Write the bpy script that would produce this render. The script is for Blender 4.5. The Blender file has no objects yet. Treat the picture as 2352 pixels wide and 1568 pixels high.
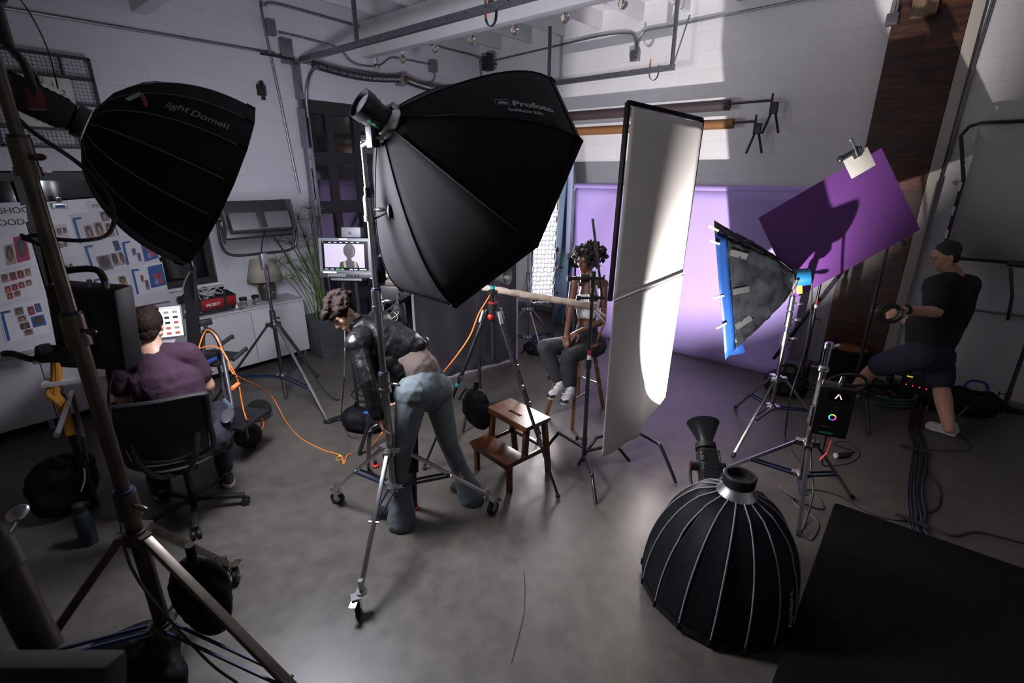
import bpy, bmesh, math, random
from math import sin, cos, pi, radians
from mathutils import Vector, Matrix, Quaternion
random.seed(7)
V = Vector
SC = bpy.context.scene
COL = SC.collection
# ------------------------------------------------------------------ camera
FPX = 1135.0
TH, AZ, CH = radians(18.8), radians(40), 2.25
FWD = V((-sin(AZ)*cos(TH), cos(AZ)*cos(TH), -sin(TH)))
RGT = V((cos(AZ), sin(AZ), 0)); UPV = RGT.cross(FWD)
cam_d = bpy.data.cameras.new('camera'); cam = bpy.data.objects.new('camera', cam_d); COL.objects.link(cam)
cam_d.sensor_width = 36; cam_d.lens = 36*FPX/2352; cam_d.clip_start = .05; cam_d.clip_end = 60
cam_d.dof.use_dof = True; cam_d.dof.focus_distance = 3.8; cam_d.dof.aperture_fstop = 3.2
cam.matrix_world = Matrix.Translation((0, 0, CH)) @ Matrix((RGT, UPV, -FWD)).transposed().to_4x4()
SC.camera = cam
# ------------------------------------------------------------------ world, exposure
SC.view_settings.view_transform = 'Standard'; SC.view_settings.look = 'None'
SC.view_settings.exposure = 0.0; SC.view_settings.gamma = 1; SC.view_settings.use_curve_mapping = False
w = bpy.data.worlds.new('world'); SC.world = w; w.use_nodes = True
w.node_tree.nodes['Background'].inputs[0].default_value = (.78, .68, .60, 1)
w.node_tree.nodes['Background'].inputs[1].default_value = .062
def area(name, loc, direction, sx, sy, power, col=(1, 1, 1), spread=180, shape='RECTANGLE'):
    l = bpy.data.lights.new(name, 'AREA'); l.shape = shape; l.size = sx; l.size_y = sy
    l.energy = power; l.color = col; l.spread = radians(spread)
    o = bpy.data.objects.new(name, l); COL.objects.link(o)
    o.location = loc; o.rotation_euler = V(direction).to_track_quat('-Z', 'Y').to_euler(); return o
OC_AP, OC_C, OC_N = V((-2.208, 1.66, 2.481)), V((-2.1256, 2.1828, 2.1484)), V((.13186, .83594, -.53275))
LD_AP, LD_C, LD_N = V((-3.0187, .627, 2.452)), V((-2.9186, 1.0718, 2.1916)), V((.1906, .8472, -.4959))
BL_N = V((-.93, -.32, -.20)).normalized(); BL_AP = V((-.82, 4.63, 1.42)); BL_C = BL_AP + BL_N*.46
ST_N = V((.72, -.62, -.12)).normalized(); ST_C = DP(1264, 545, 5.05) if 0 else V((-3.175, 4.335, 1.52))
dl = bpy.data.lights.new('dome_lamp', 'POINT'); dl.energy = 200; dl.color = (.87, .88, 1); dl.shadow_soft_size = .26
dlo = bpy.data.objects.new('dome_lamp', dl); COL.objects.link(dlo); dlo.location = LD_C + LD_N*.03
area('dome_front', LD_C + LD_N*.02, LD_N, .74, .74, 42, (.87, .88, 1), 180, 'DISK')
area('octa_lamp', OC_C - OC_N*.06, OC_N, 1.15, 1.15, 4, (1, .97, .95), 180, 'DISK')
area('strip_lamp', ST_C + ST_N*.015, ST_N, .26, 1.2, 26, (1, .93, .95), 110)
pl = bpy.data.lights.new('gel_lamp', 'POINT'); pl.energy = 2; pl.color = (.86, .87, 1); pl.shadow_soft_size = .05
plo = bpy.data.objects.new('gel_lamp', pl); COL.objects.link(plo); plo.location = BL_AP + BL_N*.10
# ------------------------------------------------------------------ pixel helpers: a sight line of the camera meets a real plane
def ray(x, y): return FWD*FPX + RGT*(x-1176) - UPV*(y-784)
CAM = V((0, 0, CH))
def FL(x, y, z=0):
    d = ray(x, y); return CAM + d*((z-CH)/d.z)
def DP(x, y, d): return CAM + ray(x, y)*(d/FPX)
def WL(x, y, X=-6.3):
    d = ray(x, y); return CAM + d*(X/d.x)
def BK(x, y, Y=6.7):
    d = ray(x, y); return CAM + d*(Y/d.y)
# ------------------------------------------------------------------ materials
MATS = {}
def mat(name, col, rough=.6, metal=0., bump=0., bscale=60., var=0., vscale=8., emit=None, estr=0., alpha=1., trans=0., spec=.5, sheen=0., sub=0.):
    if name in MATS: return MATS[name]
    m = bpy.data.materials.new(name); m.use_nodes = True; nt = m.node_tree; b = nt.nodes['Principled BSDF']
    b.inputs['Base Color'].default_value = (*col, 1); b.inputs['Roughness'].default_value = rough
    b.inputs['Metallic'].default_value = metal; b.inputs['Specular IOR Level'].default_value = spec
    b.inputs['Alpha'].default_value = alpha; b.inputs['Transmission Weight'].default_value = trans
    if sheen: b.inputs['Sheen Weight'].default_value = sheen
    if sub: b.inputs['Subsurface Weight'].default_value = sub; b.inputs['Subsurface Radius'].default_value = (.02, .008, .005)
    if emit: b.inputs['Emission Color'].default_value = (*emit, 1); b.inputs['Emission Strength'].default_value = estr
    if bump or var:
        tc = nt.nodes.new('ShaderNodeTexCoord')
    if var:
        n = nt.nodes.new('ShaderNodeTexNoise'); n.inputs['Scale'].default_value = vscale; n.inputs['Detail'].default_value = 5
        nt.links.new(tc.outputs['Object'], n.inputs['Vector'])
        r = nt.nodes.new('ShaderNodeValToRGB'); nt.links.new(n.outputs['Fac'], r.inputs[0])
        r.color_ramp.elements[0].position = .3; r.color_ramp.elements[1].position = .7
        r.color_ramp.elements[0].color = (*[max(0, c*(1-var)) for c in col], 1)
        r.color_ramp.elements[1].color = (*[min(1, c*(1+var)) for c in col], 1)
        nt.links.new(r.outputs[0], b.inputs['Base Color'])
    if bump:
        n = nt.nodes.new('ShaderNodeTexNoise'); n.inputs['Scale'].default_value = bscale; n.inputs['Detail'].default_value = 4
        nt.links.new(tc.outputs['Object'], n.inputs['Vector'])
        bp = nt.nodes.new('ShaderNodeBump'); bp.inputs['Strength'].default_value = bump; bp.inputs['Distance'].default_value = .01
        nt.links.new(n.outputs['Fac'], bp.inputs['Height']); nt.links.new(bp.outputs[0], b.inputs['Normal'])
    MATS[name] = m; return m
def block_mat(name, axis, col=(.70, .70, .70)):
    m = mat(name, col, .55); nt = m.node_tree; b = nt.nodes['Principled BSDF']
    tc = nt.nodes.new('ShaderNodeTexCoord'); sp = nt.nodes.new('ShaderNodeSeparateXYZ'); cb = nt.nodes.new('ShaderNodeCombineXYZ')
    nt.links.new(tc.outputs['Object'], sp.inputs[0]); nt.links.new(sp.outputs[axis], cb.inputs[0]); nt.links.new(sp.outputs[2], cb.inputs[1])
    br = nt.nodes.new('ShaderNodeTexBrick'); br.inputs['Scale'].default_value = 1; br.inputs['Brick Width'].default_value = .406
    br.inputs['Row Height'].default_value = .203; br.inputs['Mortar Size'].default_value = .005; br.inputs['Mortar Smooth'].default_value = .6
    c = col; br.inputs['Color1'].default_value = (*c, 1); br.inputs['Color2'].default_value = (*[k*.96 for k in c], 1)
    br.inputs['Mortar'].default_value = (*[k*.91 for k in c], 1)
    nt.links.new(cb.outputs[0], br.inputs['Vector']); nt.links.new(br.outputs['Color'], b.inputs['Base Color'])
    n = nt.nodes.new('ShaderNodeTexNoise'); n.inputs['Scale'].default_value = 35; nt.links.new(tc.outputs['Object'], n.inputs['Vector'])
    ma = nt.nodes.new('ShaderNodeMath'); ma.operation = 'MULTIPLY_ADD'; ma.inputs[1].default_value = -1.0
    nt.links.new(br.outputs['Fac'], ma.inputs[0]); 
    m2 = nt.nodes.new('ShaderNodeMath'); m2.operation = 'MULTIPLY'; m2.inputs[1].default_value = .5; nt.links.new(n.outputs['Fac'], m2.inputs[0]); nt.links.new(m2.outputs[0], ma.inputs[2])
    bp = nt.nodes.new('ShaderNodeBump'); bp.inputs['Strength'].default_value = .32; bp.inputs['Distance'].default_value = .005
    nt.links.new(ma.outputs[0], bp.inputs['Height']); nt.links.new(bp.outputs[0], b.inputs['Normal']); return m
def floor_mat():
    m = mat('concrete_floor', (.2, .19, .175), .42); nt = m.node_tree; b = nt.nodes['Principled BSDF']; L = nt.links.new
    tc = nt.nodes.new('ShaderNodeTexCoord')
    def noise(s, d=6, r=.6):
        n = nt.nodes.new('ShaderNodeTexNoise'); n.inputs['Scale'].default_value = s; n.inputs['Detail'].default_value = d; n.inputs['Roughness'].default_value = r
        L(tc.outputs['Object'], n.inputs['Vector']); return n
    a, c, e = noise(1.1), noise(9, 8, .7), noise(150, 2)
    r1 = nt.nodes.new('ShaderNodeValToRGB'); L(a.outputs['Fac'], r1.inputs[0]); r1.color_ramp.elements[0].position = .3; r1.color_ramp.elements[1].position = .72
    r1.color_ramp.elements[0].color = (.070, .062, .052, 1); r1.color_ramp.elements[1].color = (.125, .112, .096, 1)
    r2 = nt.nodes.new('ShaderNodeValToRGB'); L(c.outputs['Fac'], r2.inputs[0]); r2.color_ramp.elements[0].position = .35; r2.color_ramp.elements[1].position = .62
    r2.color_ramp.elements[0].color = (.58, .58, .58, 1); r2.color_ramp.elements[1].color = (1, 1, 1, 1)
    mx = nt.nodes.new('ShaderNodeMix'); mx.data_type = 'RGBA'; mx.blend_type = 'MULTIPLY'; mx.inputs[0].default_value = .7
    L(r1.outputs[0], mx.inputs[6]); L(r2.outputs[0], mx.inputs[7]); L(mx.outputs[2], b.inputs['Base Color'])
    mr = nt.nodes.new('ShaderNodeMapRange'); mr.inputs[3].default_value = .28; mr.inputs[4].default_value = .50; L(c.outputs['Fac'], mr.inputs[0]); L(mr.outputs[0], b.inputs['Roughness'])
    bp = nt.nodes.new('ShaderNodeBump'); bp.inputs['Strength'].default_value = .12; bp.inputs['Distance'].default_value = .003
    L(e.outputs['Fac'], bp.inputs['Height']); L(bp.outputs[0], b.inputs['Normal']); return m
def wood_mat(name, c0, c1, axis_scale, rough=.4, plank=None):
    m = mat(name, c0, rough); nt = m.node_tree; b = nt.nodes['Principled BSDF']; L = nt.links.new
    tc = nt.nodes.new('ShaderNodeTexCoord'); mp = nt.nodes.new('ShaderNodeMapping'); mp.inputs['Scale'].default_value = axis_scale
    L(tc.outputs['Object'], mp.inputs[0]); n = nt.nodes.new('ShaderNodeTexNoise'); n.inputs['Scale'].default_value = 3; n.inputs['Detail'].default_value = 8; n.inputs['Distortion'].default_value = .5
    L(mp.outputs[0], n.inputs['Vector']); r = nt.nodes.new('ShaderNodeValToRGB'); L(n.outputs['Fac'], r.inputs[0])
    r.color_ramp.elements[0].position = .33; r.color_ramp.elements[1].position = .68
    r.color_ramp.elements[0].color = (*c0, 1); r.color_ramp.elements[1].color = (*c1, 1)
    out = r.outputs[0]
    if plank:
        sp = nt.nodes.new('ShaderNodeSeparateXYZ'); L(tc.outputs['Object'], sp.inputs[0]); cb = nt.nodes.new('ShaderNodeCombineXYZ')
        L(sp.outputs[0], cb.inputs[0]); L(sp.outputs[2], cb.inputs[1])
        br = nt.nodes.new('ShaderNodeTexBrick'); br.inputs['Scale'].default_value = 1; br.inputs['Brick Width'].default_value = .9; br.inputs['Row Height'].default_value = plank
        br.inputs['Mortar Size'].default_value = .003; br.inputs['Color1'].default_value = (.55, .5, .5, 1); br.inputs['Color2'].default_value = (1.25, 1.1, 1, 1); br.inputs['Mortar'].default_value = (.12, .1, .1, 1)
        L(cb.outputs[0], br.inputs['Vector']); mx = nt.nodes.new('ShaderNodeMix'); mx.data_type = 'RGBA'; mx.blend_type = 'MULTIPLY'; mx.inputs[0].default_value = 1
        L(out, mx.inputs[6]); L(br.outputs['Color'], mx.inputs[7]); out = mx.outputs[2]
    L(out, b.inputs['Base Color']); return m
BLK = mat('black_paint', (.012, .012, .013), .35)
BLKF = mat('black_fabric', (.006, .006, .007), .8, bump=.15, bscale=300, spec=.25)
BLKP = mat('black_plastic', (.010, .010, .011), .45)
BLKN = mat('black_nylon', (.005, .0055, .0075), .6, bump=.25, bscale=25, spec=.15)
RUB = mat('rubber', (.012, .012, .012), .7)
CHR = mat('chrome', (.55, .55, .55), .24, 1)
STL = mat('steel', (.42, .42, .42), .28, 1, var=.1, vscale=20)
ALU = mat('aluminium', (.55, .55, .56), .38, 1)
GALV = mat('galvanised', (.30, .31, .33), .42, 1, var=.2, vscale=40)
BLUE = mat('blue_brace', (.008, .02, .055), .4)
WHT = mat('white_paint', (.68, .68, .68), .5)
ORG = mat('orange_cable', (.75, .20, .03), .5)
RED = mat('red_plastic', (.35, .012, .012), .5)
TEAL = mat('teal_tape', (.02, .42, .40), .5)
GRYT = mat('grey_piping', (.13, .135, .15), .6)
PAP = mat('white_paper', (.70, .70, .73), .7)
GLASS = mat('clear_glass', (.9, .9, .9), .03, trans=1.)
NIGHT = mat('dark_window_glass', (.006, .007, .009), .06, spec=.8)
FRAME = mat('dark_frame', (.018, .017, .017), .5)
LETT = mat('grey_lettering', (.34, .33, .33), .6)
WLET = mat('white_lettering', (.75, .75, .75), .6)
# ------------------------------------------------------------------ mesh builder
class MB:
    def __init__(s): s.v = []; s.f = []; s.m = []; s.mats = []; s.sm = []
    def _mi(s, m):
        if m not in s.mats: s.mats.append(m)
        return s.mats.index(m)
    def add(s, vs, fs, m, smooth=True):
        o = len(s.v); s.v += [V(q) for q in vs]; i = s._mi(m)
        for f in fs: s.f.append([o+k for k in f]); s.m.append(i); s.sm.append(smooth)
        return s
    def box(s, c, size, m, rot=None, bev=0.):
        c = V(c); hx, hy, hz = [k/2 for k in size]
        if bev <= 0:
            vs = [V((x, y, z)) for x in (-hx, hx) for y in (-hy, hy) for z in (-hz, hz)]
            fs = [(0, 1, 3, 2), (4, 6, 7, 5), (0, 4, 5, 1), (2, 3, 7, 6), (0, 2, 6, 4), (1, 5, 7, 3)]
        else:
            b = bmesh.new(); bmesh.ops.create_cube(b, size=1)
            for q in b.verts: q.co = V((q.co.x*size[0], q.co.y*size[1], q.co.z*size[2]))
            bmesh.ops.bevel(b, geom=b.edges[:]+b.verts[:], offset=min(bev, min(size)*.45), segments=2, profile=.6, affect='EDGES')
            b.verts.index_update(); vs = [q.co.copy() for q in b.verts]; fs = [[q.index for q in f.verts] for f in b.faces]; b.free()
        if rot is not None: vs = [rot @ q for q in vs]
        return s.add([c+q for q in vs], fs, m, False)
    def bar(s, p0, p1, wd, ht, m, up=(0, 0, 1), bev=0.):
        p0, p1 = V(p0), V(p1); R = frame(p1-p0, up)
        return s.box((p0+p1)/2, (wd, ht, (p1-p0).length), m, R, bev)
    def cyl(s, p0, p1, r0, m, r1=None, n=16, cap=True):
        r1 = r0 if r1 is None else r1
        return s.lathe([(r0, 0), (r1, (V(p1)-V(p0)).length)], p0, V(p1)-V(p0), m, n, cap)
    def lathe(s, prof, o, ax, m, n=20, cap=True, a0=0., a1=2*pi, up=(0, 0, 1)):
        R = frame(ax, up); o = V(o); full = abs(a1-a0-2*pi) < 1e-6; k = n if full else n+1
        vs = []
        for r, h in prof:
            for i in range(k):
                a = a0+(a1-a0)*i/n; vs.append(o+R @ V((r*cos(a), r*sin(a), h)))
        fs = []
        for j in range(len(prof)-1):
            for i in range(k if full else k-1):
                fs.append((j*k+i, j*k+(i+1) % k, (j+1)*k+(i+1) % k, (j+1)*k+i))
        if cap and full:
            if prof[0][0] > 1e-5: fs.append(tuple(reversed(range(k))))
            if prof[-1][0] > 1e-5: fs.append(tuple((len(prof)-1)*k+i for i in range(k)))
        return s.add(vs, fs, m, True)
    def tube(s, pts, r, m, n=8, closed=False, smooth=0, rs=None, cap=True):
        pts = [V(p) for p in pts]
        if smooth: pts = spline(pts, smooth, closed); rs = None if rs is None else [rs[min(len(rs)-1, int(i/smooth))] for i in range(len(pts))]
        N = len(pts); vs = []; fs = []; pu = None
        for i, p in enumerate(pts):
            t = (pts[(i+1) % N]-pts[i-1]) if closed else (pts[min(i+1, N-1)]-pts[max(i-1, 0)])
            if t.length < 1e-9: t = V((0, 0, 1))
            t.normalize()
            if pu is None: pu = t.orthogonal().normalized()
            pu = pu - t*pu.dot(t)
            if pu.length < 1e-6: pu = t.orthogonal()
            pu.normalize(); w_ = t.cross(pu); rr = rs[i] if rs else r
            vs += [p+pu*rr*cos(2*pi*k/n)+w_*rr*sin(2*pi*k/n) for k in range(n)]
        for i in range(N if closed else N-1):
            j = (i+1) % N
            for k in range(n): fs.append((i*n+k, i*n+(k+1) % n, j*n+(k+1) % n, j*n+k))
        if not closed and cap: fs += [tuple(reversed(range(n))), tuple((N-1)*n+k for k in range(n))]
        return s.add(vs, fs, m, True)
    def ell(s, c, rad, m, rot=None, nu=16, nv=10):
        vs = []; fs = []
        for j in range(nv+1):
            for i in range(nu):
                q = V((rad[0]*sin(pi*j/nv)*cos(2*pi*i/nu), rad[1]*sin(pi*j/nv)*sin(2*pi*i/nu), rad[2]*cos(pi*j/nv)))
                vs.append(V(c)+(rot @ q if rot else q))
        for j in range(nv):
            for i in range(nu): fs.append((j*nu+i, (j+1)*nu+i, (j+1)*nu+(i+1) % nu, j*nu+(i+1) % nu))
        return s.add(vs, fs, m, True)
    def grid(s, fn, nu, nv, m, smooth=True):
        vs = [V(fn(i/nu, j/nv)) for j in range(nv+1) for i in range(nu+1)]
        fs = [(j*(nu+1)+i, j*(nu+1)+i+1, (j+1)*(nu+1)+i+1, (j+1)*(nu+1)+i) for j in range(nv) for i in range(nu)]
        return s.add(vs, fs, m, smooth)
    def prism(s, poly, n, th, m):
        n = V(n).normalized()*th; k = len(poly); a = [V(p) for p in poly]; b = [p+n for p in a]
        return s.add(a+b, [tuple(range(k)), tuple(k+i for i in reversed(range(k)))]+[(i, k+i, k+(i+1) % k, (i+1) % k) for i in range(k)], m, False)
    def build(s, name, parent=None, solid=0., bevel=0., kind=None, offset=0.):
        me = bpy.data.meshes.new(name); o = bpy.data.objects.new(name, me)
        base = parent.matrix_world.translation if parent else (sum(s.v, V())/len(s.v) if s.v else V())
        if parent is None: base = V((base.x, base.y, min(q.z for q in s.v)))
        me.from_pydata([q-base for q in s.v], [], s.f)
        for m in s.mats: me.materials.append(m)
        me.polygons.foreach_set('material_index', s.m); me.polygons.foreach_set('use_smooth', s.sm)
        b = bmesh.new(); b.from_mesh(me); bmesh.ops.remove_doubles(b, verts=b.verts, dist=1e-6); bmesh.ops.recalc_face_normals(b, faces=b.faces); b.to_mesh(me); b.free(); me.set_sharp_from_angle(angle=radians(38))
        COL.objects.link(o); o.location = base; o.matrix_world = Matrix.Translation(base)
        if parent:
            o.parent = parent; o.location = (0, 0, 0)
            o.matrix_world = Matrix.Translation(base)
        if solid:
            md = o.modifiers.new('solid', 'SOLIDIFY'); md.thickness = solid; md.offset = offset
        if bevel:
            md = o.modifiers.new('bevel', 'BEVEL'); md.width = bevel; md.segments = 2; md.limit_method = 'ANGLE'
        if kind: o['kind'] = kind
        return o
def frame(d, up=(0, 0, 1)):
    z = V(d).normalized(); u = V(up)
    if abs(z.dot(u.normalized())) > .999: u = V((1, 0, 0))
    x = u.cross(z).normalized(); y = z.cross(x); return Matrix((x, y, z)).transposed()
def spline(pts, k, closed=False):
    out = []; N = len(pts)
    for i in range(N if closed else N-1):
        g = (lambda j: pts[j % N]) if closed else (lambda j: pts[min(max(j, 0), N-1)])
        a, b, c, d = g(i-1), g(i), g(i+1), g(i+2)
        for t in range(k):
            u = t/k; out.append(.5*((2*b)+(c-a)*u+(2*a-5*b+4*c-d)*u*u+(3*b-a-3*c+d)*u**3))
    if not closed: out.append(pts[-1])
    return out
def thing(name, label, cat, loc, group=None):
    o = bpy.data.objects.new(name, None); o.empty_display_size = .05; COL.objects.link(o); o.location = V(loc)
    o.matrix_world = Matrix.Translation(V(loc)); return tag(o, label, cat, group)
def tag(o, label, cat, group=None, kind=None):
    o['label'] = label; o['category'] = cat
    if group: o['group'] = group
    if kind: o['kind'] = kind
    return o
def text(s, size, o, xdir, ydir, m, name, parent, bold=0., depth=.0006, align='LEFT', shear=0.):
    cu = bpy.data.curves.new(name, 'FONT'); cu.body = s; cu.size = size; cu.extrude = depth; cu.offset = bold; cu.align_x = align; cu.shear = shear
    t = bpy.data.objects.new(name+'_c', cu); COL.objects.link(t); bpy.context.view_layer.update()
    me = bpy.data.meshes.new_from_object(t.evaluated_get(bpy.context.evaluated_depsgraph_get())); bpy.data.objects.remove(t); bpy.data.curves.remove(cu)
    x = V(xdir).normalized(); y = V(ydir); y = (y-x*y.dot(x)).normalized(); z = x.cross(y)
    M = Matrix((x, y, z)).transposed().to_4x4(); M.translation = V(o)
    me.transform(Matrix.Translation(-parent.matrix_world.translation) @ M); me.materials.clear(); me.materials.append(m)
    ob = bpy.data.objects.new(name, me); COL.objects.link(ob); ob.parent = parent; return ob
def wrap_text(s, size, P, s0, k0, m, name, parent, bold=0., shear=0., h=.004, narrow=1.):
    """lettering printed on a curved softbox panel: x runs towards the rim, y across the panel"""
    o = text(s, size, (0, 0, 0), (1, 0, 0), (0, 1, 0), m, name, parent, bold, .0004, shear=shear); me = o.data; base = parent.matrix_world.translation
    ki = math.floor(k0); G = lambda s_, k: lerp(P(s_, ki), P(s_, ki+1), k-ki)
    for v in me.vertices:
        p = v.co+base; s_ = s0; rem = p.x*narrow; kc = k0
        for _ in range(12):
            L_ = (G(min(s_+.05, 1), kc)-G(min(s_+.05, 1)-.05, kc)).length/.05; s_ += rem/12/L_
        wd = (P(s_, ki)-P(s_, ki+1)).length; k = k0-p.y/wd; a = G(s_, k); n = (G(s_+.01, k)-a).cross(G(s_, k-.05)-a).normalized(); v.co = a+n*(h+p.z)-base
    return o
def cable(name, pts, r, m, label, cat='cable', group=None, k=6, n=6, parent=None):
    o = MB().tube(pts, r, m, n, smooth=k).build(name, parent)
    return o if parent else tag(o, label, cat, group)
def lerp(a, b, t): return V(a)*(1-t)+V(b)*t
# ================================================================== the room
WLM = block_mat('block_wall_left_paint', 1, (.66, .66, .70)); WBM = block_mat('block_wall_back_paint', 0, (.66, .655, .67))
MB().box((-2, 2.3, -.05), (11, 10, .1), floor_mat()).build('floor', kind='structure')
DY0, DY1, DZ = 3.42, 6.15, 3.12; WY0, WY1, WZ0, WZ1 = -.6, 2.16, 1.05, 2.27
w_ = MB()
for y0, y1, z0, z1 in ((-2.5, DY0, WZ1, 4.3), (-2.5, WY0, 0, WZ1), (WY0, WY1, 0, WZ0), (WY1, DY0, 0, WZ1), (DY0, DY1, DZ, 4.3), (DY1, 6.8, 0, 4.3)):
    w_.box((-6.4, (y0+y1)/2, (z0+z1)/2), (.2, y1-y0, z1-z0), WLM)
w_.build('wall_left', kind='structure')
MB().box((-1.45, 6.8, 2.15), (9.9, .2, 4.3), WBM).build('wall_back', kind='structure')
MB().box((3.3, 2.2, 2.15), (.2, 9.2, 4.3), WBM).build('wall_right', kind='structure')
CEIL = mat('ceiling_paint', (.62, .62, .64), .6, bump=.1, bscale=12, var=.04, vscale=5)
MB().box((-1.5, 2.2, 4.35), (9.8, 9.4, .1), CEIL).build('ceiling', kind='structure')
for i in range(15):
    x = -5.86+i*.604
    MB().box((x, 2.2, 4.2), (.055, 9.2, .2), CEIL, bev=.004).build('ceiling_joist', kind='structure')
for y in (4.45, 1.92):
    MB().box((-1.5, y, 3.90), (9.6, .13, .40), WHT, bev=.006).build('ceiling_beam', kind='structure')
WOODP = wood_mat('reclaimed_wood', (.022, .008, .004), (.10, .036, .015), (1.2, 6, 9), .45, plank=.16)
MB().box((-.45, 6.66, 2.15), (.57, .08, 4.3), WOODP).build('trim_1', kind='structure')
MB().box((-.50, 6.58, 3.95), (.20, .12, .62), wood_mat('pale_wood', (.10, .06, .035), (.20, .13, .08), (1, 6, 1)), bev=.01).build('trim_2', kind='structure')
MB().box((-.115, 6.66, 2.15), (.09, .08, 4.3), mat('cream_paint', (.42, .39, .34), .6)).build('trim_3', kind='structure')
# floor crack
MB().tube([FL(*q)+V((0, 0, .0005)) for q in ((1204, 1315), (1206, 1360), (1203, 1410), (1190, 1465), (1175, 1522))], .003, RUB, 4, smooth=5).build('trim_4', kind='structure')
MB().box((-1.5, 6.69, .04), (9.4, .02, .08), mat('grey_skirting', (.25, .25, .26), .6)).build('baseboard_back', kind='structure')
# window behind the mood boards
win = MB()
for y in (WY0+.03, WY1-.04, 1.36, .72, .08): win.box((-6.36, y, (WZ0+WZ1)/2), (.06, .07, WZ1-WZ0), FRAME)
for z in (WZ0+.03, WZ1-.05, 1.95): win.box((-6.36, (WY0+WY1)/2, z), (.062, WY1-WY0, .07), FRAME)
wo = win.build('window_1', kind='structure')
MB().box((-6.42, (WY0+WY1)/2, (WZ0+WZ1)/2), (.01, WY1-WY0, WZ1-WZ0), NIGHT).build('pane', wo)
MB().box((-6.30, (WY0+WY1)/2, WZ0-.015), (.10, WY1-WY0+.06, .03), WHT).build('sill', wo)
# sectional garage door with glazed panels
gd = MB(); X0 = -6.34
panes = []
ys = [3.49, 4.16, 4.83, 5.50, 6.10]; zs = [3.06, 2.44, 1.82, 1.20, .58, 0]
gd.box((X0, (DY0+DY1)/2, 3.09), (.05, DY1-DY0, .07), FRAME)
for y in (3.445, 3.83, 4.24, 4.65, 5.05, 5.45, 5.85, 6.12): gd.box((X0, y, 1.55), (.05, .10, 3.1), FRAME)
for z in zs[:-1]: gd.box((X0+.003, (DY0+DY1)/2, z-.01), (.05, DY1-DY0, .16), FRAME)
gd.box((X0, (DY0+DY1)/2, .06), (.05, DY1-DY0, .12), FRAME)
gdo = gd.build('door_1', kind='structure')
for y0, y1 in ((3.44, 3.83), (3.83, 4.24), (4.24, 4.65), (4.65, 5.05), (5.05, 5.45), (5.45, 5.85), (5.85, 6.12)):
    MB().box((-6.36, (y0+y1)/2, 1.55), (.008, y1-y0, 3.1), NIGHT).build('glass_pane', gdo)
for z in zs[1:-1]:
    h = MB(); h.ell((-6.30, 3.49, z+.05), (.006, .03, .07), ALU, nu=10, nv=6); h.ell((-6.30, 3.49, z-.07), (.006, .03, .07), ALU, nu=10, nv=6)
    h.cyl((-6.29, 3.44, z-.01), (-6.29, 3.60, z-.01), .008, STL, n=8); h.build('hinge', gdo)
# torsion springs and shaft over the door
sp = MB(); sp.cyl((-6.18, 3.40, 3.50), (-6.18, 6.1, 3.50), .014, GALV); sp.build('spring_shaft', gdo)
for y0, y1 in ((3.62, 4.90), (5.02, 6.0)):
    q = MB(); N = int((y1-y0)/.011)
    pts = [V((-6.18, y0+(y1-y0)*t, 3.50-.05*sin(pi*t))) for t in [i/40 for i in range(41)]]
    q.tube(pts, .045, mat('spring_steel', (.045, .05, .055), .4, .8, bump=.0), 14)
    for i in range(60):
        t = i/59; c = V((-6.18, y0+(y1-y0)*t, 3.50-.05*sin(pi*t)))
        q.tube([c+V((.047*cos(a), 0, .047*sin(a))) for a in [k*pi/6 for k in range(12)]], .004, GALV, 5, closed=True)
    q.build('torsion_spring', gdo)
q = MB(); q.box((-6.22, 4.96, 3.50), (.12, .10, .16), GALV, bev=.01); q.cyl((-6.18, 4.88, 3.5), (-6.18, 4.92, 3.5), .055, GALV); q.cyl((-6.18, 5.0, 3.5), (-6.18, 5.04, 3.5), .055, mat('copper_end', (.25, .12, .06), .4, .8)); q.build('spring_bracket', gdo)
q = MB(); q.box((-6.26, 3.34, 3.60), (.05, .14, .26), GALV, bev=.004); q.cyl((-6.2, 3.0, 3.52), (-6.2, 3.4, 3.52), .012, BLK); q.build('end_bracket', gdo)
# tracks: vertical with curve, then horizontal ones under the ceiling
def track(y, zt, x_end, hang):
    t = thing('door_track', 'galvanised steel garage door track running out under the ceiling '+('near the hanging bulbs' if y < 5 else 'beside the back wall'), 'rail', (-6.2, y, 0))
    q = MB()
    if y < 5:
        q.box((-6.27, y-.03, 1.6), (.03, .06, 3.2), GALV); q.box((-6.22, y+.02, 1.45), (.05, .02, 2.9), GALV); q.build('vertical_rail', t); q = MB()
        for a, b in ((3.1, 3.5), (2.55, 3.0)): q.box((-6.24, y-.05, (a+b)/2), (.05, .08, b-a), GALV, bev=.003)
        q.build('angle_iron', t); q = MB()
        q.tube([(-6.22, y+.02, 2.9), (-6.21, y+.02, 3.1), (-6.16, y+.02, 3.25), (-6.05, y+.02, 3.37), (-5.9, y+.02, 3.42)], .018, GALV, 8, smooth=6); q.build('curved_rail', t); q = MB()
    q.box(((-6.2+x_end)/2, y, zt+.03), (x_end+6.2, .03, .05), GALV); q.box(((-6.2+x_end)/2, y, zt), (x_end+6.2, .045, .012), GALV)
    for k in range(14): q.cyl((-6.0+k*(x_end+5.9)/14, y-.017, zt+.03), (-6.0+k*(x_end+5.9)/14, y-.02, zt+.03), .006, BLK, n=6)
    q.build('horizontal_rail', t)
    for xh in hang:
        q = MB(); q.box((xh, y, (zt+4.1)/2+.02), (.035, .005, 4.1-zt), GALV); q.box((xh-.017, y-.015, (zt+4.1)/2+.02), (.004, .035, 4.1-zt), GALV)
        for k in range(16): q.cyl((xh+.003, y-.004, zt+.06+k*.034), (xh+.003, y-.0045, zt+.06+k*.034), .006, BLK, n=6)
        q.build('perforated_hanger', t)
    return t
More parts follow.
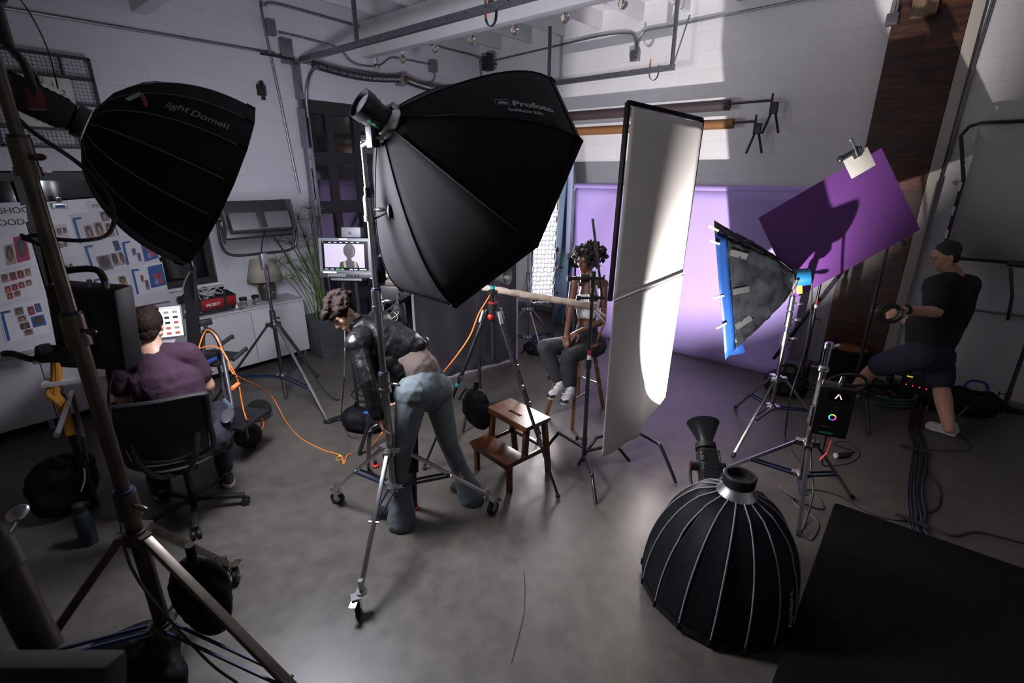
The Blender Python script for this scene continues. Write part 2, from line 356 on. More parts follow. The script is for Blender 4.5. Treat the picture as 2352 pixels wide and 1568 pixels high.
track(3.47, 3.50, -2.6, (-5.0, -3.12))
t2 = track(6.2, 3.40, -2.72, (-4.52, -2.75))
q = MB(); q.bar((-2.74, 6.2, 3.45), (-2.60, 6.2, 3.93), .03, .005, GALV); q.build('diagonal_brace', t2)
def strap(x, y, z, s, lab):
    pts = [V((x-.05, y, z+.14)), V((x-.055, y, z+.02)), V((x-.045, y, z-.05)), V((x, y, z-.09)), V((x+.05, y, z-.06)), V((x+.065, y, z+.02)), V((x+.06, y, z+.07))]
    pts = spline([p+(p-V((x, y, z)))*(s-1) for p in pts], 5); q = MB()
    for i in range(len(pts)-1): q.bar(pts[i], pts[i+1]+(pts[i+1]-pts[i])*.1, .004, .028, BLK, up=(1, 0, .01) if 0 else (0, 1, 0))
    q2 = MB().bar(pts[0]+V((.004, 0, 0)), pts[8]+V((.004, 0, 0)), .003, .02, ORG, up=(0, 1, 0))
    o = q.build('door_pull_strap'); q2.build('orange_lining', o); tag(o, lab, 'strap')
strap(-3.14, 3.47, 3.48, 1.0, 'black and orange strap loop hanging from the near ceiling track')
strap(-2.98, 6.2, 3.40, 1.0, 'black and orange strap hooked over the track end by the back wall')
# ------------------------------------------------------------------ conduits and boxes
def pipe(pts, lab, r=.014): return cable('conduit_pipe', pts, r, GALV, lab, 'pipe', k=5, n=8)
xw = -6.27
pipe([(xw, -1.5, 3.54), (xw, .5, 3.54), (xw, 3.0, 3.56), (xw, 3.08, 3.56), (xw, 3.4, 3.50)], 'long horizontal steel conduit high on the left wall')
pipe([(xw+.03, 3.26, 2.0), (xw+.03, 3.18, 3.0), (xw+.03, 3.10, 3.95), (xw, 3.16, 4.03), (xw, 3.26, 4.07), (xw, 3.6, 4.07), (xw, 4.38, 4.05)], 'steel conduit climbing the left wall then turning under the joists')
P_ = [WL(*q, xw) for q in ((640, 74), (700, 88), (765, 106), (785, 118), (805, 140), (830, 150), (862, 152), (880, 145), (896, 133), (915, 134), (988, 148))]
pipe(P_, 'bent steel conduit between the two wall boxes above the glazed door', .012)
P_ = [WL(*q, xw) for q in ((997, 163), (997, 180), (988, 188), (960, 187), (905, 176), (800, 158))]
pipe(P_, 'thin conduit dropping from the far wall box behind the springs', .01)
P_ = [WL(*q, xw) for q in ((960, 95), (1030, 113), (1098, 131))]+[V((-6.24, 6.62, 3.95)), V((-6.24, 6.64, 3.7)), V((-6.24, 6.64, 3.2))]
pipe(P_, 'conduit turning down in the corner of the two block walls')
yb = 6.67
P_ = [BK(*q, yb) for q in ((1130, 140), (1250, 112), (1380, 82), (1445, 76), (1457, 84), (1460, 100), (1460, 122))]
pipe(P_, 'conduit on the back wall bending down into the four gang outlet')
P_ = [BK(*q, yb) for q in ((1465, 122), (1466, 96), (1472, 80), (1490, 68), (1560, 56), (1700, 28), (1860, -4), (2000, -30))]
pipe(P_, 'conduit rising from the outlet and running right along the back wall')
P_ = [BK(*q, 6.66) for q in ((2300, -60), (2220, 200), (2185, 330), (2120, 535), (2053, 770))]
pipe(P_, 'vertical conduit on the white wall right of the brown wood panel', .013)
for px, s, lab, nm in (((620, 64), (.08, .10, .15), 'grey metal junction box high on the left wall, nearer one', 'junction_box'), ((993, 152), (.08, .11, .16), 'grey metal junction box above the glazed door, farther one', 'junction_box')):
    c = WL(*px, xw); q = MB(); q.box(c, s, mat('grey_box', (.17, .17, .18), .6, .3), bev=.006); tag(q.build(nm), lab, 'electrical box')
c = BK(1459, 128, 6.66); t = thing('power_outlet', 'four gang metal outlet box on the back wall under two conduits', 'outlet', c)
MB().box(c, (.12, .06, .13), GALV, bev=.006).build('box', t)
for dx in (-.027, .027):
    for dz in (-.027, .027): MB().box(c+V((dx, -.032, dz)), (.036, .01, .036), mat('dark_grey', (.05, .05, .05), .6), bev=.004).build('socket', t)
c = BK(1120, 143, 6.45); t = thing('wall_speaker', 'small black loudspeaker mounted high in the wall corner', 'speaker', c)
MB().box(c, (.14, .14, .24), BLKP, bev=.012).build('cabinet', t); MB().box(c+V((0, -.071, .09)), (.09, .005, .02), mat('grey_label', (.3, .3, .3), .6)).build('badge', t)
MB().cyl(c+V((0, .05, 0)), c+V((0, .21, 0)), .012, BLK).build('bracket', t)
c = BK(2050, 45, 6.6); t = thing('wall_bracket', 'dark metal bracket at the top left edge of the wood panel', 'bracket', c)
MB().box(c, (.10, .10, .10), mat('dark_steel', (.09, .09, .1), .5, .6), bev=.01).build('plate', t); MB().cyl(c+V((.02, 0, .05)), c+V((.02, 0, .35)), .012, STL).build('rod', t)
c = WL(600, 208, -6.15); t = thing('wall_sensor', 'small black square sensor on an arm left of the door track', 'sensor', c)
MB().box(c, (.02, .10, .11), BLKP, bev=.008).build('plate', t); MB().bar(c, c+V((-.1, .06, .01)), .015, .015, BLK).build('arm', t); MB().box(c+V((-.12, .07, .02)), (.02, .04, .2), BLK).build('mount', t)
# hanging bulbs
FIL = mat('filament', (.5, .3, .1), .4, emit=(1, .6, .25), estr=.12)
bl0 = None
BPX = ((863, 157), (925, 136), (1000, 112), (1084, 92), (1182, 70), (1298, 42), (1431, 8))
for i, px in enumerate(BPX):
    c = BK(*px, 4.62)
    if c.x < -6.2: c = BK(px[0], px[1], 4.58)
    if bl0 is None:
        t = thing('hanging_bulb', '', 'light bulb', c)
        MB().lathe([(.001, -.048), (.022, -.043), (.040, -.022), (.045, 0), (.038, .022), (.02, .045), (.016, .06)], c, (0, 0, 1), GLASS, 18, False).build('glass_globe', t)
        MB().tube([c+V((.012*cos(k*1.57), .012*sin(k*1.57), -.02+.02*(k % 2)*1.5)) for k in range(9)], .0025, FIL, 5).cyl(c+V((0, 0, .0)), c+V((0, 0, .05)), .004, GALV, n=6).build('filament', t)
        MB().lathe([(.018, .055), (.02, .07), (.02, .125), (.008, .135)], c, (0, 0, 1), WHT, 14).build('socket', t)
        MB().cyl(c+V((0, 0, .13)), (c.x, c.y, 4.09), .0025, WHT, n=5).build('cord', t)
        bl0 = t; t2_ = t
    else:
        t2_ = bl0.copy(); COL.objects.link(t2_); t2_.location = c
        for ch in bl0.children:
            k = ch.copy(); COL.objects.link(k); k.parent = t2_
    names = ['first clear globe bulb of the row, nearest the left wall', 'second clear globe bulb from the left wall in the hanging row', 'third clear globe bulb from the left wall in the hanging row',
             'middle clear globe bulb of the hanging row of seven', 'third clear globe bulb from the right end of the hanging row', 'second clear globe bulb from the right end of the hanging row', 'rightmost clear globe bulb of the row, cut by the top edge']
    t2_['label'] = names[i]; t2_['group'] = 'clear bulbs hanging under the joists'
cable('festoon_cable', [V((-6.28, 4.60, 4.085)), V((-4.5, 4.62, 4.09)), V((-2.3, 4.62, 4.085)), V((.5, 4.62, 4.09))], .006, WHT, 'white cord under the joists from which the clear bulbs hang')
# the big clock on a wire mesh frame
cc = WL(96, 236, -6.16)
t = thing('wall_clock', 'square industrial clock with wire mesh frame high on the left wall', 'clock', cc+V((-.02, 0, -.4)))
y0, y1, z0, z1 = .62, 1.40, 2.47, 3.22; q = MB()
for y in (y0, y0+.05, y1): q.box((-6.16, y, (z0+z1)/2), (.04, .022, z1-z0), FRAME)
for y in (.82, 1.2): q.box((-6.18, y, (z0+z1)/2), (.03, .016, z1-z0), FRAME)
for z in (z0, z1, 2.62, 3.05): q.box((-6.16, (y0+y1)/2, z), (.04, y1-y0, .022), FRAME)
for z in (2.84,): q.box((-6.18, (y0+y1)/2, z), (.03, y1-y0, .016), FRAME)
for y in (y0, y1):
    for z in (z0, z1): q.cyl((-6.30, y, z), (-6.14, y, z), .008, FRAME, n=6)
q.build('frame', t); q = MB()
for i in range(26): q.cyl((-6.19, y0+.03*i, z0), (-6.19, y0+.03*i, z1), .0016, FRAME, n=4, cap=False)
for i in range(25): q.cyl((-6.19, y0, z0+.03*i), (-6.19, y1, z0+.03*i), .0016, FRAME, n=4, cap=False)
q.build('wire_mesh', t)
MB().box((-6.165, 1.02, 2.84), (.02, .42, .42), mat('clock_face', (.60, .58, .53), .6, var=.1, vscale=30), bev=.003).build('face', t)
for k in range(12):
    a = radians(90-30*(k or 12)); h = k or 12
    text(str(h), .062, (-6.153, 1.02+.165*cos(a), 2.84+.165*sin(a)-.02), (0, 1, 0), (0, 0, 1), FRAME, 'numeral', t, align='CENTER')
q = MB(); q.bar((-6.145, 1.03, 2.82), (-6.145, .86, 3.02), .012, .004, FRAME, up=(1, 0, 0)); q.bar((-6.145, 1.03, 2.86), (-6.145, .92, 2.80), .016, .004, FRAME, up=(1, 0, 0)); q.cyl((-6.155, 1.02, 2.84), (-6.14, 1.02, 2.84), .015, FRAME); q.build('hands', t)
# ------------------------------------------------------------------ paper rolls on the back wall
def roll(x0, x1, z, rad, m, end_x, lab, lab2, rodz=0):
    t = thing('paper_roll', lab, 'paper roll', ((x0+x1)/2, 6.45, z-rad))
    MB().cyl((x0, 6.45, z), (x1, 6.45, z-.02), rad, m, n=24).build('tube', t)
    MB().cyl((x0-.1, 6.45, z), (end_x, 6.45, z-.01), .014, BLK, n=10).build('rod', t)
    for x in (x0-.05, end_x-.01): MB().bar((x, 6.45, z-.03), (x, 6.69, z-.03), .03, .02, BLK).cyl((x, 6.45, z-.05), (x, 6.45, z+.06), .012, BLK).build('hook', t)
    c = V((end_x+.03, 6.42, z-.06)); k = thing('spring_clamp', lab2, 'clamp', c+V((0, 0, -.28)))
    MB().box(c+V((0, 0, -.03)), (.085, .05, .12), BLKP, bev=.015).build('jaw', k)
    for s in (-1, 1): MB().tube([c+V((s*.02, 0, -.07)), c+V((s*.045, 0, -.16)), c+V((s*.085, 0, -.29))], .013, BLKP, 8, smooth=3).build('handle', k)
DBR = mat('dark_brown_roll', (.045, .032, .034), .6); TAN = mat('kraft_tube', (.22, .10, .035), .6)
roll(-4.6, -2.12, 3.02, .062, DBR, -1.66, 'dark brown paper roll on the back wall, upper of two', 'black spring clamp hanging from the upper paper roll rod')
roll(-4.6, -2.05, 2.815, .055, TAN, -1.80, 'bare tan cardboard tube under the dark roll on the back wall', 'black spring clamp hanging from the tan tube rod')
LAV = mat('lavender_paper', (.40, .30, .66), .75)
t = thing('backdrop_paper', 'lavender seamless paper backdrop hanging behind the seated woman', 'backdrop', (-2.5, 6.1, 0))
MB().cyl((-4.02, 6.20, 2.06), (-.75, 6.20, 2.06), .055, LAV, n=24).build('roll', t)
MB().cyl((-4.25, 6.20, 2.06), (-.6, 6.20, 2.06), .014, BLK, n=10).build('crossbar', t)
def pf(u, v):
    x = -3.99+u*(3.99-.98); z = 2.05*(1-v)+.004; y = 6.145-.05*v-.012*sin(u*9)*v
    return (x+.03*v*(1 if u < .5 else -1)*0, y, z)
MB().grid(pf, 40, 20, LAV).build('paper_sheet', t, solid=.001)
# ================================================================== stands
def stand(name, lab, base, hub, low, secs, feet, casters=False, leg=.024, col=None, bottom=None, metal=STL, knobs=(), blue=BLUE, rleg=False):
    bx, by = base; t = thing(name, lab, 'light stand', (bx, by, 0)); P = lambda z: V((bx, by, z))
    if bottom is None: bottom = low-.03
    q = MB(); q.cyl(P(bottom), P(hub+.05), secs[0][2], metal, n=20)
    for z0, z1, r in secs: q.cyl(P(z0), P(z1), r, metal, n=20)
    q.build('pole', t)
    for (z0, z1, r), nx in zip(secs[:-1], secs[1:]):
        q = MB(); q.cyl(P(z1-.10), P(z1+.01), r+.010, metal, n=20); q.cyl(P(z1-.11), P(z1-.08), r+.014, metal, n=20); q.cyl(P(z1-.005), P(z1+.02), r+.006, BLUE if nx[2] < r else metal, n=20); q.build('collar', t)
        q = MB(); a = V((.77, .3, 0)).normalized(); q.cyl(P(z1-.05)+a*r, P(z1-.05)+a*(r+.045), .008, metal, n=8); q.ell(P(z1-.05)+a*(r+.055), (.012, .012, .032), metal, frame(a, (0, 0, 1)) @ Matrix.Rotation(0, 3, 'Z'), 10, 8); q.build('knob', t)
    q = MB(); q.cyl(P(hub-.03), P(hub+.03), secs[0][2]+.014, metal, n=20)
    for f in feet:
        d = (V((f[0], f[1], 0))-P(0)).normalized(); q.bar(P(hub)+d*.02, P(hub)+d*.075, .05, .035, metal)
    q.build('leg_hub', t)
    q = MB(); q.cyl(P(low-.03), P(low+.03), secs[0][2]+.012, metal, n=20)
    for f in feet:
        d = (V((f[0], f[1], 0))-P(0)).normalized(); q.bar(P(low)+d*.02, P(low)+d*.06, .05, .03, metal)
    q.build('brace_hub', t)
    for f in feet:
        d = (V((f[0], f[1], 0))-P(0)); L_ = d.length; d.normalize(); ft = V((f[0], f[1], .15 if casters else .012)); a = P(hub)+d*.06
        if casters: ft = ft-d*.03
        q = MB(); q.bar(a, ft, leg, leg*.9, metal, bev=.003) if not rleg else q.cyl(a, ft, leg/2, metal, n=12)
        lo = q.build('leg', t)
        if not casters: MB().bar(ft+(a-ft).normalized()*.03, ft-(a-ft).normalized()*.012+V((0, 0, .006)), leg*1.2, leg*1.2, RUB, bev=.003).build('foot', lo)
        m_ = lerp(a, ft, (hub-low*1.0)/(hub-ft.z)*.85+.08) if low < hub*.75 else lerp(a, ft, .5)
        s_ = d.cross(V((0, 0, 1)))
        q = MB()
        for s in (-1, 1): q.bar(P(low)+d*.05+s_*s*.022, m_+s_*s*.02, .008, .016, blue); q.cyl(m_+s_*s*.03, m_-s_*s*.0, .008, metal, n=8)
        q.build('brace', t)
        if casters:
            q = MB(); top = ft; q.cyl(top+V((0, 0, -.03)), top+V((0, 0, .05)), .014, metal, n=10); q.cyl(top+V((0, 0, -.035)), top+V((0, 0, -.02)), .03, metal, n=14)
            off = s_*.02+d*.03; wc = V((top.x+off.x, top.y+off.y, .05))
            ax = (s_+d*.5).normalized()
            for s in (-1, 1): q.bar(wc+ax*s*.022, V((wc.x, wc.y, .115))+ax*s*.022, .03, .004, metal, up=ax)
            q.bar(V((wc.x, wc.y, .117))-ax*.026, V((wc.x, wc.y, .117))+ax*.026, .05, .006, metal); q.bar(V((wc.x, wc.y, .11)), V((wc.x, wc.y, .10))+d*.06+V((0, 0, 0)), .035, .006, metal)
            co = q.build('caster', t); q = MB(); q.lathe([(.030, -.014), (.046, -.013), (.05, -.008), (.05, .008), (.046, .013), (.030, .014)], wc, ax, RUB, 22); q.build('wheel', co)
            MB().lathe([(.001, -.016), (.024, -.016), (.024, .016), (.001, .016)], wc, ax, STL, 14).build('wheel_hub', co)
    return t
st1 = stand('rolling_stand', 'tall chrome rolling stand with blue braces carrying the big eight sided softbox', (-2.30, 1.57), .63, .37,
    [(.37, 1.13, .0225), (1.10, 1.63, .0185), (1.60, 2.12, .0155), (2.10, 2.40, .012)], [(-2.88, 1.47), (-1.97, 2.13), (-1.94, 1.05)], True, metal=CHR)
q = MB(); q.cyl((-2.30, 1.57, 2.12), (-2.30, 1.57, 2.18), .017, BLK).cyl((-2.28, 1.58, 2.02), (-2.20, 1.62, 2.06), .006, BLK).ell((-2.19, 1.62, 2.06), (.012, .012, .04), BLKP); q.build('tightening_knob', st1)
st2 = stand('rolling_stand', 'dark out of focus steel stand at far left with a power box hung on it', (-2.37, .30), .77, .26,
    [(.26, .98, .032), (.95, 1.75, .027), (1.70, 2.35, .023), (2.30, 3.02, .019)], [(-2.71, .70), FL(780, 1730)[:2], (-2.62, -.24)], True, leg=.036, bottom=.24, metal=mat('worn_steel', (.13, .11, .09), .34, .9, var=.2, vscale=14))
stand('light_stand', 'grey steel stand with blue braces under the LED panel beside the white credenza', (-4.85, 2.09), .82, .27,
    [(.27, .95, .019), (.93, 1.20, .015), (1.18, 1.50, .012)], [(-4.02, 2.09), (-5.16, 2.62), (-5.36, 1.58)], leg=.024, bottom=.03)
stand('light_stand', 'shiny steel stand holding the small foil covered softbox', (-.80, 4.63), .52, .24,
    [(.24, .95, .019), (.93, 1.12, .016), (1.10, 1.26, .013), (1.25, 1.33, .010)], [(-1.17, 4.90), (-.90, 3.95), (-.36, 4.86)], leg=.022, metal=CHR)
st5 = stand('light_stand', 'steel stand with blue braces and a black control box clamped on', (-.37, 3.64), .47, .22,
    [(.22, .74, .019), (.72, 1.03, .022)], [(-.93, 3.62), (-.06, 3.93), (-.27, 3.24)], leg=.026, metal=STL)
c = V((-.37, 3.64, .055)); q = MB(); q.cyl(c+V((0, 0, .96)), c+V((0, 0, 1.16)), .022, CHR, n=20); q.cyl(c+V((0, 0, 1.12)), c+V((0, 0, 1.155)), .026, CHR, n=20)
q.lathe([(.022, .95), (.034, .965), (.034, .985), (.022, 1.0)], c, (0, 0, 1), CHR, 20)
for a in (0, 2, 4.1): q.bar(c+V((.024*cos(a), .024*sin(a), 1.0)), c+V((.024*cos(a), .024*sin(a), 1.12)), .012, .006, BLK)
q.bar(c+V((-.02, 0, .97)), c+V((-.075, -.01, .975)), .018, .012, CHR); q.bar(c+V((.02, .0, 1.12)), c+V((.055, .02, 1.15)), .016, .02, CHR, bev=.004); q.build('receiver_socket', st5)
# ================================================================== softboxes
def axes(n, roll):
    n = n.normalized(); u = n.cross(V((0, 0, 1))).normalized(); v = n.cross(u)
    return n, u*cos(roll)+v*sin(roll), -u*sin(roll)+v*cos(roll)
def softbox(name, lab, apex, n, h, R, N, roll, r0, prof, fab, pipe_m, pipe_r, diff_em=0., inner=None, sag=.0, flap=.03):
    n, u, v = axes(n, roll); t = thing(name, lab, 'softbox', apex)
    def P(s, k, dr=0.):
        a = 2*pi*k/N; ra = r0+(R-r0)*prof(s)+dr; return apex+n*(h*s)+(u*cos(a)+v*sin(a))*ra
    ns = 14; q = MB()
    for k in range(N):
        def g(a, b, k=k):
            p = lerp(P(b, k), P(b, k+1), a); mid = P(b, k+.5); c_ = apex+n*(h*b); return p+(c_-p).normalized()*sag*sin(pi*a)*sin(pi*b)*R
        q.grid(g, 5, ns, fab)
    q.build('fabric_shell', t, solid=.002)
    q = MB()
    for k in range(N): q.bar(P(1, k)-n*flap, P(1, k)+n*.01, .012, .02, BLKF); q.grid(lambda a, b, k=k: lerp(P(1, k, .003), P(1, k+1, .003), a)+n*(.012-b*.045), 1, 1, BLKF)
    q.build('rim_band', t)
    if pipe_r:
        for k in range(N): MB().tube([P(i/ns, k, pipe_r*.6+(.008 if (i in (3, 4) and k % 5 == 1) else 0)) for i in range(ns+1)], pipe_r, pipe_m, 6).build('rib', t)
    D = MB(); c_ = apex+n*(h*.86); ra = r0+(R-r0)*prof(.86)-.01
    D.add([c_+(u*cos(2*pi*k/N)+v*sin(2*pi*k/N))*ra for k in range(N)], [tuple(range(N))], mat('diffuser_'+name+'%d' % N, (.8, .8, .8), .7, emit=(1, 1, 1), estr=diff_em) if diff_em else PAP, False); D.build('diffuser', t)
    return t, P, n, u, v
o1, P, n, u, v = softbox('octagonal_softbox', 'huge black eight sided softbox lettered in grey, seen from behind', OC_AP, OC_N, .625, .7417, 8, -1.19524834, .085, lambda s: 1-(1-s)**1.7, BLKF, BLKF, .004, 2.)
a = P(.80, .35); b = P(.97, .30); xd = (P(.93, .3)-P(.72, .3)); yd = P(.85, 0)-P(.85, 1); nn = xd.cross(yd).normalized()
base = P(.53, .66)+nn*.02-xd.normalized()*.06-yd.normalized()*.06
wrap_text('Profoto', .066, P, .545, .74, LETT, 'lettering', o1, bold=.0025); wrap_text('Softbox RFi', .036, P, .51, .85, LETT, 'lettering', o1, bold=.001)
G1 = lambda s_, k: lerp(P(s_, 0), P(s_, 1), k)
q = MB(); oo = G1(.49, .69); xn = (G1(.53, .69)-G1(.45, .69)).normalized(); yn = (G1(.54, .6)-G1(.54, .8)).normalized(); nn = xn.cross(yn).normalized(); oo = oo+nn*.006
q.tube([oo+xn*dx+yn*dy for dx, dy in ((-.035, -.022), (.035, -.022), (.035, .026), (-.035, .026))], .002, LETT, 5, closed=True)
q.add([oo+xn*.026*cos(k*pi/10)+yn*(.026*sin(k*pi/10)*.9-.012)+nn*.001 for k in range(11)], [tuple(range(11))], LETT, False); q.build('emblem', o1)
t = thing('studio_lamp_head', 'black lamp head with chrome ring behind the big eight sided softbox', 'studio light', OC_AP-OC_N*.1)
A = OC_AP; N_ = OC_N.normalized(); up_ = V((0, 0, 1))
MB().lathe([(.05, -.01), (.088, -.015), (.098, .0), (.10, .03), (.088, .05)], A-N_*.02, N_, CHR, 28).build('speed_ring', t)
MB().lathe([(.055, -.145), (.070, -.14), (.071, -.09), (.066, -.085), (.066, -.04), (.072, -.035), (.074, -.02)], A, N_, BLKP, 28).build('housing', t)
q = MB(); q.lathe([(.071, -.165), (.076, -.165), (.076, -.12), (.071, -.12), (.071, -.165)], A, N_, BLK, 28, False); q.build('glass_cover', t)
q = MB(); q.cyl(A-N_*.147, A-N_*.150, .052, mat('screen_grey', (.16, .15, .17), .25)); sd = N_.cross(up_).normalized(); q.build('rear_panel', t)
for s in (-1, 1): MB().box(A-N_*.03+frame(N_) @ V((s*.06, .07, 0)), (.03, .03, .04), CHR, frame(N_), .004).build('latch', t)
sdir = (RGT-N_*RGT.dot(N_)).normalized(); od = sdir.cross(N_).normalized()
if od.dot(CAM-A) < 0: od = -od
text('Profoto', .022, A-N_*.11+od*.074+sdir*.0, N_, od.cross(N_) if od.cross(N_).z > 0 else -od.cross(N_), mat('green_label', (.02, .25, .12), .5), 'label', t)
q = MB(); q.box(A-N_*.10-V((0, 0, .115)), (.05, .05, .10), BLKP, bev=.008); q.cyl(V((-2.30, 1.57, 2.38)), A-N_*.10-V((0, 0, .13)), .018, BLK); q.cyl(A-N_*.10-V((.05, .03, .12)), A-N_*.10-V((-.05, -.03, .12)), .012, CHR); q.build('mount', t)
o2, P, n, u, v = softbox('parabolic_softbox', 'black ribbed softbox with thin handwritten lettering, upper left', LD_AP, LD_N, .525, .4427, 16, 4.27338, .075, lambda s: (1-(1-s)**2.1)**.62, BLKF, GRYT, .0028, 4.)
xd = P(.92, 3.5)-P(.45, 3.5); yd = P(.7, 3)-P(.7, 4); nn = xd.cross(yd).normalized(); xn, yn = xd.normalized(), yd.normalized(); base = P(.33, 3.64)+nn*.012
wrap_text('light', .052, P, .40, 3.60, LETT, 'lettering', o2, shear=.2); wrap_text('Dome', .050, P, .565, 3.66, LETT, 'lettering', o2, shear=.2); wrap_text('I', .048, P, .80, 3.66, LETT, 'lettering', o2); wrap_text('I', .048, P, .825, 3.66, LETT, 'lettering', o2)
c = P(.24, 3.45)+nn*.012; q = MB(); q.bar(c-xn*.035-yn*.03, c+yn*.035, .016, .002, LETT, up=nn); q.bar(c+yn*.035, c+xn*.035-yn*.03, .016, .002, mat('faded_red', (.25, .04, .03), .6), up=nn); q.build('emblem', o2)
def lamp600(lab, A, N_, yoke, redm=True):
    t = thing('studio_lamp_head', lab, 'studio light', A-N_*.2); sx = yoke.normalized(); sy = N_.cross(sx)
    R = Matrix((sx, sy, N_)).transposed()
    MB().lathe([(.05, 0), (.07, -.005), (.072, -.045), (.06, -.05)], A, N_, BLKP, 24).build('bayonet_mount', t)
    MB().box(A-N_*.20, (.13, .13, .30), BLKP, R, .03).build('housing', t)
    for k_ in (-1, 1):
        q = MB(); [q.box(A-N_*(.09+.022*i)+sy*.066*k_, (.10, .006, .008), BLK, R) for i in range(9)]; q.box(A-N_*.18+sy*.065*k_, (.09, .004, .20), BLK, R); q.build('vent_grille', t)
    for s in (-1, 1):
        q = MB(); q.cyl(A-N_*.17+sx*s*.06, A-N_*.17+sx*s*.115, .035, BLKP, n=20); q.build('pivot', t)
    return t, R, sx, sy
N_ = LD_N.normalized(); yk = N_.cross(V((0, 0, 1)))
t, R, sx, sy = lamp600('black lamp head with dark red yoke knob behind the ribbed softbox at upper left', LD_AP, N_, yk)
h = LD_AP-N_*.17; q = MB(); top = h+V((.03, -.05, .20))
q.tube([h+sx*.13, h+sx*.13+V((0, 0, .12)), top], .016, BLK, 8, smooth=4); q.tube([h-sx*.13, h-sx*.13+V((0, 0, .12)), top], .016, BLK, 8, smooth=4); q.cyl(top, top+V((0, 0, .14)), .022, BLK); q.build('yoke', t)
MB().ell(h-sx*.13+V((0, 0, .0)), (.04, .04, .05), mat('dark_red', (.12, .006, .006), .5), nu=14).build('knob', t); MB().box(h+sx*.12, (.05, .06, .08), mat('dark_red', (.12, .006, .006), .5), bev=.012).build('knob', t)
text('600c Pro', .034, h+N_*-.08+sy*-.067 if (sy.dot(CAM-h) < 0) else h-N_*.08+sy*.067, N_, V((0, 0, 1)), WLET if 0 else mat('dim_lettering', (.12, .12, .12), .5), 'lettering', t)
bt = top+V((0, 0, .14))
t = thing('boom_arm', 'dark boom arm at the top left corner holding the hanging lamp head', 'boom arm', V((-2.37, .30, 2.98)))
MB().cyl(bt+V((-.15, .02, .16)), V((-2.30, .28, 3.06)), .018, BLK).build('pole', t)
MB().box(bt+V((0, 0, .07)), (.09, .07, .12), BLKP, bev=.012).cyl(bt+V((-.07, -.02, .11)), bt+V((.07, .02, .11)), .02, BLKP).build('clamp', t)
MB().box(bt+V((.04, .04, .10)), (.05, .13, .09), mat('dark_grey', (.05, .05, .05), .6), frame((1, .4, -.6)), .01).build('ratchet_plate', t)
MB().box((-2.37, .30, 3.04), (.08, .08, .10), BLKP, bev=.01).build('grip_head', t)
P_ = [h-sx*.1+V((0, 0, .1)), h+V((.12, -.1, .30)), bt+V((.08, 0, .05))]; cable('thin_wire', [h+V((.1, .06, .05)), h+V((.15, .05, .2)), h+V((.09, .02, .36)), bt+V((.02, 0, .1))], .003, BLK, 'thin black wire looping beside the hanging lamp head')
# lamp cable swooping to the stand
cable('lamp_cable', [LD_AP-N_*.30+V((0, 0, -.05)), DP(60, 290, 1.75), DP(180, 375, 1.9), DP(245, 440, 2.0), DP(262, 500, 2.0), DP(245, 540, 1.98), DP(190, 552, 1.9), DP(120, 548, 1.86), DP(80, 540, 1.85), DP(60, 545, 1.85), DP(50, 540, 1.86)], .008, BLKP, 'black lamp cable swooping in a loop in front of the mood boards')
# the big dome standing on the floor
DC = V((-.54, 2.43, .02)); AP3 = V((-.515, 2.46, .66))
o3, P, n, u, v = softbox('parabolic_softbox', 'large black ribbed softbox standing open side down on the floor', AP3, V((-.04, -.04, -1)), .64, .405, 16, .12, .085, lambda s: (1-(1-s)**2.2)**.60, BLKN, mat('pale_piping', (.22, .23, .25), .55), .0042, 0, sag=.02)
MB().lathe([(.075, -.02), (.105, -.02), (.10, .0), (.078, .025), (.072, .05)], AP3, (.02, .03, 1), ALU, 30, False).build('speed_ring', o3)
MB().lathe([(.058, .045), (.078, .045), (.082, .055), (.080, .075), (.083, .08), (.083, .10), (.078, .105), (.064, .105), (.060, .045)], AP3, (.02, .03, 1), BLKP, 30, False).lathe([(.062, .06), (.001, .061)], AP3, (.02, .03, 1), mat('dark_grey', (.05, .05, .05), .6), 30).build('bayonet_mount', o3)
k0 = min(range(160), key=lambda k: abs((P(.7, k/10)-V((-.16, 2.35, .2))).length)); kk = k0/10
xd = P(.45, kk)-P(.85, kk); yd = P(.6, kk+.4)-P(.6, kk-.4); nn = xd.cross(yd)
if nn.dot(P(.6, kk)-DC) < 0: yd = -yd
text('Aputure', .06, P(.85, kk, .01), xd, yd, LETT, 'lettering', o3)
# lit lamp head with cone reflector lying on the floor behind it, aimed up at the purple board
N_ = V((-.43, .70, .58)).normalized(); h = V((-.94, 3.27, .42)); R0 = h-N_*.33
t, R, sx, sy = lamp600('black lamp head with open cone reflector lying tilted up behind the floor softbox', h, N_, N_.cross(V((0, 0, 1))))
MB().lathe([(.050, 0), (.052, .02), (.111, .16), (.114, .163), (.108, .16), (.048, .02)], h, N_, mat('reflector_black', (.03, .03, .032), .35, .3), 32, False).build('reflector_cone', t)
MB().box(R0+N_*-.02, (.13, .12, .10), BLKP, R, .02).build('rear_box', t)
q = MB(); q.tube([h-N_*.17+sx*-.11, h-N_*.24+sx*-.125, h-N_*.34+sx*-.12, h-N_*.42+sx*-.11], .010, BLK, 8, smooth=4); q.tube([h-N_*.17+sx*.11, h-N_*.20+sx*.13, h-N_*.21+sx*.19, h-N_*.18+sx*.22], .011, BLK, 8, smooth=4); q.build('yoke_arm', t)
MB().cyl(h-N_*.34+sx*-.12, h-N_*.43+sx*-.112, .019, RED).build('red_handle', t)
MB().ell(h-N_*.17-sx*.118, (.006, .026, .026), mat('dark_red', (.12, .006, .006), .5), R).build('knob_cap', t)
fr = sy if sy.dot(CAM-h) > 0 else -sy
text('600c Pro', .036, h-N_*.09-sx*.060+fr*.068, -N_, sx, LETT, 'lettering', t)
q = MB()
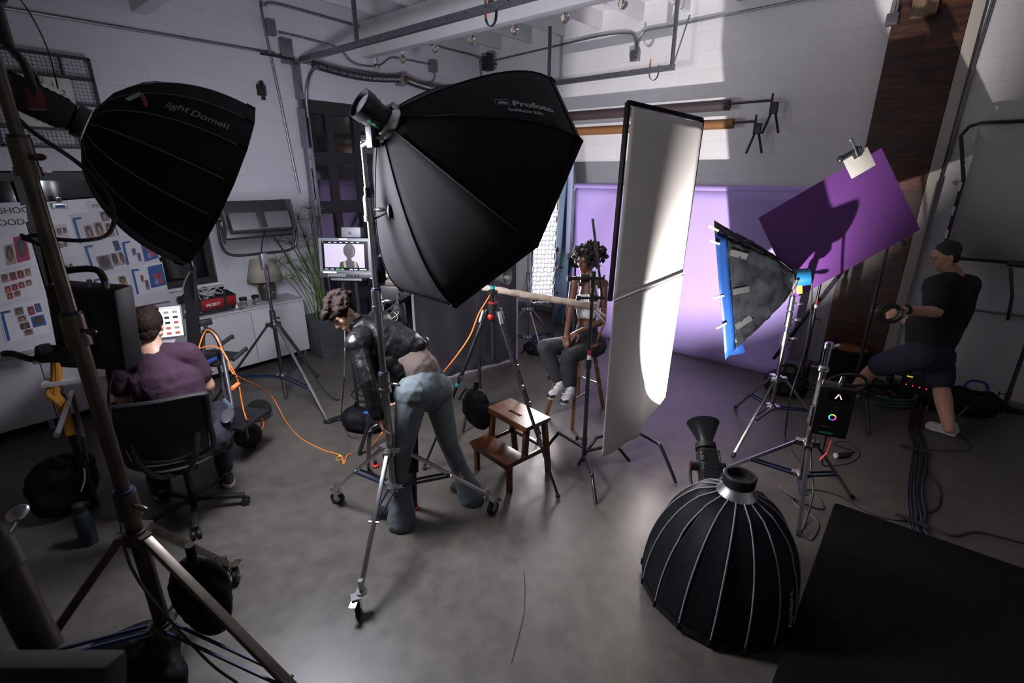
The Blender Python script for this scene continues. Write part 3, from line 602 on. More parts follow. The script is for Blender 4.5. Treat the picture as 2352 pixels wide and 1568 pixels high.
for i in range(10):
    for j in range(12): q.box(h-N_*(.08+.016*j)+sx*(-.028+.011*i)+fr*.066, (.007, .004, .010), mat('mesh_black', (.003, .003, .003), .9), R)
q.build('mesh_grille', t)
l_ = bpy.data.lights.new('floor_lamp_light', 'POINT'); l_.energy = 900; l_.color = (1, .93, .93); l_.shadow_soft_size = .02
lo = bpy.data.objects.new('floor_lamp_light', l_); COL.objects.link(lo); lo.location = h+N_*.018
# ================================================================== small blue and foil softbox
FOIL = mat('crumpled_foil', (.03, .033, .036), .16, .75, bump=1.0, bscale=9, var=.7, vscale=7); GEL = mat('blue_gel', (.006, .026, .10), .3, bump=.5, bscale=12)
BL_S = BL_N.cross(V((0, 0, 1))).normalized(); BL_U = BL_S.cross(BL_N).normalized()
if BL_U.z < 0: BL_U = -BL_U
t = thing('foil_softbox', 'small softbox wrapped in crumpled black foil with blue gel edges on a steel stand', 'softbox', BL_AP)
HW, HH, DD = .37, .52, .56
def BQ(s, a, b, ex=0.): return BL_AP+BL_N*(DD*s)+BL_S*a*(.06+(HW-.06)*s**.9+ex)+BL_U*b*(.06+(HH-.06)*s**.82+ex)
cor = [(-1, -1), (1, -1), (1, 1), (-1, 1)]
q = MB(); rr = random.Random(3)
for k in range(4):
    (a0, b0), (a1, b1) = cor[k], cor[(k+1) % 4]
    q.grid(lambda u, v: BQ(v*.88, a0+(a1-a0)*u, b0+(b1-b0)*u)+V((rr.uniform(-1, 1), rr.uniform(-1, 1), rr.uniform(-1, 1)))*.007, 16, 18, FOIL if k != 2 else BLKN, False)
q.build('foil_shell', t, solid=.002); q = MB()
for k in range(4):
    (a0, b0), (a1, b1) = cor[k], cor[(k+1) % 4]
    q.grid(lambda u, v: BQ(.86+v*.16, a0+(a1-a0)*u, b0+(b1-b0)*u, .006+.012*sin(u*11+k)*v), 12, 3, GEL if k != 2 else BLKN)
q.build('gel_strip', t, solid=.0015)
q = MB(); c_ = BQ(1, .2, -1.05); q.add([c_, c_+BL_S*-.10*0+BL_N*-.14, c_+BL_N*-.16-BL_U*.11, c_-BL_U*.13], [(0, 1, 2, 3)], GEL, False); q.build('hanging_gel', t, solid=.001)
near = 1 if (BQ(1, 1, 0)-CAM).length < (BQ(1, -1, 0)-CAM).length else -1
TAPE = mat('black_tape', (.014, .014, .015), .6); PEG = mat('pale_wood_peg', (.50, .38, .22), .6)
for b in (.72, .02, -.62): MB().bar(BQ(.62, near, b, .006), BQ(.84, near, b*1.0, .006), .05, .003, TAPE, up=BL_S).build('tape_strip', t)
for b in (1.0, .8, .0, -.45): MB().bar(BQ(.97, near, b, .012), BQ(1.10, near, b, .02), .012, .014, PEG).build('clothes_peg', t)
MB().bar(BQ(.55, near*.2, 1, .01), BQ(.62, near*.5, 1, .01), .03, .003, WHT, up=BL_U).build('white_label', t)
t = thing('tungsten_lamp_head', 'blue tungsten lamp head at the back of the foil softbox', 'studio light', BL_AP-BL_N*.05)
MB().lathe([(.062, -.125), (.07, -.12), (.072, -.02), (.066, .0)], BL_AP, BL_N, mat('lamp_blue', (.006, .085, .18), .35), 26).build('housing', t)
MB().lathe([(.066, -.005), (.09, .0), (.09, .015), (.07, .02)], BL_AP, BL_N, BLK, 24).build('speed_ring', t)
MB().box(BL_AP-BL_N*.06-V((0, 0, .10)), (.05, .07, .04), mat('yellow_plastic', (.75, .42, .02), .4), frame(BL_N), .006).build('yellow_knob', t)
MB().tube([BL_AP-BL_N*.02+BL_S*near*.08, BL_AP+BL_S*near*.085-V((0, 0, .07)), V((-.80, 4.63, 1.33))], .012, GALV, 6).build('yoke', t)
cable('power_cable', [BL_AP-BL_N*.12, BL_AP-BL_N*.16-V((0, 0, .15)), V((-.62, 4.55, .9)), V((-.63, 4.35, .5)), FL(1806, 975, .15), FL(1805, 1010, .01), FL(1830, 1050), FL(1850, 1075, .01)], .006, BLKP, 'black power cable hanging from the blue lamp head down to the floor')
# ================================================================== white hanging reflector panel
XP = -1.62
PT = {k: WL(*v, XP) for k, v in dict(TL=(1447, 235), TR=(1617, 275), mL=(1405, 692), mR=(1567, 625), bL=(1375, 1045), bR=(1525, 910)).items()}
for k in ('TR', 'mR', 'bR'): PT[k] = CAM+(PT[k]-CAM)*.895
FAB = mat('white_bounce_fabric', (.66, .64, .60), .8, bump=.05, bscale=30)
def exp_(u, c, s): return math.exp(-((u-c)/s)**2)
t = thing('reflector_panel', 'tall white fabric reflector panel on a black frame with loose fabric down to the floor', 'reflector', (PT['mL'].x, PT['mL'].y, 0))
q = MB()
for a, b in (('TL', 'TR'), ('TL', 'mL'), ('TR', 'mR')): q.bar(PT[a]-V((.014, 0, 0)), PT[b]-V((.014, 0, 0)), .03, .03, BLKN, bev=.006)
q.build('frame', t)
def upf(u, v):
    a = lerp(PT['TL'], PT['TR'], .02+.96*u); b = lerp(PT['mL'], PT['mR'], .01+.98*u)
    return lerp(a, b, .018+.004*abs(sin(u*14))*(1-v)+.98*v)+V((.006, 0, 0))
MB().grid(upf, 20, 20, FAB).build('fabric_upper', t, solid=.001)
def low(u, v):
    a = lerp(PT['mL'], PT['mR'], u); b = lerp(PT['bL'], PT['bR'], u); b.z -= .10*sin(pi*u)*min(1, (b.z+.0)/.2)
    b.z = max(.012, b.z); p = lerp(a, b, v)
    return p+V((.012+.030*sin(u*7+.6)*v*(1-u)+.05*v*exp_(u, .52, .1), 0, 0))
MB().grid(low, 40, 30, FAB).build('hanging_fabric', t, solid=.001)
MB().bar(PT['mL']+V((.018, 0, 0)), PT['mR']+V((.018, 0, 0)), .004, .012, mat('grey_seam', (.25, .25, .26), .6)).build('seam', t)
# ================================================================== black grip stands
def cstand(lab, base, top, feet, secs=2, m=BLK, tape=None, hz=.16):
    bx, by = base; t = thing('grip_stand', lab, 'light stand', (bx, by, 0)); P = lambda z: V((bx, by, z))
    q = MB(); h1 = top*.62; q.cyl(P(.07), P(h1), .0165, m, n=16); q.cyl(P(h1), P(top), .0125, m, n=16); q.build('pole', t)
    q = MB(); q.cyl(P(h1-.06), P(h1+.012), .022, m, n=16); q.cyl(P(h1-.03)+V((.02, 0, 0)), P(h1-.03)+V((.055, 0, 0)), .006, m, n=8); q.bar(P(h1-.03)+V((.06, 0, -.02)), P(h1-.03)+V((.06, 0, .02)), .012, .012, m, bev=.003); q.build('collar', t)
    q = MB(); q.cyl(P(hz+.06), P(hz+.13), .021, m, n=16); q.cyl(P(hz+.10)-V((.02, 0, 0)), P(hz+.10)-V((.06, .01, 0)), .006, m, n=8); q.box(P(hz+.10)-V((.065, .01, 0)), (.012, .03, .04), m, bev=.004); q.build('leg_lock', t)
    for i, f in enumerate(feet):
        f = V((f[0], f[1], .012)); d = V((f.x-bx, f.y-by, 0)); L_ = d.length; d.normalize(); z = hz-.035*i+.03
        a = P(z)+d*.01; b = P(z+.03)+d*L_*.62; c = V((b.x, b.y, z+.02))+d*L_*.07
        MB().tube([a, lerp(a, b, .5), lerp(a, b, .9), b+d*.02, c+V((0, 0, -.01)), lerp(c, f, .35), lerp(c, f, .7), f], .0125, m, 10, smooth=3).build('leg', t)
    if tape:
        for z, mm in tape: MB().cyl(P(z), P(z+.035), .018 if z < h1 else .0135, mm, n=16).build('tape_band', t)
    return t, P
t, P = cstand('black grip stand in front of the white reflector panel, clamping the wrapped pole', (-1.77, 3.00), 1.50, [FL(1253, 1034)[:2], FL(1445, 1061)[:2], FL(1368, 1158)[:2]], tape=((.98, RED), (.94, WHT)))
hd = P(1.55)
k = thing('grip_clamp', 'black grip head with a slanted rod on top of the front grip stand', 'clamp', hd-V((0, 0, .05)))
q = MB(); q.cyl(P(1.48), P(1.60), .018, BLK); q.cyl(hd+RGT*-.03, hd+RGT*.07, .010, BLK); q.bar(hd+RGT*.075-V((0, 0, .025)), hd+RGT*.075+V((0, 0, .025)), .012, .012, BLK, bev=.004); q.build('stem', k)
q = MB(); q.cyl(hd-RGT*.09, hd-RGT*.03, .030, BLK, n=22); q.cyl(hd-RGT*.16, hd-RGT*.09, .012, BLK); q.cyl(hd-RGT*.185, hd-RGT*.155, .02, BLK); q.build('plates', k)
e0 = DP(1361, 502, 3.42); e1 = DP(1384, 688, 3.55); MB().cyl(e0, e1, .009, BLK, n=12).build('rod', k)
k2 = thing('grip_clamp', 'second black grip head at the lower end of the slanted rod', 'clamp', e1)
q = MB(); c = DP(1362, 684, 3.55); q.cyl(c-RGT*.03, c+RGT*.03, .026, BLK, n=20); q.build('plates', k2); q = MB(); q.cyl(c-RGT*.10, c-RGT*.03, .010, BLK); q.cyl(c-RGT*.12, c-RGT*.09, .018, BLK); q.cyl(c+RGT*.03, c+RGT*.085, .012, BLK); q.cyl(c+V((0, 0, .02)), c+V((0, 0, .07)), .006, BLK); q.build('handle', k2)
t, P = cstand('black grip stand behind the hanging reflector fabric with two legs showing', (-1.66, 3.50), .80, [(-1.11, 3.27), (-1.82, 3.00), (-2.0, 3.95)], hz=.18)
cpl = thing('spring_clamp', 'worn metal clamp gripping the end of the wrapped pole', 'clamp', DP(1372, 712, 3.6))
q = MB(); a = DP(1355, 697, 3.58); b = DP(1392, 728, 3.72); q.bar(a, b, .02, .014, ALU, bev=.004); q.bar(a+V((0, 0, -.02)), b+V((0, 0, -.05)), .016, .01, ALU, bev=.003); q.build('jaw', cpl); MB().cyl(lerp(a, b, .6)+V((0, 0, .03)), lerp(a, b, .6)-V((0, 0, .06)), .007, ALU).build('pivot', cpl)
p0, p1 = DP(1108, 660, 3.88), DP(1372, 706, 3.60); q = MB(); rr = random.Random(2)
pts = [lerp(p0, p1, i/24)+V((rr.uniform(-1, 1), rr.uniform(-1, 1), rr.uniform(-1, 1)))*.003 for i in range(25)]
q.tube(pts, .024, mat('canvas_wrap', (.42, .33, .27), .85, bump=.8, bscale=25, var=.2, vscale=14), 10, rs=[.026+rr.uniform(-.003, .003) for i in range(25)]); o = q.build('wrapped_pole')
tag(o, 'canvas wrapped pole running level from the tripod to the front grip stand', 'pole')
# ================================================================== gridded strip light
ST_S = ST_N.cross(V((0, 0, 1))).normalized(); ST_U = ST_S.cross(ST_N).normalized(); ST_U = ST_U if ST_U.z > 0 else -ST_U
t = thing('strip_softbox', 'tall glowing strip softbox with white fabric grid behind the octagonal softbox', 'softbox', ST_C-V((0, 0, .7)))
SW, SH = .24, 1.30; cr = [ST_C+ST_S*a*SW/2+ST_U*b*SH/2 for a, b in cor]; bk = [ST_C-ST_N*.30+ST_S*a*.08+ST_U*b*.25 for a, b in cor]
MB().add(cr+bk, [(0, 1, 5, 4), (1, 2, 6, 5), (2, 3, 7, 6), (3, 0, 4, 7), (4, 5, 6, 7)], BLKF, False).build('fabric_shell', t, solid=.002)
q = MB(); q.add([p-ST_N*.03 for p in cr], [(0, 1, 2, 3)], mat('lit_diffuser', (.8, .8, .8), .7, emit=(.93, .95, 1), estr=2.2), False); q.build('diffuser', t)
GF = mat('grid_fabric', (.55, .55, .57), .8); rr = random.Random(8); q = MB()
for i in range(7): 
    a = -SW/2+SW*i/6; q.grid(lambda u, v: ST_C+ST_S*(a+.006*sin(v*60+i))+ST_U*(SH*(v-.5))+ST_N*(u*.045-.02), 1, 40, GF)
for j in range(27):
    b = -SH/2+SH*j/26; q.grid(lambda u, v: ST_C+ST_U*(b+.006*sin(v*19+j*1.7))+ST_S*(SW*(v-.5))+ST_N*(u*.045-.02), 1, 14, GF)
q.build('egg_crate_grid', t, solid=.003)
stand('light_stand', 'steel stand with blue brace behind the black fabric screen, carrying the strip light', (-3.62, 4.62), .66, .30, [(.3, 1.1, .018), (1.1, 1.46, .015)], [(-3.05, 4.3), (-3.5, 5.2), (-4.1, 4.55)], leg=.02)
cstand('black grip stand between the strip light and the seated woman', (-3.50, 4.98), 1.40, [(-3.82, 4.75), (-3.12, 4.82), (-3.48, 5.4)])
k = thing('grip_clamp', 'chrome and black grip head on the stand beside the strip light', 'clamp', V((-3.50, 4.98, 1.10))); q = MB(); c = V((-3.50, 4.98, 1.15)); q.cyl(c-RGT*.03, c+RGT*.05, .03, CHR); q.build('chrome_plate', k)
q = MB(); q.cyl(c+V((0, 0, .02)), c+V((0, 0, .20)), .022, BLK); q.box(c+V((0, 0, .22)), (.10, .05, .06), BLKP, bev=.01); q.cyl(c+RGT*.05, c+RGT*.11, .012, BLK); q.build('upright_arm', k)
t, P = cstand('thin black stand holding a black plate just left of the seated woman', (-3.27, 5.10), 1.40, [(-3.6, 5.3), (-2.95, 4.9), (-3.2, 5.5)])
c = V((-3.27, 5.10, 1.22)); MB().box(c, (.17, .04, .12), BLKP, bev=.006).build('black_plate', t); MB().box(c+V((-.04, .03, .12)), (.10, .01, .10), PAP, bev=.004).build('white_card', t)
# pale blue papers hanging behind
LB = mat('pale_blue_paper', (.36, .52, .66), .7); LB2 = mat('teal_grey_paper', (.07, .15, .18), .7); LB3 = mat('periwinkle_paper', (.42, .48, .70), .7)
def hang(pts_top, pts_bot, m, lab, curl=.05):
    def fn(u, v): p = lerp(lerp(pts_top[0], pts_top[1], u), lerp(pts_bot[0], pts_bot[1], u), v); return p+V((0, -1, 0))*curl*sin(u*pi)*(.3+v)
    tag(MB().grid(fn, 10, 10, m).build('paper_sheet', solid=.0015), lab, 'paper')
hang((BK(1292, 300, 6.38), BK(1312, 300, 6.38)), (BK(1272, 572, 5.6), BK(1288, 580, 5.6)), LB, 'pale blue paper sheet hanging beside the strip light, left one')
hang((BK(1306, 296, 6.39), BK(1324, 296, 6.39)), (BK(1284, 640, 5.9), BK(1304, 590, 5.9)), LB2, 'dark teal paper sheet hanging between two pale blue ones', .02)
hang((BK(1300, 298, 6.37), BK(1322, 298, 6.37)), (BK(1302, 585, 5.8), BK(1308, 580, 5.8)), LB3, 'periwinkle paper strip hanging left of the lavender backdrop')
tag(MB().prism([BK(1268, 590, 6.25), BK(1318, 596, 6.25), BK(1312, 742, 6.25), BK(1268, 745, 6.25)], (0, 1, 0), .01, mat('slate_blue_board', (.10, .15, .25), .7)).build('foam_board'), 'slate blue board leaning low behind the stands left of the seated woman', 'board')
# ================================================================== purple board with white plate
PUR = mat('purple_card', (.13, .038, .20), .6)
tr, tl, br_ = DP(2023, 336, 4.22), DP(1742, 500, 4.40), DP(2114, 527, 4.20); bl_ = tl+br_-tr
nb = (tr-tl).cross(bl_-tl).normalized(); nb = nb if nb.dot(CAM-tl) > 0 else -nb
tag(MB().prism([tl, tr, br_, bl_], -nb, .008, PUR).build('colour_board'), 'large tilted purple board clamped on black stands at right', 'board')
t = thing('plate_clamp', 'white plate with chrome spigot and black clamp on the purple board top edge', 'clamp', DP(1975, 375, 4.15))
ex = (tr-tl).normalized(); ey = (bl_-tl).normalized(); c = DP(1974, 374, 4.17)
MB().box(c, (.21, .17, .006), mat('off_white_plate', (.62, .60, .53), .5), Matrix((ex, ey, ex.cross(ey))).transposed(), .002).build('plate', t)
q = MB(); q.box(c-ey*.065+nb*.012, (.07, .04, .02), CHR, Matrix((ex, ey, ex.cross(ey))).transposed(), .004); q.cyl(c-ey*.05+nb*.02, c-ey*.20+nb*.03+V((0, 0, .01)), .010, CHR); q.ell(c-ey*.21+nb*.03, (.014, .014, .02), CHR); q.build('spigot', t)
q = MB(); q.cyl(c-ey*.11-ex*.10, c-ey*.11+ex*.04, .018, BLKP); q.box(c-ey*.11+ex*.03, (.06, .05, .05), BLKP, bev=.01); q.ell(c-ey*.11-ex*.12, (.025, .02, .03), BLKP); q.build('black_clamp', t)
cstand('black grip stand behind the purple board, nearer the lavender backdrop', (-.75, 5.60), 1.45, [FL(1845, 915)[:2], (-.40, 5.3), (-.9, 6.0)], tape=((1.02, RED), (.98, WHT)))
t, P = cstand('black grip stand under the right part of the purple board', (-.30, 5.75), 1.72, [(-.075, 5.13), (-.80, 5.55), (.12, 6.0)], tape=((1.04, RED), (1.0, WHT)))
MB().cyl(DP(2068, 545, 4.5), DP(2078, 562, 4.45), .014, BLK).build('stub', t)
tag(MB().bar(V((-.75, 5.75, 1.05)), V((-1.1, 5.95, .25)), .04, .02, BLK).build('folded_arm'), 'black arm leaning diagonally between the purple board stand and the backdrop', 'pole')
# ================================================================== people
J = DP
def blob(shapes, voxel, smooth=4, disp=0., dscale=.08, seed=0):
    b = bmesh.new()
    def sph(c, rad, R=None, sub=3):
        r = bmesh.ops.create_icosphere(b, subdivisions=sub, radius=1)
        for q in r['verts']:
            p = V((q.co.x*rad[0], q.co.y*rad[1], q.co.z*rad[2])); q.co = V(c)+(R @ p if R else p)
    for s in shapes:
        if s[0] == 'e': sph(s[1], s[2], s[3] if len(s) > 3 else None)
        else:
            _, p0, p1, r0, r1 = s; p0, p1 = V(p0), V(p1); d = p1-p0; L_ = d.length
            sph(p0, (r0,)*3, None, 2); sph(p1, (r1,)*3, None, 2)
            if L_ > abs(r0-r1)+1e-4:
                sn = (r0-r1)/L_; cs = math.sqrt(max(0, 1-sn*sn)); R = frame(d)
                a = [b.verts.new(p0+R @ V((r0*cs*cos(t), r0*cs*sin(t), r0*sn))) for t in [k*pi/10 for k in range(20)]]
                c = [b.verts.new(p1+R @ V((r1*cs*cos(t), r1*cs*sin(t), r1*sn))) for t in [k*pi/10 for k in range(20)]]
                for k in range(20): b.faces.new((a[k], a[(k+1) % 20], c[(k+1) % 20], c[k]))
                b.faces.new(a[::-1]); b.faces.new(c)
    me = bpy.data.meshes.new('tmp'); b.to_mesh(me); b.free()
    o = bpy.data.objects.new('tmp', me); COL.objects.link(o)
    m = o.modifiers.new('r', 'REMESH'); m.mode = 'VOXEL'; m.voxel_size = voxel; m.use_smooth_shade = True
    if smooth: m = o.modifiers.new('s', 'SMOOTH'); m.factor = .5; m.iterations = smooth
    if disp:
        tx = bpy.data.textures.new('folds', 'CLOUDS'); tx.noise_scale = dscale; tx.noise_depth = 2
        m = o.modifiers.new('d', 'DISPLACE'); m.texture = tx; m.strength = disp; m.mid_level = .5; m.texture_coords = 'GLOBAL'
    bpy.context.view_layer.update()
    out = bpy.data.meshes.new_from_object(o.evaluated_get(bpy.context.evaluated_depsgraph_get()))
    bpy.data.objects.remove(o); bpy.data.meshes.remove(me)
    for p in out.polygons: p.use_smooth = True
    return out
def put(me, name, m, parent=None, base=None, paint=None):
    base = parent.matrix_world.translation if parent else V(base)
    me.transform(Matrix.Translation(-base)); me.name = name; me.materials.clear(); me.materials.append(m)
    if paint:
        me.materials.append(paint[0])
        for p in me.polygons:
            if paint[1](p.center+base): p.material_index = 1
    o = bpy.data.objects.new(name, me); COL.objects.link(o); o.location = base; o.matrix_world = Matrix.Translation(base)
    if parent: o.parent = parent; o.location = (0, 0, 0); o.matrix_world = Matrix.Translation(base)
    return o
def basis_(fwd, up):
    y = V(fwd).normalized(); x = y.cross(V(up)).normalized(); z = x.cross(y); return Matrix((x, y, z)).transposed()
def head_shapes(c, B, s=1.0, fem=False):
    q = lambda x, y, z: V(c)+B @ (V((x, y, z))*s); r = lambda *a: tuple(k*s for k in a); jw = .050 if fem else .057
    S = [('e', q(0, -.012, .032), r(.073, .092, .085), B), ('e', q(0, .022, -.035), r(jw, .062, .070), B), ('e', q(0, .058, -.088), r(.022, .018, .018), B),
         ('c', q(0, .080, .022), q(0, .100, -.016), .007*s, .010*s), ('e', q(0, .092, -.020), r(.0165, .010, .008), B),
         ('c', q(-.034, .074, .032), q(.034, .074, .032), .011*s, .011*s), ('e', q(0, .080, -.049), r(.022, .011, .006), B), ('e', q(0, .078, -.058), r(.019, .011, .007), B),
         ('e', q(.036, .052, -.012), r(.024, .022, .026), B), ('e', q(-.036, .052, -.012), r(.024, .022, .026), B),
         ('c', q(jw, -.01, -.045), q(.01, .06, -.085), .016*s, .014*s), ('c', q(-jw, -.01, -.045), q(-.01, .06, -.085), .016*s, .014*s)]
    for k in (-1, 1): S += [('c', q(k*.018, .079, .021), q(k*.044, .072, .020), .0058*s, .0055*s), ('c', q(k*.020, .078, -.001), q(k*.042, .071, .0), .0050*s, .0048*s), ('e', q(k*.075, -.012, -.002), r(.008, .019, .031), B), ('c', q(k*.078, -.022, .018), q(k*.078, -.018, -.018), .007*s, .006*s)]
    return S
def face_parts(root, c, B, s, iris, brow, lip=None):
    q = lambda x, y, z: V(c)+B @ (V((x, y, z))*s)
    for k in (-1, 1):
        m = MB().ell(q(k*.031, .0705, .011), (.0125*s, .0125*s, .0095*s), mat('eye_white', (.45, .42, .40), .3), B, 12, 8)
        m.ell(q(k*.031, .0822, .0105), (.0058*s, .0022*s, .0058*s), iris, B, 10, 6); m.build('eye', root)
        MB().tube([q(k*.013, .0835, .031), q(k*.028, .0835, .036), q(k*.046, .0715, .032)], .0030*s, brow, 6, smooth=3).build('eyebrow', root)
        MB().tube([q(k*.019, .083, .0165), q(k*.031, .0845, .0185), q(k*.044, .075, .0150)], .0018*s, brow, 5, smooth=3).build('eyelash', root)
def hand_shapes(w, d, nrm, side, curl, s=1.0):
    """palm at wrist w pointing along d; nrm = back of the hand; side = thumb side sign"""
    d = V(d).normalized(); n = (V(nrm)-d*V(nrm).dot(d)).normalized(); x = d.cross(n)*side; w = V(w)
    S = [('c', w, w+d*.03*s, .026*s, .026*s)]
    for i in range(4): S.append(('c', w+d*.02*s+x*(-.026+.017*i)*s*.8, w+d*.078*s+x*(-.027+.018*i)*s, .013*s, .0115*s))
    for i, L_ in enumerate((.058, .072, .078, .068)):
        a = w+d*.080*s+x*(-.028+.0187*i)*s; t = d.copy(); L1 = L_*s
        for seg, (f, r0, r1) in enumerate(((.45, .0095, .0088), (.30, .0088, .008), (.25, .008, .0068))):
            ang = curl*(1, 1.2, .8)[seg]+.04*i; t = (t*cos(ang)-n*sin(ang)).normalized() if True else t; nn = n
            n2 = (n*cos(ang)+t*0); b_ = a+t*L1*f; S.append(('c', a, b_, r0*s, r1*s)); a = b_
    a = w+d*.022*s+x*.028*s; b_ = a+(d*.55+x*.7-n*.35).normalized()*.038*s; c = b_+(d*.85+x*.2-n*.45).normalized()*.030*s; e = c+(d*.9-n*.45).normalized()*.022*s
    S += [('c', a, b_, .014*s, .0115*s), ('c', b_, c, .0110*s, .0095*s), ('c', c, e, .0095*s, .008*s)]
    return S
def hair_cap(c, B, s, back=.0, r=(.082, .100, .092), o=(0, -.022, .045), voxel=.006, disp=.012, ds=.02, extra=()):
    q = lambda x, y, z: V(c)+B @ (V((x, y, z))*s)
    return blob([('e', q(*o), tuple(k*s for k in r), B)]+[('e', q(*p), tuple(k*s for k in rr_), B) for p, rr_ in extra], voxel, 2, disp, ds)
def shoe(parent, name, heel, toe, up, m, sole, sc=1.0):
    heel, toe = V(heel), V(toe); d = (toe-heel).normalized(); B = basis_(d, up); L_ = (toe-heel).length
    q = lambda x, y, z: heel+B @ V((x, y, z))
    up_ = blob([('c', q(0, .03, .045), q(0, L_*.45, .04), .042*sc, .038*sc), ('e', q(0, L_*.72, .030), (.045*sc, L_*.28, .030*sc), B), ('c', q(0, .035, .05), q(0, .045, .085), .040*sc, .036*sc)], .006, 4)
    o = put(up_, name, m, parent)
    k = MB(); prof = [(.030, 0), (.036, .05), (.034, .5), (.046, .72), (.044, .85), (.028, .97), (.006, 1.02)]
    pts = [q(x*sc, L_*y, 0) for x, y in prof]+[q(-x*sc, L_*y, 0) for x, y in reversed(prof)]
    k.prism([p-B @ V((0, 0, .004)) for p in pts], B @ V((0, 0, 1)), .024*sc, sole); k.build('sole', o)
    k = MB()
    for i in range(4): k.cyl(q(-.018, L_*(.42+.07*i), .078-.009*i), q(.018, L_*(.42+.07*i), .078-.009*i), .0028, sole, n=5)
    k.build('laces', o); return o
def skin(name, c, r=.5): return mat(name, c, r, sub=.08, bump=.04, bscale=90)
DARKHAIR = mat('dark_brown_hair', (.022, .012, .008), .6, bump=.6, bscale=120, spec=.3)
# ---- A: the woman bending over behind the rolling stand
SK = skin('fair_skin', (.50, .30, .21)); root_p = FL(990, 1160)
hip1, hip2 = J(948, 905, 3.14), J(1002, 895, 3.34); kn1, kn2 = J(925, 1030, 3.12), J(1030, 1015, 3.40)
an1, an2 = FL(921, 1180, .10), FL(1078, 1128, .10); ws = J(962, 845, 3.24); ch = J(890, 785, 3.22); nb_ = J(835, 752, 3.17)
sh1, sh2 = J(822, 790, 3.04), J(872, 738, 3.36); el1, el2 = J(846, 880, 2.98), J(902, 830, 3.42); wr1, wr2 = J(868, 958, 3.0), J(904, 898, 3.36)
hc = J(792, 722, 3.12); fw = (J(745, 770, 3.02)-hc).normalized(); fw = (fw+V((0, 0, -.1))).normalized(); hu = (J(800, 660, 3.15)-hc)+(hc-nb_)*.3
B = basis_(fw, hu)
bsh = [('c', hip1, kn1, .085, .058), ('c', kn1, an1, .055, .04), ('c', hip2, kn2, .085, .058), ('c', kn2, an2, .055, .04), ('c', hip1, hip2, .10, .10), ('c', (hip1+hip2)/2, ws, .12, .10), ('c', ws, ch, .105, .13),
       ('c', ch, nb_, .12, .065), ('c', nb_, hc-B @ V((0, .01, .05)), .05, .048), ('c', nb_, sh1, .06, .055), ('c', nb_, sh2, .06, .055), ('c', sh1, el1, .048, .036), ('c', el1, wr1, .036, .024), ('c', sh2, el2, .048, .036), ('c', el2, wr2, .036, .024)]
bsh += head_shapes(hc, B, .98, True)+hand_shapes(wr1, J(886, 1000, 3.02)-wr1, RGT*-1-FWD*.4, 1, .35, .95)+hand_shapes(wr2, J(906, 925, 3.32)-wr2, FWD, 1, .5, .95)
wA = put(blob(bsh, .0055, 3), 'person', SK, None, (root_p.x, root_p.y, 0))
tag(wA, 'person in black leather jacket and pale jeans bending forward behind the rolling stand', 'person')
face_parts(wA, hc, B, .98, mat('iris_brown', (.03, .015, .01), .3), DARKHAIR)
rr = random.Random(4); ex = []
for i in range(46):
    a, e = rr.uniform(0, 2*pi), rr.uniform(-.25, 1.4); p = V((.088*cos(e)*cos(a), -.022+.102*cos(e)*sin(a), .050+.09*sin(e)))
    if p.y > .062 and p.z < .055: continue
    if p.z < -.01 and p.y > -.02: continue
    ex.append((tuple(p), (.024, .024, .020)))
ex += [((.03, .075, .085), (.03, .03, .02)), ((-.02, .08, .09), (.03, .03, .02)), ((0, .095, .075), (.025, .02, .016))]
put(hair_cap(hc, B, 1.02, extra=ex, voxel=.005, disp=.014, ds=.012), 'hair', mat('curly_brown_hair', (.010, .005, .0035), .8, bump=.4, bscale=90, spec=.15), wA)
LEA = mat('black_leather', (.006, .006, .007), .34, bump=.3, bscale=40, spec=.45)
jk = [('c', sh1, el1, .068, .056), ('c', el1, lerp(el1, wr1, .95), .054, .042), ('c', sh2, el2, .066, .054), ('c', el2, lerp(el2, wr2, .92), .052, .042), ('c', nb_, ch, .085, .15), ('c', ch, J(935, 805, 3.24), .15, .135), ('c', sh1, sh2, .085, .085),
      ('c', J(972, 786, 3.28), J(900, 830, 3.2), .045, .11), ('c', J(968, 790, 3.20), J(915, 850, 3.16), .04, .06), ('c', J(905, 850, 3.2), J(900, 915, 3.16), .075, .035), ('c', J(875, 830, 3.2), J(890, 880, 3.15), .09, .05), ('c', nb_, J(815, 745, 3.14), .07, .055)]
put(blob(jk, .008, 3, .016, .11), 'leather_jacket', LEA, wA)
put(blob([('c', ws, lerp(ws, ch, .5), .128, .125), ('c', lerp(ws, hip2, .2), ws, .125, .128)], .008, 10, .004, .05), 'shirt', mat('cream_shirt', (.14, .107, .088), .8), wA)
JNS = mat('pale_denim', (.10, .122, .132), .85, bump=.1, bscale=200, var=.12, vscale=9)
he1, he2 = FL(922, 1196, .035), FL(1084, 1140, .035)
jn = [('c', hip1, kn1, .105, .068), ('c', kn1, lerp(kn1, he1, .55), .066, .062), ('c', lerp(kn1, he1, .55), he1, .060, .098), ('c', hip2, kn2, .105, .068), ('c', kn2, lerp(kn2, he2, .55), .066, .062), ('c', lerp(kn2, he2, .55), he2, .060, .098),
      ('c', hip1, hip2, .122, .122), ('c', (hip1+hip2)/2, lerp((hip1+hip2)/2, ws, .55), .135, .130)]
put(blob(jn, .008, 4, .008, .05), 'jeans', JNS, wA)
shoe(wA, 'shoe', FL(930, 1195, .01), FL(866, 1178, .005), (0, 0, 1), mat('black_suede', (.01, .01, .01), .8), RUB); shoe(wA, 'shoe', FL(1092, 1142, .01), FL(1038, 1118, .005), (0, 0, 1), mat('black_suede', (.01, .01, .01), .8), RUB)
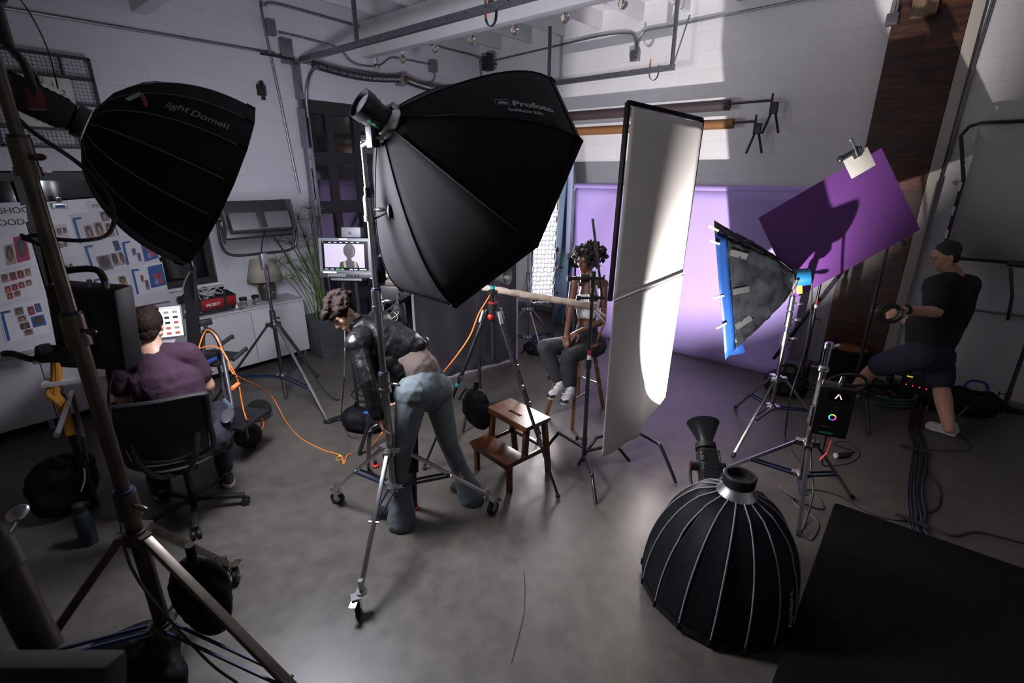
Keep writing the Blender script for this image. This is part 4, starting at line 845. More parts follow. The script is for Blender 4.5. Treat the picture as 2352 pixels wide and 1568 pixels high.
# ---- B: the seated man seen from behind
hc = J(341, 752, 3.12); fd = V((-.90, .42, 0)).normalized(); sd = V((.42, .90, 0)).normalized(); B = basis_(fd+V((0, 0, -.28)), (0, 0, 1))
nb_ = hc+V((.035, -.015, -.135)); pel = V((-3.50, .86, .56)); ch = lerp(nb_, pel, .33)+V((.03, -.01, 0)); s1, s2 = nb_-sd*.175+V((0, 0, -.055)), nb_+sd*.175+V((0, 0, -.055))
e1_, e2_ = s1-sd*.05+V((.0, 0, -.27))+fd*.04, s2+sd*.07+V((0, 0, -.26))+fd*.05; w1, w2 = e1_+fd*.24+sd*.04+V((0, 0, .03)), e2_+fd*.24-sd*.06+V((0, 0, .02))
h1, h2 = pel-sd*.10, pel+sd*.10; k1, k2 = h1+fd*.44-sd*.06+V((0, 0, .0)), h2+fd*.42+sd*.14; a1_, a2_ = FL(372, 1120, .10), FL(517, 1080, .10)
k2 = lerp(h2, a2_, .5)+V((-.22, .12, .24)); k1 = lerp(h1, a1_, .5)+V((-.26, .0, .26))
bsh = [('c', h1, k1, .085, .06), ('c', k1, a1_, .055, .04), ('c', h2, k2, .085, .06), ('c', k2, a2_, .055, .04), ('c', h1, h2, .115, .115), ('c', pel, ch, .13, .14), ('c', ch, nb_, .13, .07), ('c', nb_, hc-V((0, 0, .05)), .058, .055),
       ('c', nb_-V((0, 0, .03)), s1, .065, .06), ('c', nb_-V((0, 0, .03)), s2, .065, .06), ('c', s1, e1_, .055, .046), ('c', e1_, w1, .045, .029), ('c', s2, e2_, .055, .046), ('c', e2_, w2, .045, .029)]
bsh += head_shapes(hc, B, 1.0)+hand_shapes(w1, fd, V((0, 0, 1)), -1, .2)+hand_shapes(w2, fd, V((0, 0, 1)), 1, .2)
wB = put(blob(bsh, .006, 3), 'person', skin('tan_skin', (.42, .24, .16)), None, (pel.x, pel.y, 0)); tag(wB, 'person in purple t-shirt seated at the computer with back turned', 'person')
face_parts(wB, hc, B, 1.0, mat('iris_brown', (.03, .015, .01), .3), DARKHAIR)
put(hair_cap(hc, B, 1.03, r=(.084, .104, .096), o=(0, -.022, .038), disp=.014, ds=.012, extra=[((0, -.06, -.03), (.06, .04, .05)), ((.02, -.02, .11), (.05, .06, .025)), ((-.03, .02, .105), (.04, .05, .02))]), 'hair', mat('brown_hair', (.014, .007, .004), .7, bump=.6, bscale=130, spec=.2), wB)
PT_ = mat('purple_cotton', (.026, .006, .019), .9, bump=.08, bscale=250)
put(blob([('c', pel+V((0, 0, .02)), ch, .155, .168), ('c', ch, nb_-V((0, 0, .035)), .162, .085), ('c', nb_-V((0, 0, .045)), s1, .085, .078), ('c', nb_-V((0, 0, .045)), s2, .085, .078), ('c', s1, lerp(s1, e1_, .62), .080, .076), ('c', s2, lerp(s2, e2_, .62), .080, .076), ('c', ch-sd*.08, pel-sd*.04, .12, .12), ('c', ch+sd*.08, pel+sd*.04, .12, .12)], .008, 5, .014, .07), 't_shirt', PT_, wB)
JN2 = mat('dark_trousers', (.012, .013, .02), .85)
put(blob([('c', h1, k1, .10, .075), ('c', k1, lerp(k1, a1_, .93), .07, .06), ('c', h2, k2, .10, .075), ('c', k2, lerp(k2, a2_, .93), .07, .06), ('c', h1, h2, .135, .135)], .009, 3, .008, .06), 'trousers', JN2, wB)
SHB = mat('black_canvas', (.015, .015, .018), .8); o = shoe(wB, 'shoe', FL(508, 1072, .012), FL(530, 1118, .012), (0, 0, 1), SHB, mat('cream_sole', (.45, .42, .36), .7)); shoe(wB, 'shoe', FL(352, 1108, .012), FL(372, 1145, .012), (0, 0, 1), SHB, mat('cream_sole', (.45, .42, .36), .7))
# ---- C: the standing man at right
SKC = skin('light_skin', (.50, .27, .19)); hc = J(2170, 590, 4.42); fd = (-RGT*.93+FWD*.30); fd.z = -.42; B = basis_(fd, V((.05, 0, 1)))
nb_ = J(2190, 632, 4.46); ch = J(2180, 700, 4.46); ws = J(2140, 775, 4.5); hp = J(2128, 812, 4.5); h1, h2 = J(2112, 815, 4.42), J(2150, 820, 4.60)
k1, a1_ = J(2012, 842, 4.72), J(1962, 893, 5.0); k2, a2_ = J(2160, 882, 4.56), FL(2180, 985, .10)
s1, s2 = J(2148, 658, 4.28), J(2224, 655, 4.66); e1_, w1 = J(2150, 716, 4.18), J(2076, 712, 4.12); e2_, w2 = J(2212, 722, 4.72), J(2100, 732, 4.55)
bsh = [('c', h1, k1, .095, .065), ('c', k1, lerp(k1, a1_, .35), .058, .064), ('c', lerp(k1, a1_, .35), a1_, .064, .042), ('c', h2, k2, .10, .068), ('c', k2, lerp(k2, a2_, .35), .062, .068), ('c', lerp(k2, a2_, .35), a2_, .068, .043), ('c', h1, h2, .13, .13),
       ('c', hp, ws, .15, .16), ('c', ws, ch, .165, .165), ('c', ch, nb_, .15, .075), ('c', nb_, hc-V((0, 0, .05)), .062, .060), ('c', nb_-V((0, 0, .04)), s1, .08, .07), ('c', nb_-V((0, 0, .04)), s2, .08, .07),
       ('c', s1, e1_, .065, .052), ('c', e1_, lerp(e1_, w1, .4), .050, .046), ('c', lerp(e1_, w1, .4), w1, .046, .030), ('c', s2, e2_, .065, .052), ('c', e2_, w2, .050, .031)]
bsh += head_shapes(hc, B, 1.06)+hand_shapes(w1, J(2044, 716, 4.1)-w1, V((0, 0, 1)), 1, .55, 1.08)+hand_shapes(w2, J(2080, 728, 4.5)-w2, V((0, 0, 1)), -1, .6, 1.08)
bs2 = [('c', a1_, a1_+V((-.05, .06, -.07)), .042, .035), ('c', a2_, a2_+V((-.06, .02, -.05)), .042, .035)]
wC = put(blob(bsh, .006, 3), 'person', SKC, None, (ws.x, ws.y, 0)); tag(wC, 'person in black t-shirt and navy shorts stepping left with a coil of cable in hand', 'person')
face_parts(wC, hc, B, 1.06, mat('iris_brown', (.03, .015, .01), .3), DARKHAIR)
put(hair_cap(hc, B, 1.07, r=(.079, .096, .088), o=(0, -.028, .043), disp=.006, ds=.01, extra=[((0, -.055, -.02), (.064, .045, .055)), ((.068, -.02, .01), (.012, .02, .03)), ((-.068, -.02, .01), (.012, .02, .03))]), 'hair', mat('black_hair', (.010, .008, .007), .5, bump=.9, bscale=130), wC)
put(blob([('c', ws+V((0, 0, -.06)), ch, .178, .185), ('c', ch, nb_-V((0, 0, .05)), .175, .10), ('c', nb_-V((0, 0, .06)), s1, .10, .098), ('c', nb_-V((0, 0, .06)), s2, .10, .098), ('c', s1, lerp(s1, e1_, .75), .098, .090), ('c', s2, lerp(s2, e2_, .7), .092, .08), ('c', J(2125, 740, 4.38), J(2120, 790, 4.45), .14, .13)], .008, 4, .018, .09), 't_shirt', mat('black_cotton', (.006, .0065, .0075), .9), wC)
put(blob([('c', h1, lerp(h1, k1, .86), .135, .110), ('c', h2, lerp(h2, k2, .80), .135, .118), ('c', h1, h2, .15, .15), ('c', hp, lerp(hp, ws, .5), .165, .165)], .009, 4, .012, .08), 'shorts', mat('navy_cotton', (.012, .014, .03), .85), wC)
SHW = mat('white_sneaker', (.50, .50, .52), .6); o = shoe(wC, 'sneaker', FL(2196, 1000, .012), FL(2126, 978, .012), (0, 0, 1), SHW, mat('white_sole', (.6, .6, .6), .6), 1.1); shoe(wC, 'sneaker', J(1972, 897, 5.0)-V((0, 0, .07)), J(1928, 900, 5.2)-V((0, 0, .07)), (0, 0, 1), SHW, mat('white_sole', (.6, .6, .6), .6), 1.1)
d = (w1-e1_).normalized(); MB().cyl(w1-d*.05, w1-d*.015, .036, BLKP, n=20).box(w1-d*.03+V((0, 0, .038)), (.04, .035, .012), BLKP, bev=.004).build('wristwatch', wC)
q = MB(); rr = random.Random(6); c = J(2042, 722, 4.02)
for i in range(7):
    ct = c+V((rr.uniform(-.02, .02), rr.uniform(-.02, .02), rr.uniform(-.02, .02))); ax = frame(RGT*.3+FWD*.8+V((0, 0, rr.uniform(-.2, .4)))); ra, rb = rr.uniform(.07, .10), rr.uniform(.055, .08)
    q.tube([ct+ax @ V((ra*cos(k*pi/8), rb*sin(k*pi/8), 0)) for k in range(16)], .006, BLKP, 6, closed=True)
tag(q.build('coiled_cable'), 'bundle of coiled black cable held in the hands of the standing person', 'cable')
# ---- D: the seated model
SKD = skin('deep_brown_skin', (.12, .048, .028), .42); hc = J(1347, 601, 4.60); fd = -RGT*.80-FWD*.62; fd.z = -.22; B = basis_(fd, V((.06, 0, 1)))
nb_ = J(1352, 641, 4.64); ch = J(1350, 690, 4.66); ws = J(1348, 735, 4.70); pel = J(1347, 785, 4.72); h1, h2 = J(1327, 790, 4.66), J(1367, 792, 4.76)
k1, a1_ = J(1250, 797, 4.42), J(1284, 872, 4.55); k2, a2_ = J(1304, 820, 4.42), J(1310, 884, 4.52)
s1, s2 = J(1320, 645, 4.58), J(1387, 652, 4.74); e1_, w1 = J(1309, 718, 4.54), J(1301, 768, 4.46); e2_, w2 = J(1384, 738, 4.66), J(1325, 764, 4.48)
bsh = [('c', h1, k1, .078, .055), ('c', k1, a1_, .052, .037), ('c', h2, k2, .078, .055), ('c', k2, a2_, .052, .037), ('c', h1, h2, .10, .10), ('c', pel, ws, .115, .082), ('c', ws, ch, .084, .108), ('c', ch, nb_, .10, .05), ('c', nb_, hc-B @ V((0, .012, .05)), .043, .043),
       ('c', nb_-V((0, 0, .02)), s1, .05, .048), ('c', nb_-V((0, 0, .02)), s2, .05, .048), ('c', s1, e1_, .042, .034), ('c', e1_, w1, .034, .022), ('c', s2, e2_, .042, .034), ('c', e2_, w2, .034, .022)]
fp = -RGT*.6-FWD*.8
for k in (-1, 1): bsh.append(('e', J(1350, 694, 4.62)+RGT*.055*k+fp*.075, (.052, .052, .055)))
bsh += head_shapes(hc, B, .96, True)+hand_shapes(w1, J(1298, 792, 4.38)-w1, fp, 1, .25, .92)+hand_shapes(w2, J(1300, 782, 4.40)-w2, fp+V((0, 0, .5)), -1, .35, .92)
qm = hc+B @ V((0, .09, -.055))*.96
wD = put(blob(bsh, .0045, 3), 'person', SKD, None, (pel.x, pel.y, 0), (mat('dark_red_lips', (.16, .008, .02), .35), lambda c: (c-qm).length < .024))
tag(wD, 'person in white crop top and dark jeans sitting on the tall wooden stool', 'person')
face_parts(wD, hc, B, .96, mat('iris_black', (.01, .006, .004), .2), DARKHAIR)
rr = random.Random(11); ex = []
for i in range(190):
    a, e = rr.uniform(0, 2*pi), rr.uniform(-.65, 1.5); R_ = rr.uniform(.85, 1.15); p = V((.138*cos(e)*cos(a)*R_, -.045+.142*cos(e)*sin(a)*R_, .040+.112*sin(e)*R_))
    if p.y > .055 and p.z < .085 and abs(p.x) < .085: continue
    if p.z < -.02 and p.y > .02: continue
    rd = rr.uniform(.012, .022); ex.append((tuple(p), (rd, rd, rd)))
put(hair_cap(hc, B, 1.0, r=(.105, .108, .100), o=(0, -.042, .050), extra=ex, voxel=.0045, disp=.024, ds=.012), 'hair', mat('curly_black_hair', (.008, .006, .006), .45, bump=.9, bscale=150), wD)
WT = mat('white_cotton', (.66, .65, .68), .85, bump=.06, bscale=200)
tp = [('c', lerp(ws, ch, .35), ch-V((0, 0, .01)), .100, .118)]
for k in (-1, 1): tp += [('e', J(1350, 697, 4.62)+RGT*.055*k+fp*.075, (.060, .060, .060))]
tp += [('c', ch+fp*.105+RGT*-.085+V((0, 0, .02)), s1+RGT*.045+V((0, 0, .045))+fp*.01, .020, .016), ('c', ch+fp*.105+RGT*.085+V((0, 0, .02)), s2-RGT*.045+V((0, 0, .045))+fp*.01, .020, .016)]
put(blob(tp, .005, 8), 'crop_top', WT, wD)
JN3 = mat('charcoal_denim', (.018, .022, .026), .85, bump=.1, bscale=200)
f1, f2 = lerp(k1, a1_, .88), lerp(k2, a2_, .88)
put(blob([('c', h1, k1, .095, .070), ('c', k1, f1, .068, .068), ('c', h2, k2, .095, .070), ('c', k2, f2, .068, .066), ('c', h1, h2, .118, .118), ('c', pel, lerp(pel, ws, .65), .128, .098)], .007, 3, .010, .05), 'jeans', JN3, wD)
MB().ell(lerp(pel, ws, .62)+fp*.10, (.009, .009, .009), CHR).build('button', wD)
SD = mat('white_leather', (.55, .54, .56), .5)
for hx, tx in ((J(1291, 886, 4.58), J(1272, 893, 4.44)), (J(1314, 896, 4.55), J(1302, 906, 4.42))):
    dd = (tx-hx); dd.z = 0; hx = hx-V((0, 0, .03)); tx = hx+dd.normalized()*.235+V((0, 0, -.01)); o = shoe(wD, 'sneaker', hx, tx, (0, 0, 1), SD, mat('cream_sole', (.45, .42, .36), .7), .95)
    B2 = basis_(tx-hx, (0, 0, 1)); MB().ell(hx+B2 @ V((0, .205, .022)), (.040, .036, .024), BLKP, B2).ell(hx+B2 @ V((0, .02, .045)), (.041, .028, .032), BLKP, B2).build('black_toe_panel', o)
# ================================================================== left side: credenza and what stands on it
CRM = mat('white_laminate', (.52, .51, .52), .45)
def cabinet(y0, y1, lab):
    t = thing('cabinet', lab, 'cabinet', (-6.07, (y0+y1)/2, 0))
    MB().box((-6.08, (y0+y1)/2, .425), (.40, y1-y0-.004, .65), CRM).build('body', t)
    n = max(1, round((y1-y0)/.6)); w_ = (y1-y0)/n
    for i in range(n): MB().box((-5.87, y0+w_*(i+.5), .42), (.02, w_-.008, .62), CRM, bev=.003).build('door', t)
    for y in (y0+.05, y1-.05): MB().box((-5.92, y, .05), (.04, .04, .10), ALU).build('leg', t)
cabinet(-.75, .44, 'white two door cabinet unit at the far left of the low credenza'); cabinet(.44, 1.64, 'white cabinet unit in the middle of the credenza behind the seated person'); cabinet(1.64, 2.93, 'white cabinet unit at the right end of the credenza beside the planter')
tag(MB().box((-6.075, 1.09, .765), (.43, 3.70, .022), CRM, bev=.003).build('credenza_top'), 'long white top running over the low wall cabinets', 'worktop')
c = V((-6.10, 2.61, .776)); t = thing('table_lamp', 'bronze table lamp with cream drum shade on the credenza', 'lamp', c)
MB().lathe([(.05, 0), (.075, .01), (.095, .08), (.105, .15), (.10, .20), (.075, .235), (.03, .25), (.012, .26), (.010, .34)], c, (0, 0, 1), mat('bronze', (.16, .14, .12), .35, .8, bump=.3, bscale=60), 28).build('base', t)
MB().lathe([(.20, .25), (.135, .50)], c, (0, 0, 1), mat('cream_shade', (.45, .42, .34), .85), 30, False).build('lamp_shade', t, solid=.003)
for i, (px, lab) in enumerate((((572, 697), 'glass jar with black lid on the credenza, left of the pair'), ((602, 692), 'glass jar with black lid on the credenza, right of the pair'))):
    c = V((-6.0, 2.28+.14*i, .776)); k = thing('glass_jar', lab, 'jar', c, 'glass jars with black lids')
    MB().lathe([(.035, 0), (.04, .01), (.038, .03), (.03, .05), (.035, .07), (.035, .08)], c, (0, 0, 1), GLASS, 20, False).lathe([(.033, .004), (.001, .005)], c, (0, 0, 1), mat('grey_contents', (.2, .2, .2), .6), 18).build('body', k)
    MB().lathe([(.040, .075), (.042, .078), (.042, .105), (.038, .11)], c, (0, 0, 1), BLKP, 20).build('lid', k)
c = V((-5.97, 2.20, .776)); tag(MB().lathe([(.085, 0), (.09, .012), (.06, .02), (.05, .05), (.04, .05)], c+V((.02, -.02, 0)), (0, 0, 1), GLASS, 24, False).build('glass_dish'), 'clear glass dish lying on the credenza edge beside the jars', 'dish')
c = V((-6.06, 1.93, .776)); t = thing('tool_bag', 'open red and black tool bag full of white cable on the credenza', 'bag', c)
B = Matrix.Rotation(radians(4), 3, 'Z'); q = MB(); RC = mat('red_canvas', (.36, .012, .015), .8); BC = mat('black_canvas', (.015, .015, .018), .8)
q.add([c+V(p) for p in ((.12, -.22, 0), (.12, .22, 0), (-.11, .22, 0), (-.11, -.22, 0), (.14, -.25, .18), (.14, .25, .18), (-.12, .25, .20), (-.12, -.25, .20))], [(0, 1, 2, 3), (0, 1, 5, 4), (1, 2, 6, 5), (2, 3, 7, 6), (3, 0, 4, 7)], BC, False); q.build('body', t, solid=.012, bevel=.01)
MB().add([c+V(p) for p in ((.139, -.24, .06), (.139, .24, .06), (.150, .245, .17), (.150, -.245, .17))], [(0, 1, 2, 3)], RC, False).build('red_panel', t, solid=.004)
for y in (-.13, .13): MB().bar(c+V((.145, y, .02)), c+V((.157, y, .18)), .03, .004, BC, up=(1, 0, 0)).build('strap', t)
MB().add([c+V(p) for p in ((-.12, -.2, .2), (-.12, .22, .2), (-.02, .20, .25), (-.02, -.18, .25))], [(0, 1, 2, 3)], BC, False).build('top_flap', t, solid=.008)
text('HUSKY', .045, c+V((.160, -.075, .095)), (0, 1, 0), (.09, 0, 1), WLET, 'lettering', t, bold=.0012, shear=.15)
q = MB(); rr = random.Random(3)
for i in range(9):
    cc_ = c+V((rr.uniform(-.03, .05), rr.uniform(-.12, .10), .17+.012*i)); ra = rr.uniform(.05, .10); q.tube([cc_+V((ra*.8*cos(k*pi/8), ra*sin(k*pi/8), .02*sin(k*pi/4+i))) for k in range(16)], .006, mat('white_cable', (.5, .5, .5), .5), 6, closed=True)
tag(q.build('cable_coil'), 'white cables coiled in the top of the red tool bag', 'cable')
q = MB(); rr = random.Random(21); q.grid(lambda u, v: V((-6.02+.12*u, 1.58+.22*v, .80+.12*sin(u*pi)*sin(v*pi)+rr.uniform(0, .03))), 14, 14, mat('clear_plastic', (.6, .6, .65), .15, trans=.8)); tag(q.build('plastic_bag', solid=.001), 'crumpled clear plastic bag on the credenza beside the tool bag', 'bag')
# planter with papyrus
c = V((-5.82, 3.14, 0)); t = thing('potted_papyrus', 'tall papyrus plant in a dark square planter by the glazed door', 'plant', c)
PLM = mat('slate_planter', (.05, .055, .06), .7, var=.25, vscale=7); q = MB(); a, b_, hh = .155, .19, .52
ring = lambda s, z: [c+V((x*s, y*s, z)) for x, y in ((-1, -1), (1, -1), (1, 1), (-1, 1))]
q.add(ring(a, 0)+ring(b_, hh)+ring(b_-.02, hh)+ring(b_-.025, hh-.08), [(0, 1, 2, 3)]+[(i, (i+1) % 4, 4+(i+1) % 4, 4+i) for i in range(4)]+[(4+i, 4+(i+1) % 4, 8+(i+1) % 4, 8+i) for i in range(4)]+[(8+i, 8+(i+1) % 4, 12+(i+1) % 4, 12+i) for i in range(4)], PLM, False); q.build('planter', t)
MB().box(c+V((0, 0, hh-.09)), (.34, .34, .02), mat('soil', (.03, .02, .015), .95)).build('soil', t)
GRN = [mat('papyrus_green', (.05, .10, .025), .6), mat('papyrus_light', (.12, .17, .05), .6)]; rr = random.Random(12)
tips = [((648, 500), 1.95), ((685, 505), 1.95), ((730, 500), 1.9), ((638, 555), 1.7), ((700, 545), 1.8), ((705, 565), 1.7), ((668, 560), 1.65), ((640, 600), 1.5), ((665, 605), 1.5), ((720, 590), 1.5), ((690, 620), 1.4), ((655, 640), 1.3), ((710, 480), 2.0), ((672, 640), 1.35), ((625, 540), 1.6), ((700, 600), 1.5)]
for i, (px, z) in enumerate(tips):
    tip = WL(px[0], px[1], -5.82+rr.uniform(-.25, .12)); b0 = c+V((rr.uniform(-.1, .1), rr.uniform(-.1, .1), hh-.09)); q = MB(); m = GRN[i % 2]
    mid = lerp(b0, tip, .5)+V((0, 0, .10)); q.tube([b0, lerp(b0, mid, .6)+V((0, 0, .04)), mid, lerp(mid, tip, .6)+V((0, 0, .02)), tip], .006, m, 5, smooth=4); o = q.build('stem', t)
    q = MB()
    for k in range(42):
        a = rr.uniform(0, 2*pi); e = rr.uniform(-.2, 1.3); L_ = rr.uniform(.10, .20); d = V((cos(a)*cos(e), sin(a)*cos(e), sin(e))); e1 = tip+d*L_*.55; e2 = tip+d*L_+V((0, 0, -.05*cos(e)))
        q.tube([tip, e1, e2], .0013, m, 3, cap=False)
    q.build('leaf_spray', o)
for i in range(8):
    b0 = c+V((rr.uniform(-.1, .1), rr.uniform(-.1, .1), hh-.09)); MB().tube([b0, b0+V((rr.uniform(-.05, .05), rr.uniform(-.05, .05), .5)), b0+V((rr.uniform(-.15, .2), rr.uniform(-.2, .2), rr.uniform(.8, 1.1)))], .0055, GRN[i % 2], 5, smooth=4).build('stem', t)
# ------------------------------------------------------------------ LED panel light on its stand
c = J(583, 492, 4.92); t = thing('led_panel_light', 'rectangular black LED panel light with open yoke on the grey stand', 'studio light', V((-4.85, 2.09, 1.50)))
top = V((-4.85, 2.09, 1.50)); pc = top+V((0, 0, .36)); nx = V((-.90, .10, -.36)).normalized(); sx = nx.cross(V((0, 0, 1))).normalized(); uy = sx.cross(nx).normalized(); uy = uy if uy.z > 0 else -uy
R = Matrix((sx, uy, nx)).transposed(); LG = mat('panel_grey', (.05, .052, .056), .55)
MB().box(pc+nx*.05, (.58, .34, .07), BLKP, R, .008).build('panel', t); q = MB()
MB().box(pc-nx*.05-uy*.06, (.52, .16, .12), LG, R, .012).build('driver_box', t)
for s in (-1, 1):
    q = MB(); pts = [(-.20, .10), (.20, .10), (.12, -.12), (-.10, -.14)]
    q.prism([pc+sx*s*.295+uy*a+nx*b for a, b in pts], sx*s, .012, LG); q.build('side_plate', t)
    MB().cyl(pc+sx*s*.30-nx*.02, pc+sx*s*.345-nx*.02, .03, BLKP, n=18).build('pivot_knob', t)
MB().tube([pc+sx*.335-nx*.02, pc+sx*.335-V((0, 0, .22)), pc+sx*.26-V((0, 0, .32)), pc-V((0, 0, .33)), pc-sx*.26-V((0, 0, .32)), pc-sx*.335-V((0, 0, .22)), pc-sx*.335-nx*.02], .013, BLK, 10, smooth=5).build('yoke', t)
MB().box(top+V((0, 0, -.05)), (.06, .06, .16), ALU, bev=.008).build('mount', t); MB().box(pc-nx*.115-uy*.05, (.07, .16, .012), BLK, R, .004).build('battery_plate', t)
MB().box(pc+sx*.309*(-1)-nx*.0+uy*.0, (.004, .12, .05), mat('label_grey', (.3, .3, .3), .6), R).build('label', t)
cable('panel_cable', [pc-nx*.1-uy*.15, pc-V((.03, .0, .35)), top+V((.06, 0, -.15)), V((-4.80, 2.09, .9)), V((-4.6, 2.2, .5)), V((-4.4, 2.4, .02)), V((-4.7, 2.9, .01))], .006, BLKP, 'black cable running down the LED panel stand')
# ------------------------------------------------------------------ field monitor on a stand
c = DP(793, 592, 4.25); nrm = (V((.15, -1, .05))*.55+(CAM-c).normalized()*.6).normalized(); nrm.z = .12; nrm.normalize(); sx = V((0, 0, 1)).cross(nrm).normalized(); uy = nrm.cross(sx); R = Matrix((sx, uy, nrm)).transposed()
MG = mat('monitor_grey', (.07, .075, .085), .5); t = thing('field_monitor', 'grey studio monitor showing a silhouette of a curly haired head', 'monitor', c-V((0, 0, .2)))
MB().box(c-nrm*.05, (.47, .335, .10), MG, R, .008).build('housing', t)
MB().box(c+nrm*.002-uy*.145, (.47, .05, .02), mat('monitor_black', (.02, .02, .022), .45), R, .004).build('control_strip', t)
q = MB(); SCR = mat('screen_black', (.003, .003, .004), .2); q.box(c+nrm*.001+uy*.018, (.41, .245, .006), SCR, R); so = q.build('screen', t)
LS = mat('screen_lilac', (.1, .1, .1), .4, emit=(.46, .38, .58), estr=1.0); q = MB(); q.box(c+nrm*.0045+uy*.018-sx*.005, (.355, .20, .002), LS, R); q.build('picture', so)
SIL = mat('screen_dark_figure', (.006, .005, .007), .4, emit=(.025, .02, .03), estr=.5); q = MB(); rr = random.Random(5); pp = lambda x, y, h=.0062: c+sx*x+uy*(y+.018)+nrm*h
def disc(x, y, rx, ry, m, h=.0062, n=22): q.add([pp(x+rx*cos(k*2*pi/n), y+ry*sin(k*2*pi/n), h) for k in range(n)], [tuple(range(n))], m, False)
disc(.038, .045, .040, .052, SIL); 
for k in range(26): a = k*2*pi/26; disc(.042+.046*cos(a), .042+.054*sin(a), .009, .009, SIL, .0064+.00002*k, 8)
q.add([pp(.02, 0, .0066), pp(.055, 0, .0066), pp(.060, -.04, .0066), pp(.105, -.055, .0066), pp(.125, -.10, .0066), pp(-.055, -.10, .0066), pp(-.045, -.055, .0066), pp(.015, -.04, .0066)], [tuple(range(8))], SIL, False)
q.build('silhouette', so); STP = mat('screen_strap', (.1, .1, .05), .4, emit=(.22, .20, .12), estr=.8)
for x in (-.015, .078): MB().add([pp(x, -.05, .0072), pp(x+.018, -.05, .0072), pp(x+.024, -.10, .0072), pp(x+.004, -.10, .0072)], [(0, 1, 2, 3)], STP, False).build('shoulder_strap', so)
q = MB(); WE = mat('screen_white', (.2, .2, .2), .4, emit=(.8, .85, .9), estr=.7); GE = mat('screen_green', (.1, .3, .1), .4, emit=(.1, .8, .2), estr=.7)
for i, x in enumerate((-.19, -.13, -.08, -.03, .02, .07, .12)): q.box(pp(x, .112, .005), (.026 if i else .008, .006, .001), WE, R)
for i, x in enumerate((-.17, -.12, -.07, -.03, .05, .09, .14, .17)): q.box(pp(x, -.115, .005), (.03, .007, .001), GE if i in (2, 3) else WE, R)
q.build('readouts', so)
for i in range(4): MB().cyl(c-uy*.148+sx*(.02+.03*i)+nrm*.012, c-uy*.148+sx*(.02+.03*i)+nrm*.026, .010, BLKP, n=14).build('knob', t)
q = MB()
for i in range(9):
    for j in (0, 1): q.box(c-uy*(.14+.014*j)+sx*(-.15+.018*i)+nrm*.013, (.011, .006, .003), mat('button_grey', (.25, .25, .26), .5), R)
q.build('buttons', t); MB().box(c+uy*.158+sx*-.01+nrm*.003, (.07, .010, .003), WLET, R).box(c-uy*.125+sx*-.14+nrm*.014, (.12, .012, .003), WLET, R).build('labels', t)
k = thing('wireless_receiver', 'small grey receiver box on top of the field monitor', 'receiver', c+uy*.17); MB().box(c+uy*.215+sx*.06-nrm*.05, (.17, .085, .09), MG, R, .006).build('body', k); MB().ell(c+uy*.21+sx*.05-nrm*.003, (.012, .012, .004), BLKP, R).box(c+uy*.21+sx*.052, (.010, .004, .002), RED, R).build('button', k)
b = c-nrm*.06; t = thing('monitor_stand', 'black twin post stand under the field monitor', 'stand', (b.x, b.y, 0)); MB().box(c-uy*.185-nrm*.05, (.28, .02, .12), MG, R, .004).build('top_plate', t)
for s in (-1, 1): MB().cyl(V((b.x+sx.x*s*.06, b.y+sx.y*s*.06, .03)), c-uy*.19-nrm*.05+sx*s*.06, .014, BLK).build('post', t)
for a in (0, 2.1, 4.2): MB().bar((b.x, b.y, .10), (b.x+.38*cos(a), b.y+.38*sin(a), .02), .03, .02, BLK).build('leg', t)
k = MB(); cc_ = DP(858, 640, 4.1); 
for i, m in enumerate((mat('sticker_blue', (.05, .18, .7), .5), ORG, mat('sticker_green', (.02, .4, .2), .5))): k.box(cc_+RGT*(.012*i-.012), (.013, .01, .075), m, frame(FWD, (0, 0, 1)))
tag(k.build('colour_tags'), 'blue orange and green tags hanging at the right edge of the monitor', 'tag')
# cine camera on tripod, behind the bending person
c = DP(912, 672, 4.0); t = thing('camera_rig', 'black camera rig with cables and tiny lights on a fluid head tripod', 'camera', c-V((0, 0, .2)))
MB().box(c+V((0, 0, .02)), (.16, .26, .12), BLKP, Matrix.Rotation(.5, 3, 'Z'), .01).build('body', t); MB().box(c+V((0, 0, .10)), (.10, .20, .04), mat('brown_black', (.04, .03, .02), .5), Matrix.Rotation(.5, 3, 'Z'), .008).build('top_plate', t)
MB().cyl(c+V((-.03, .05, .02)), c+V((-.16, .28, .02)), .05, BLKP).build('lens', t); q = MB()
q.tube([c+V((-.05, 0, .15)), c+V((-.07, -.02, .26)), c+V((-.12, -.05, .30))], .012, ALU, 8, smooth=4); q.bar(c+V((-.14, -.05, .28)), c+V((-.02, -.06, .36)), .012, .01, GALV); q.cyl(c+V((-.06, -.03, .12)), c+V((-.06, -.03, .28)), .02, GALV); q.build('monitor_arm', t)
q = MB(); q.ell(c+V((.02, -.10, .16)), (.006,)*3, mat('green_led', (.1, .5, .1), .4, emit=(.4, 1, .1), estr=4)); q.ell(c+V((.05, -.10, .05)), (.006,)*3, mat('green_led', (.1, .5, .1), .4)); q.build('indicator_lights', t)
MB().box(c+V((-.03, -.14, -.0)), (.04, .01, .02), TEAL).build('teal_tape', t)
for k in range(3): MB().tube([c+V((.06, -.06, .08-.04*k)), c+V((.16, -.12, -.02-.05*k)), c+V((.05, -.2, -.12-.03*k)), c+V((-.02, -.1, -.05))], .006, BLKP, 6, smooth=5).build('loose_cable', t)
q = MB(); q.lathe([(.05, -.26), (.06, -.25), (.06, -.12), (.05, -.08)], c, (0, 0, 1), BLKP, 20); q.build('fluid_head', t); f = c-V((0, 0, .18)); MB().cyl(f+V((.02, -.06, 0)), f+V((.03, -.075, 0)), .042, BLK, n=24).build('head_disc', t)
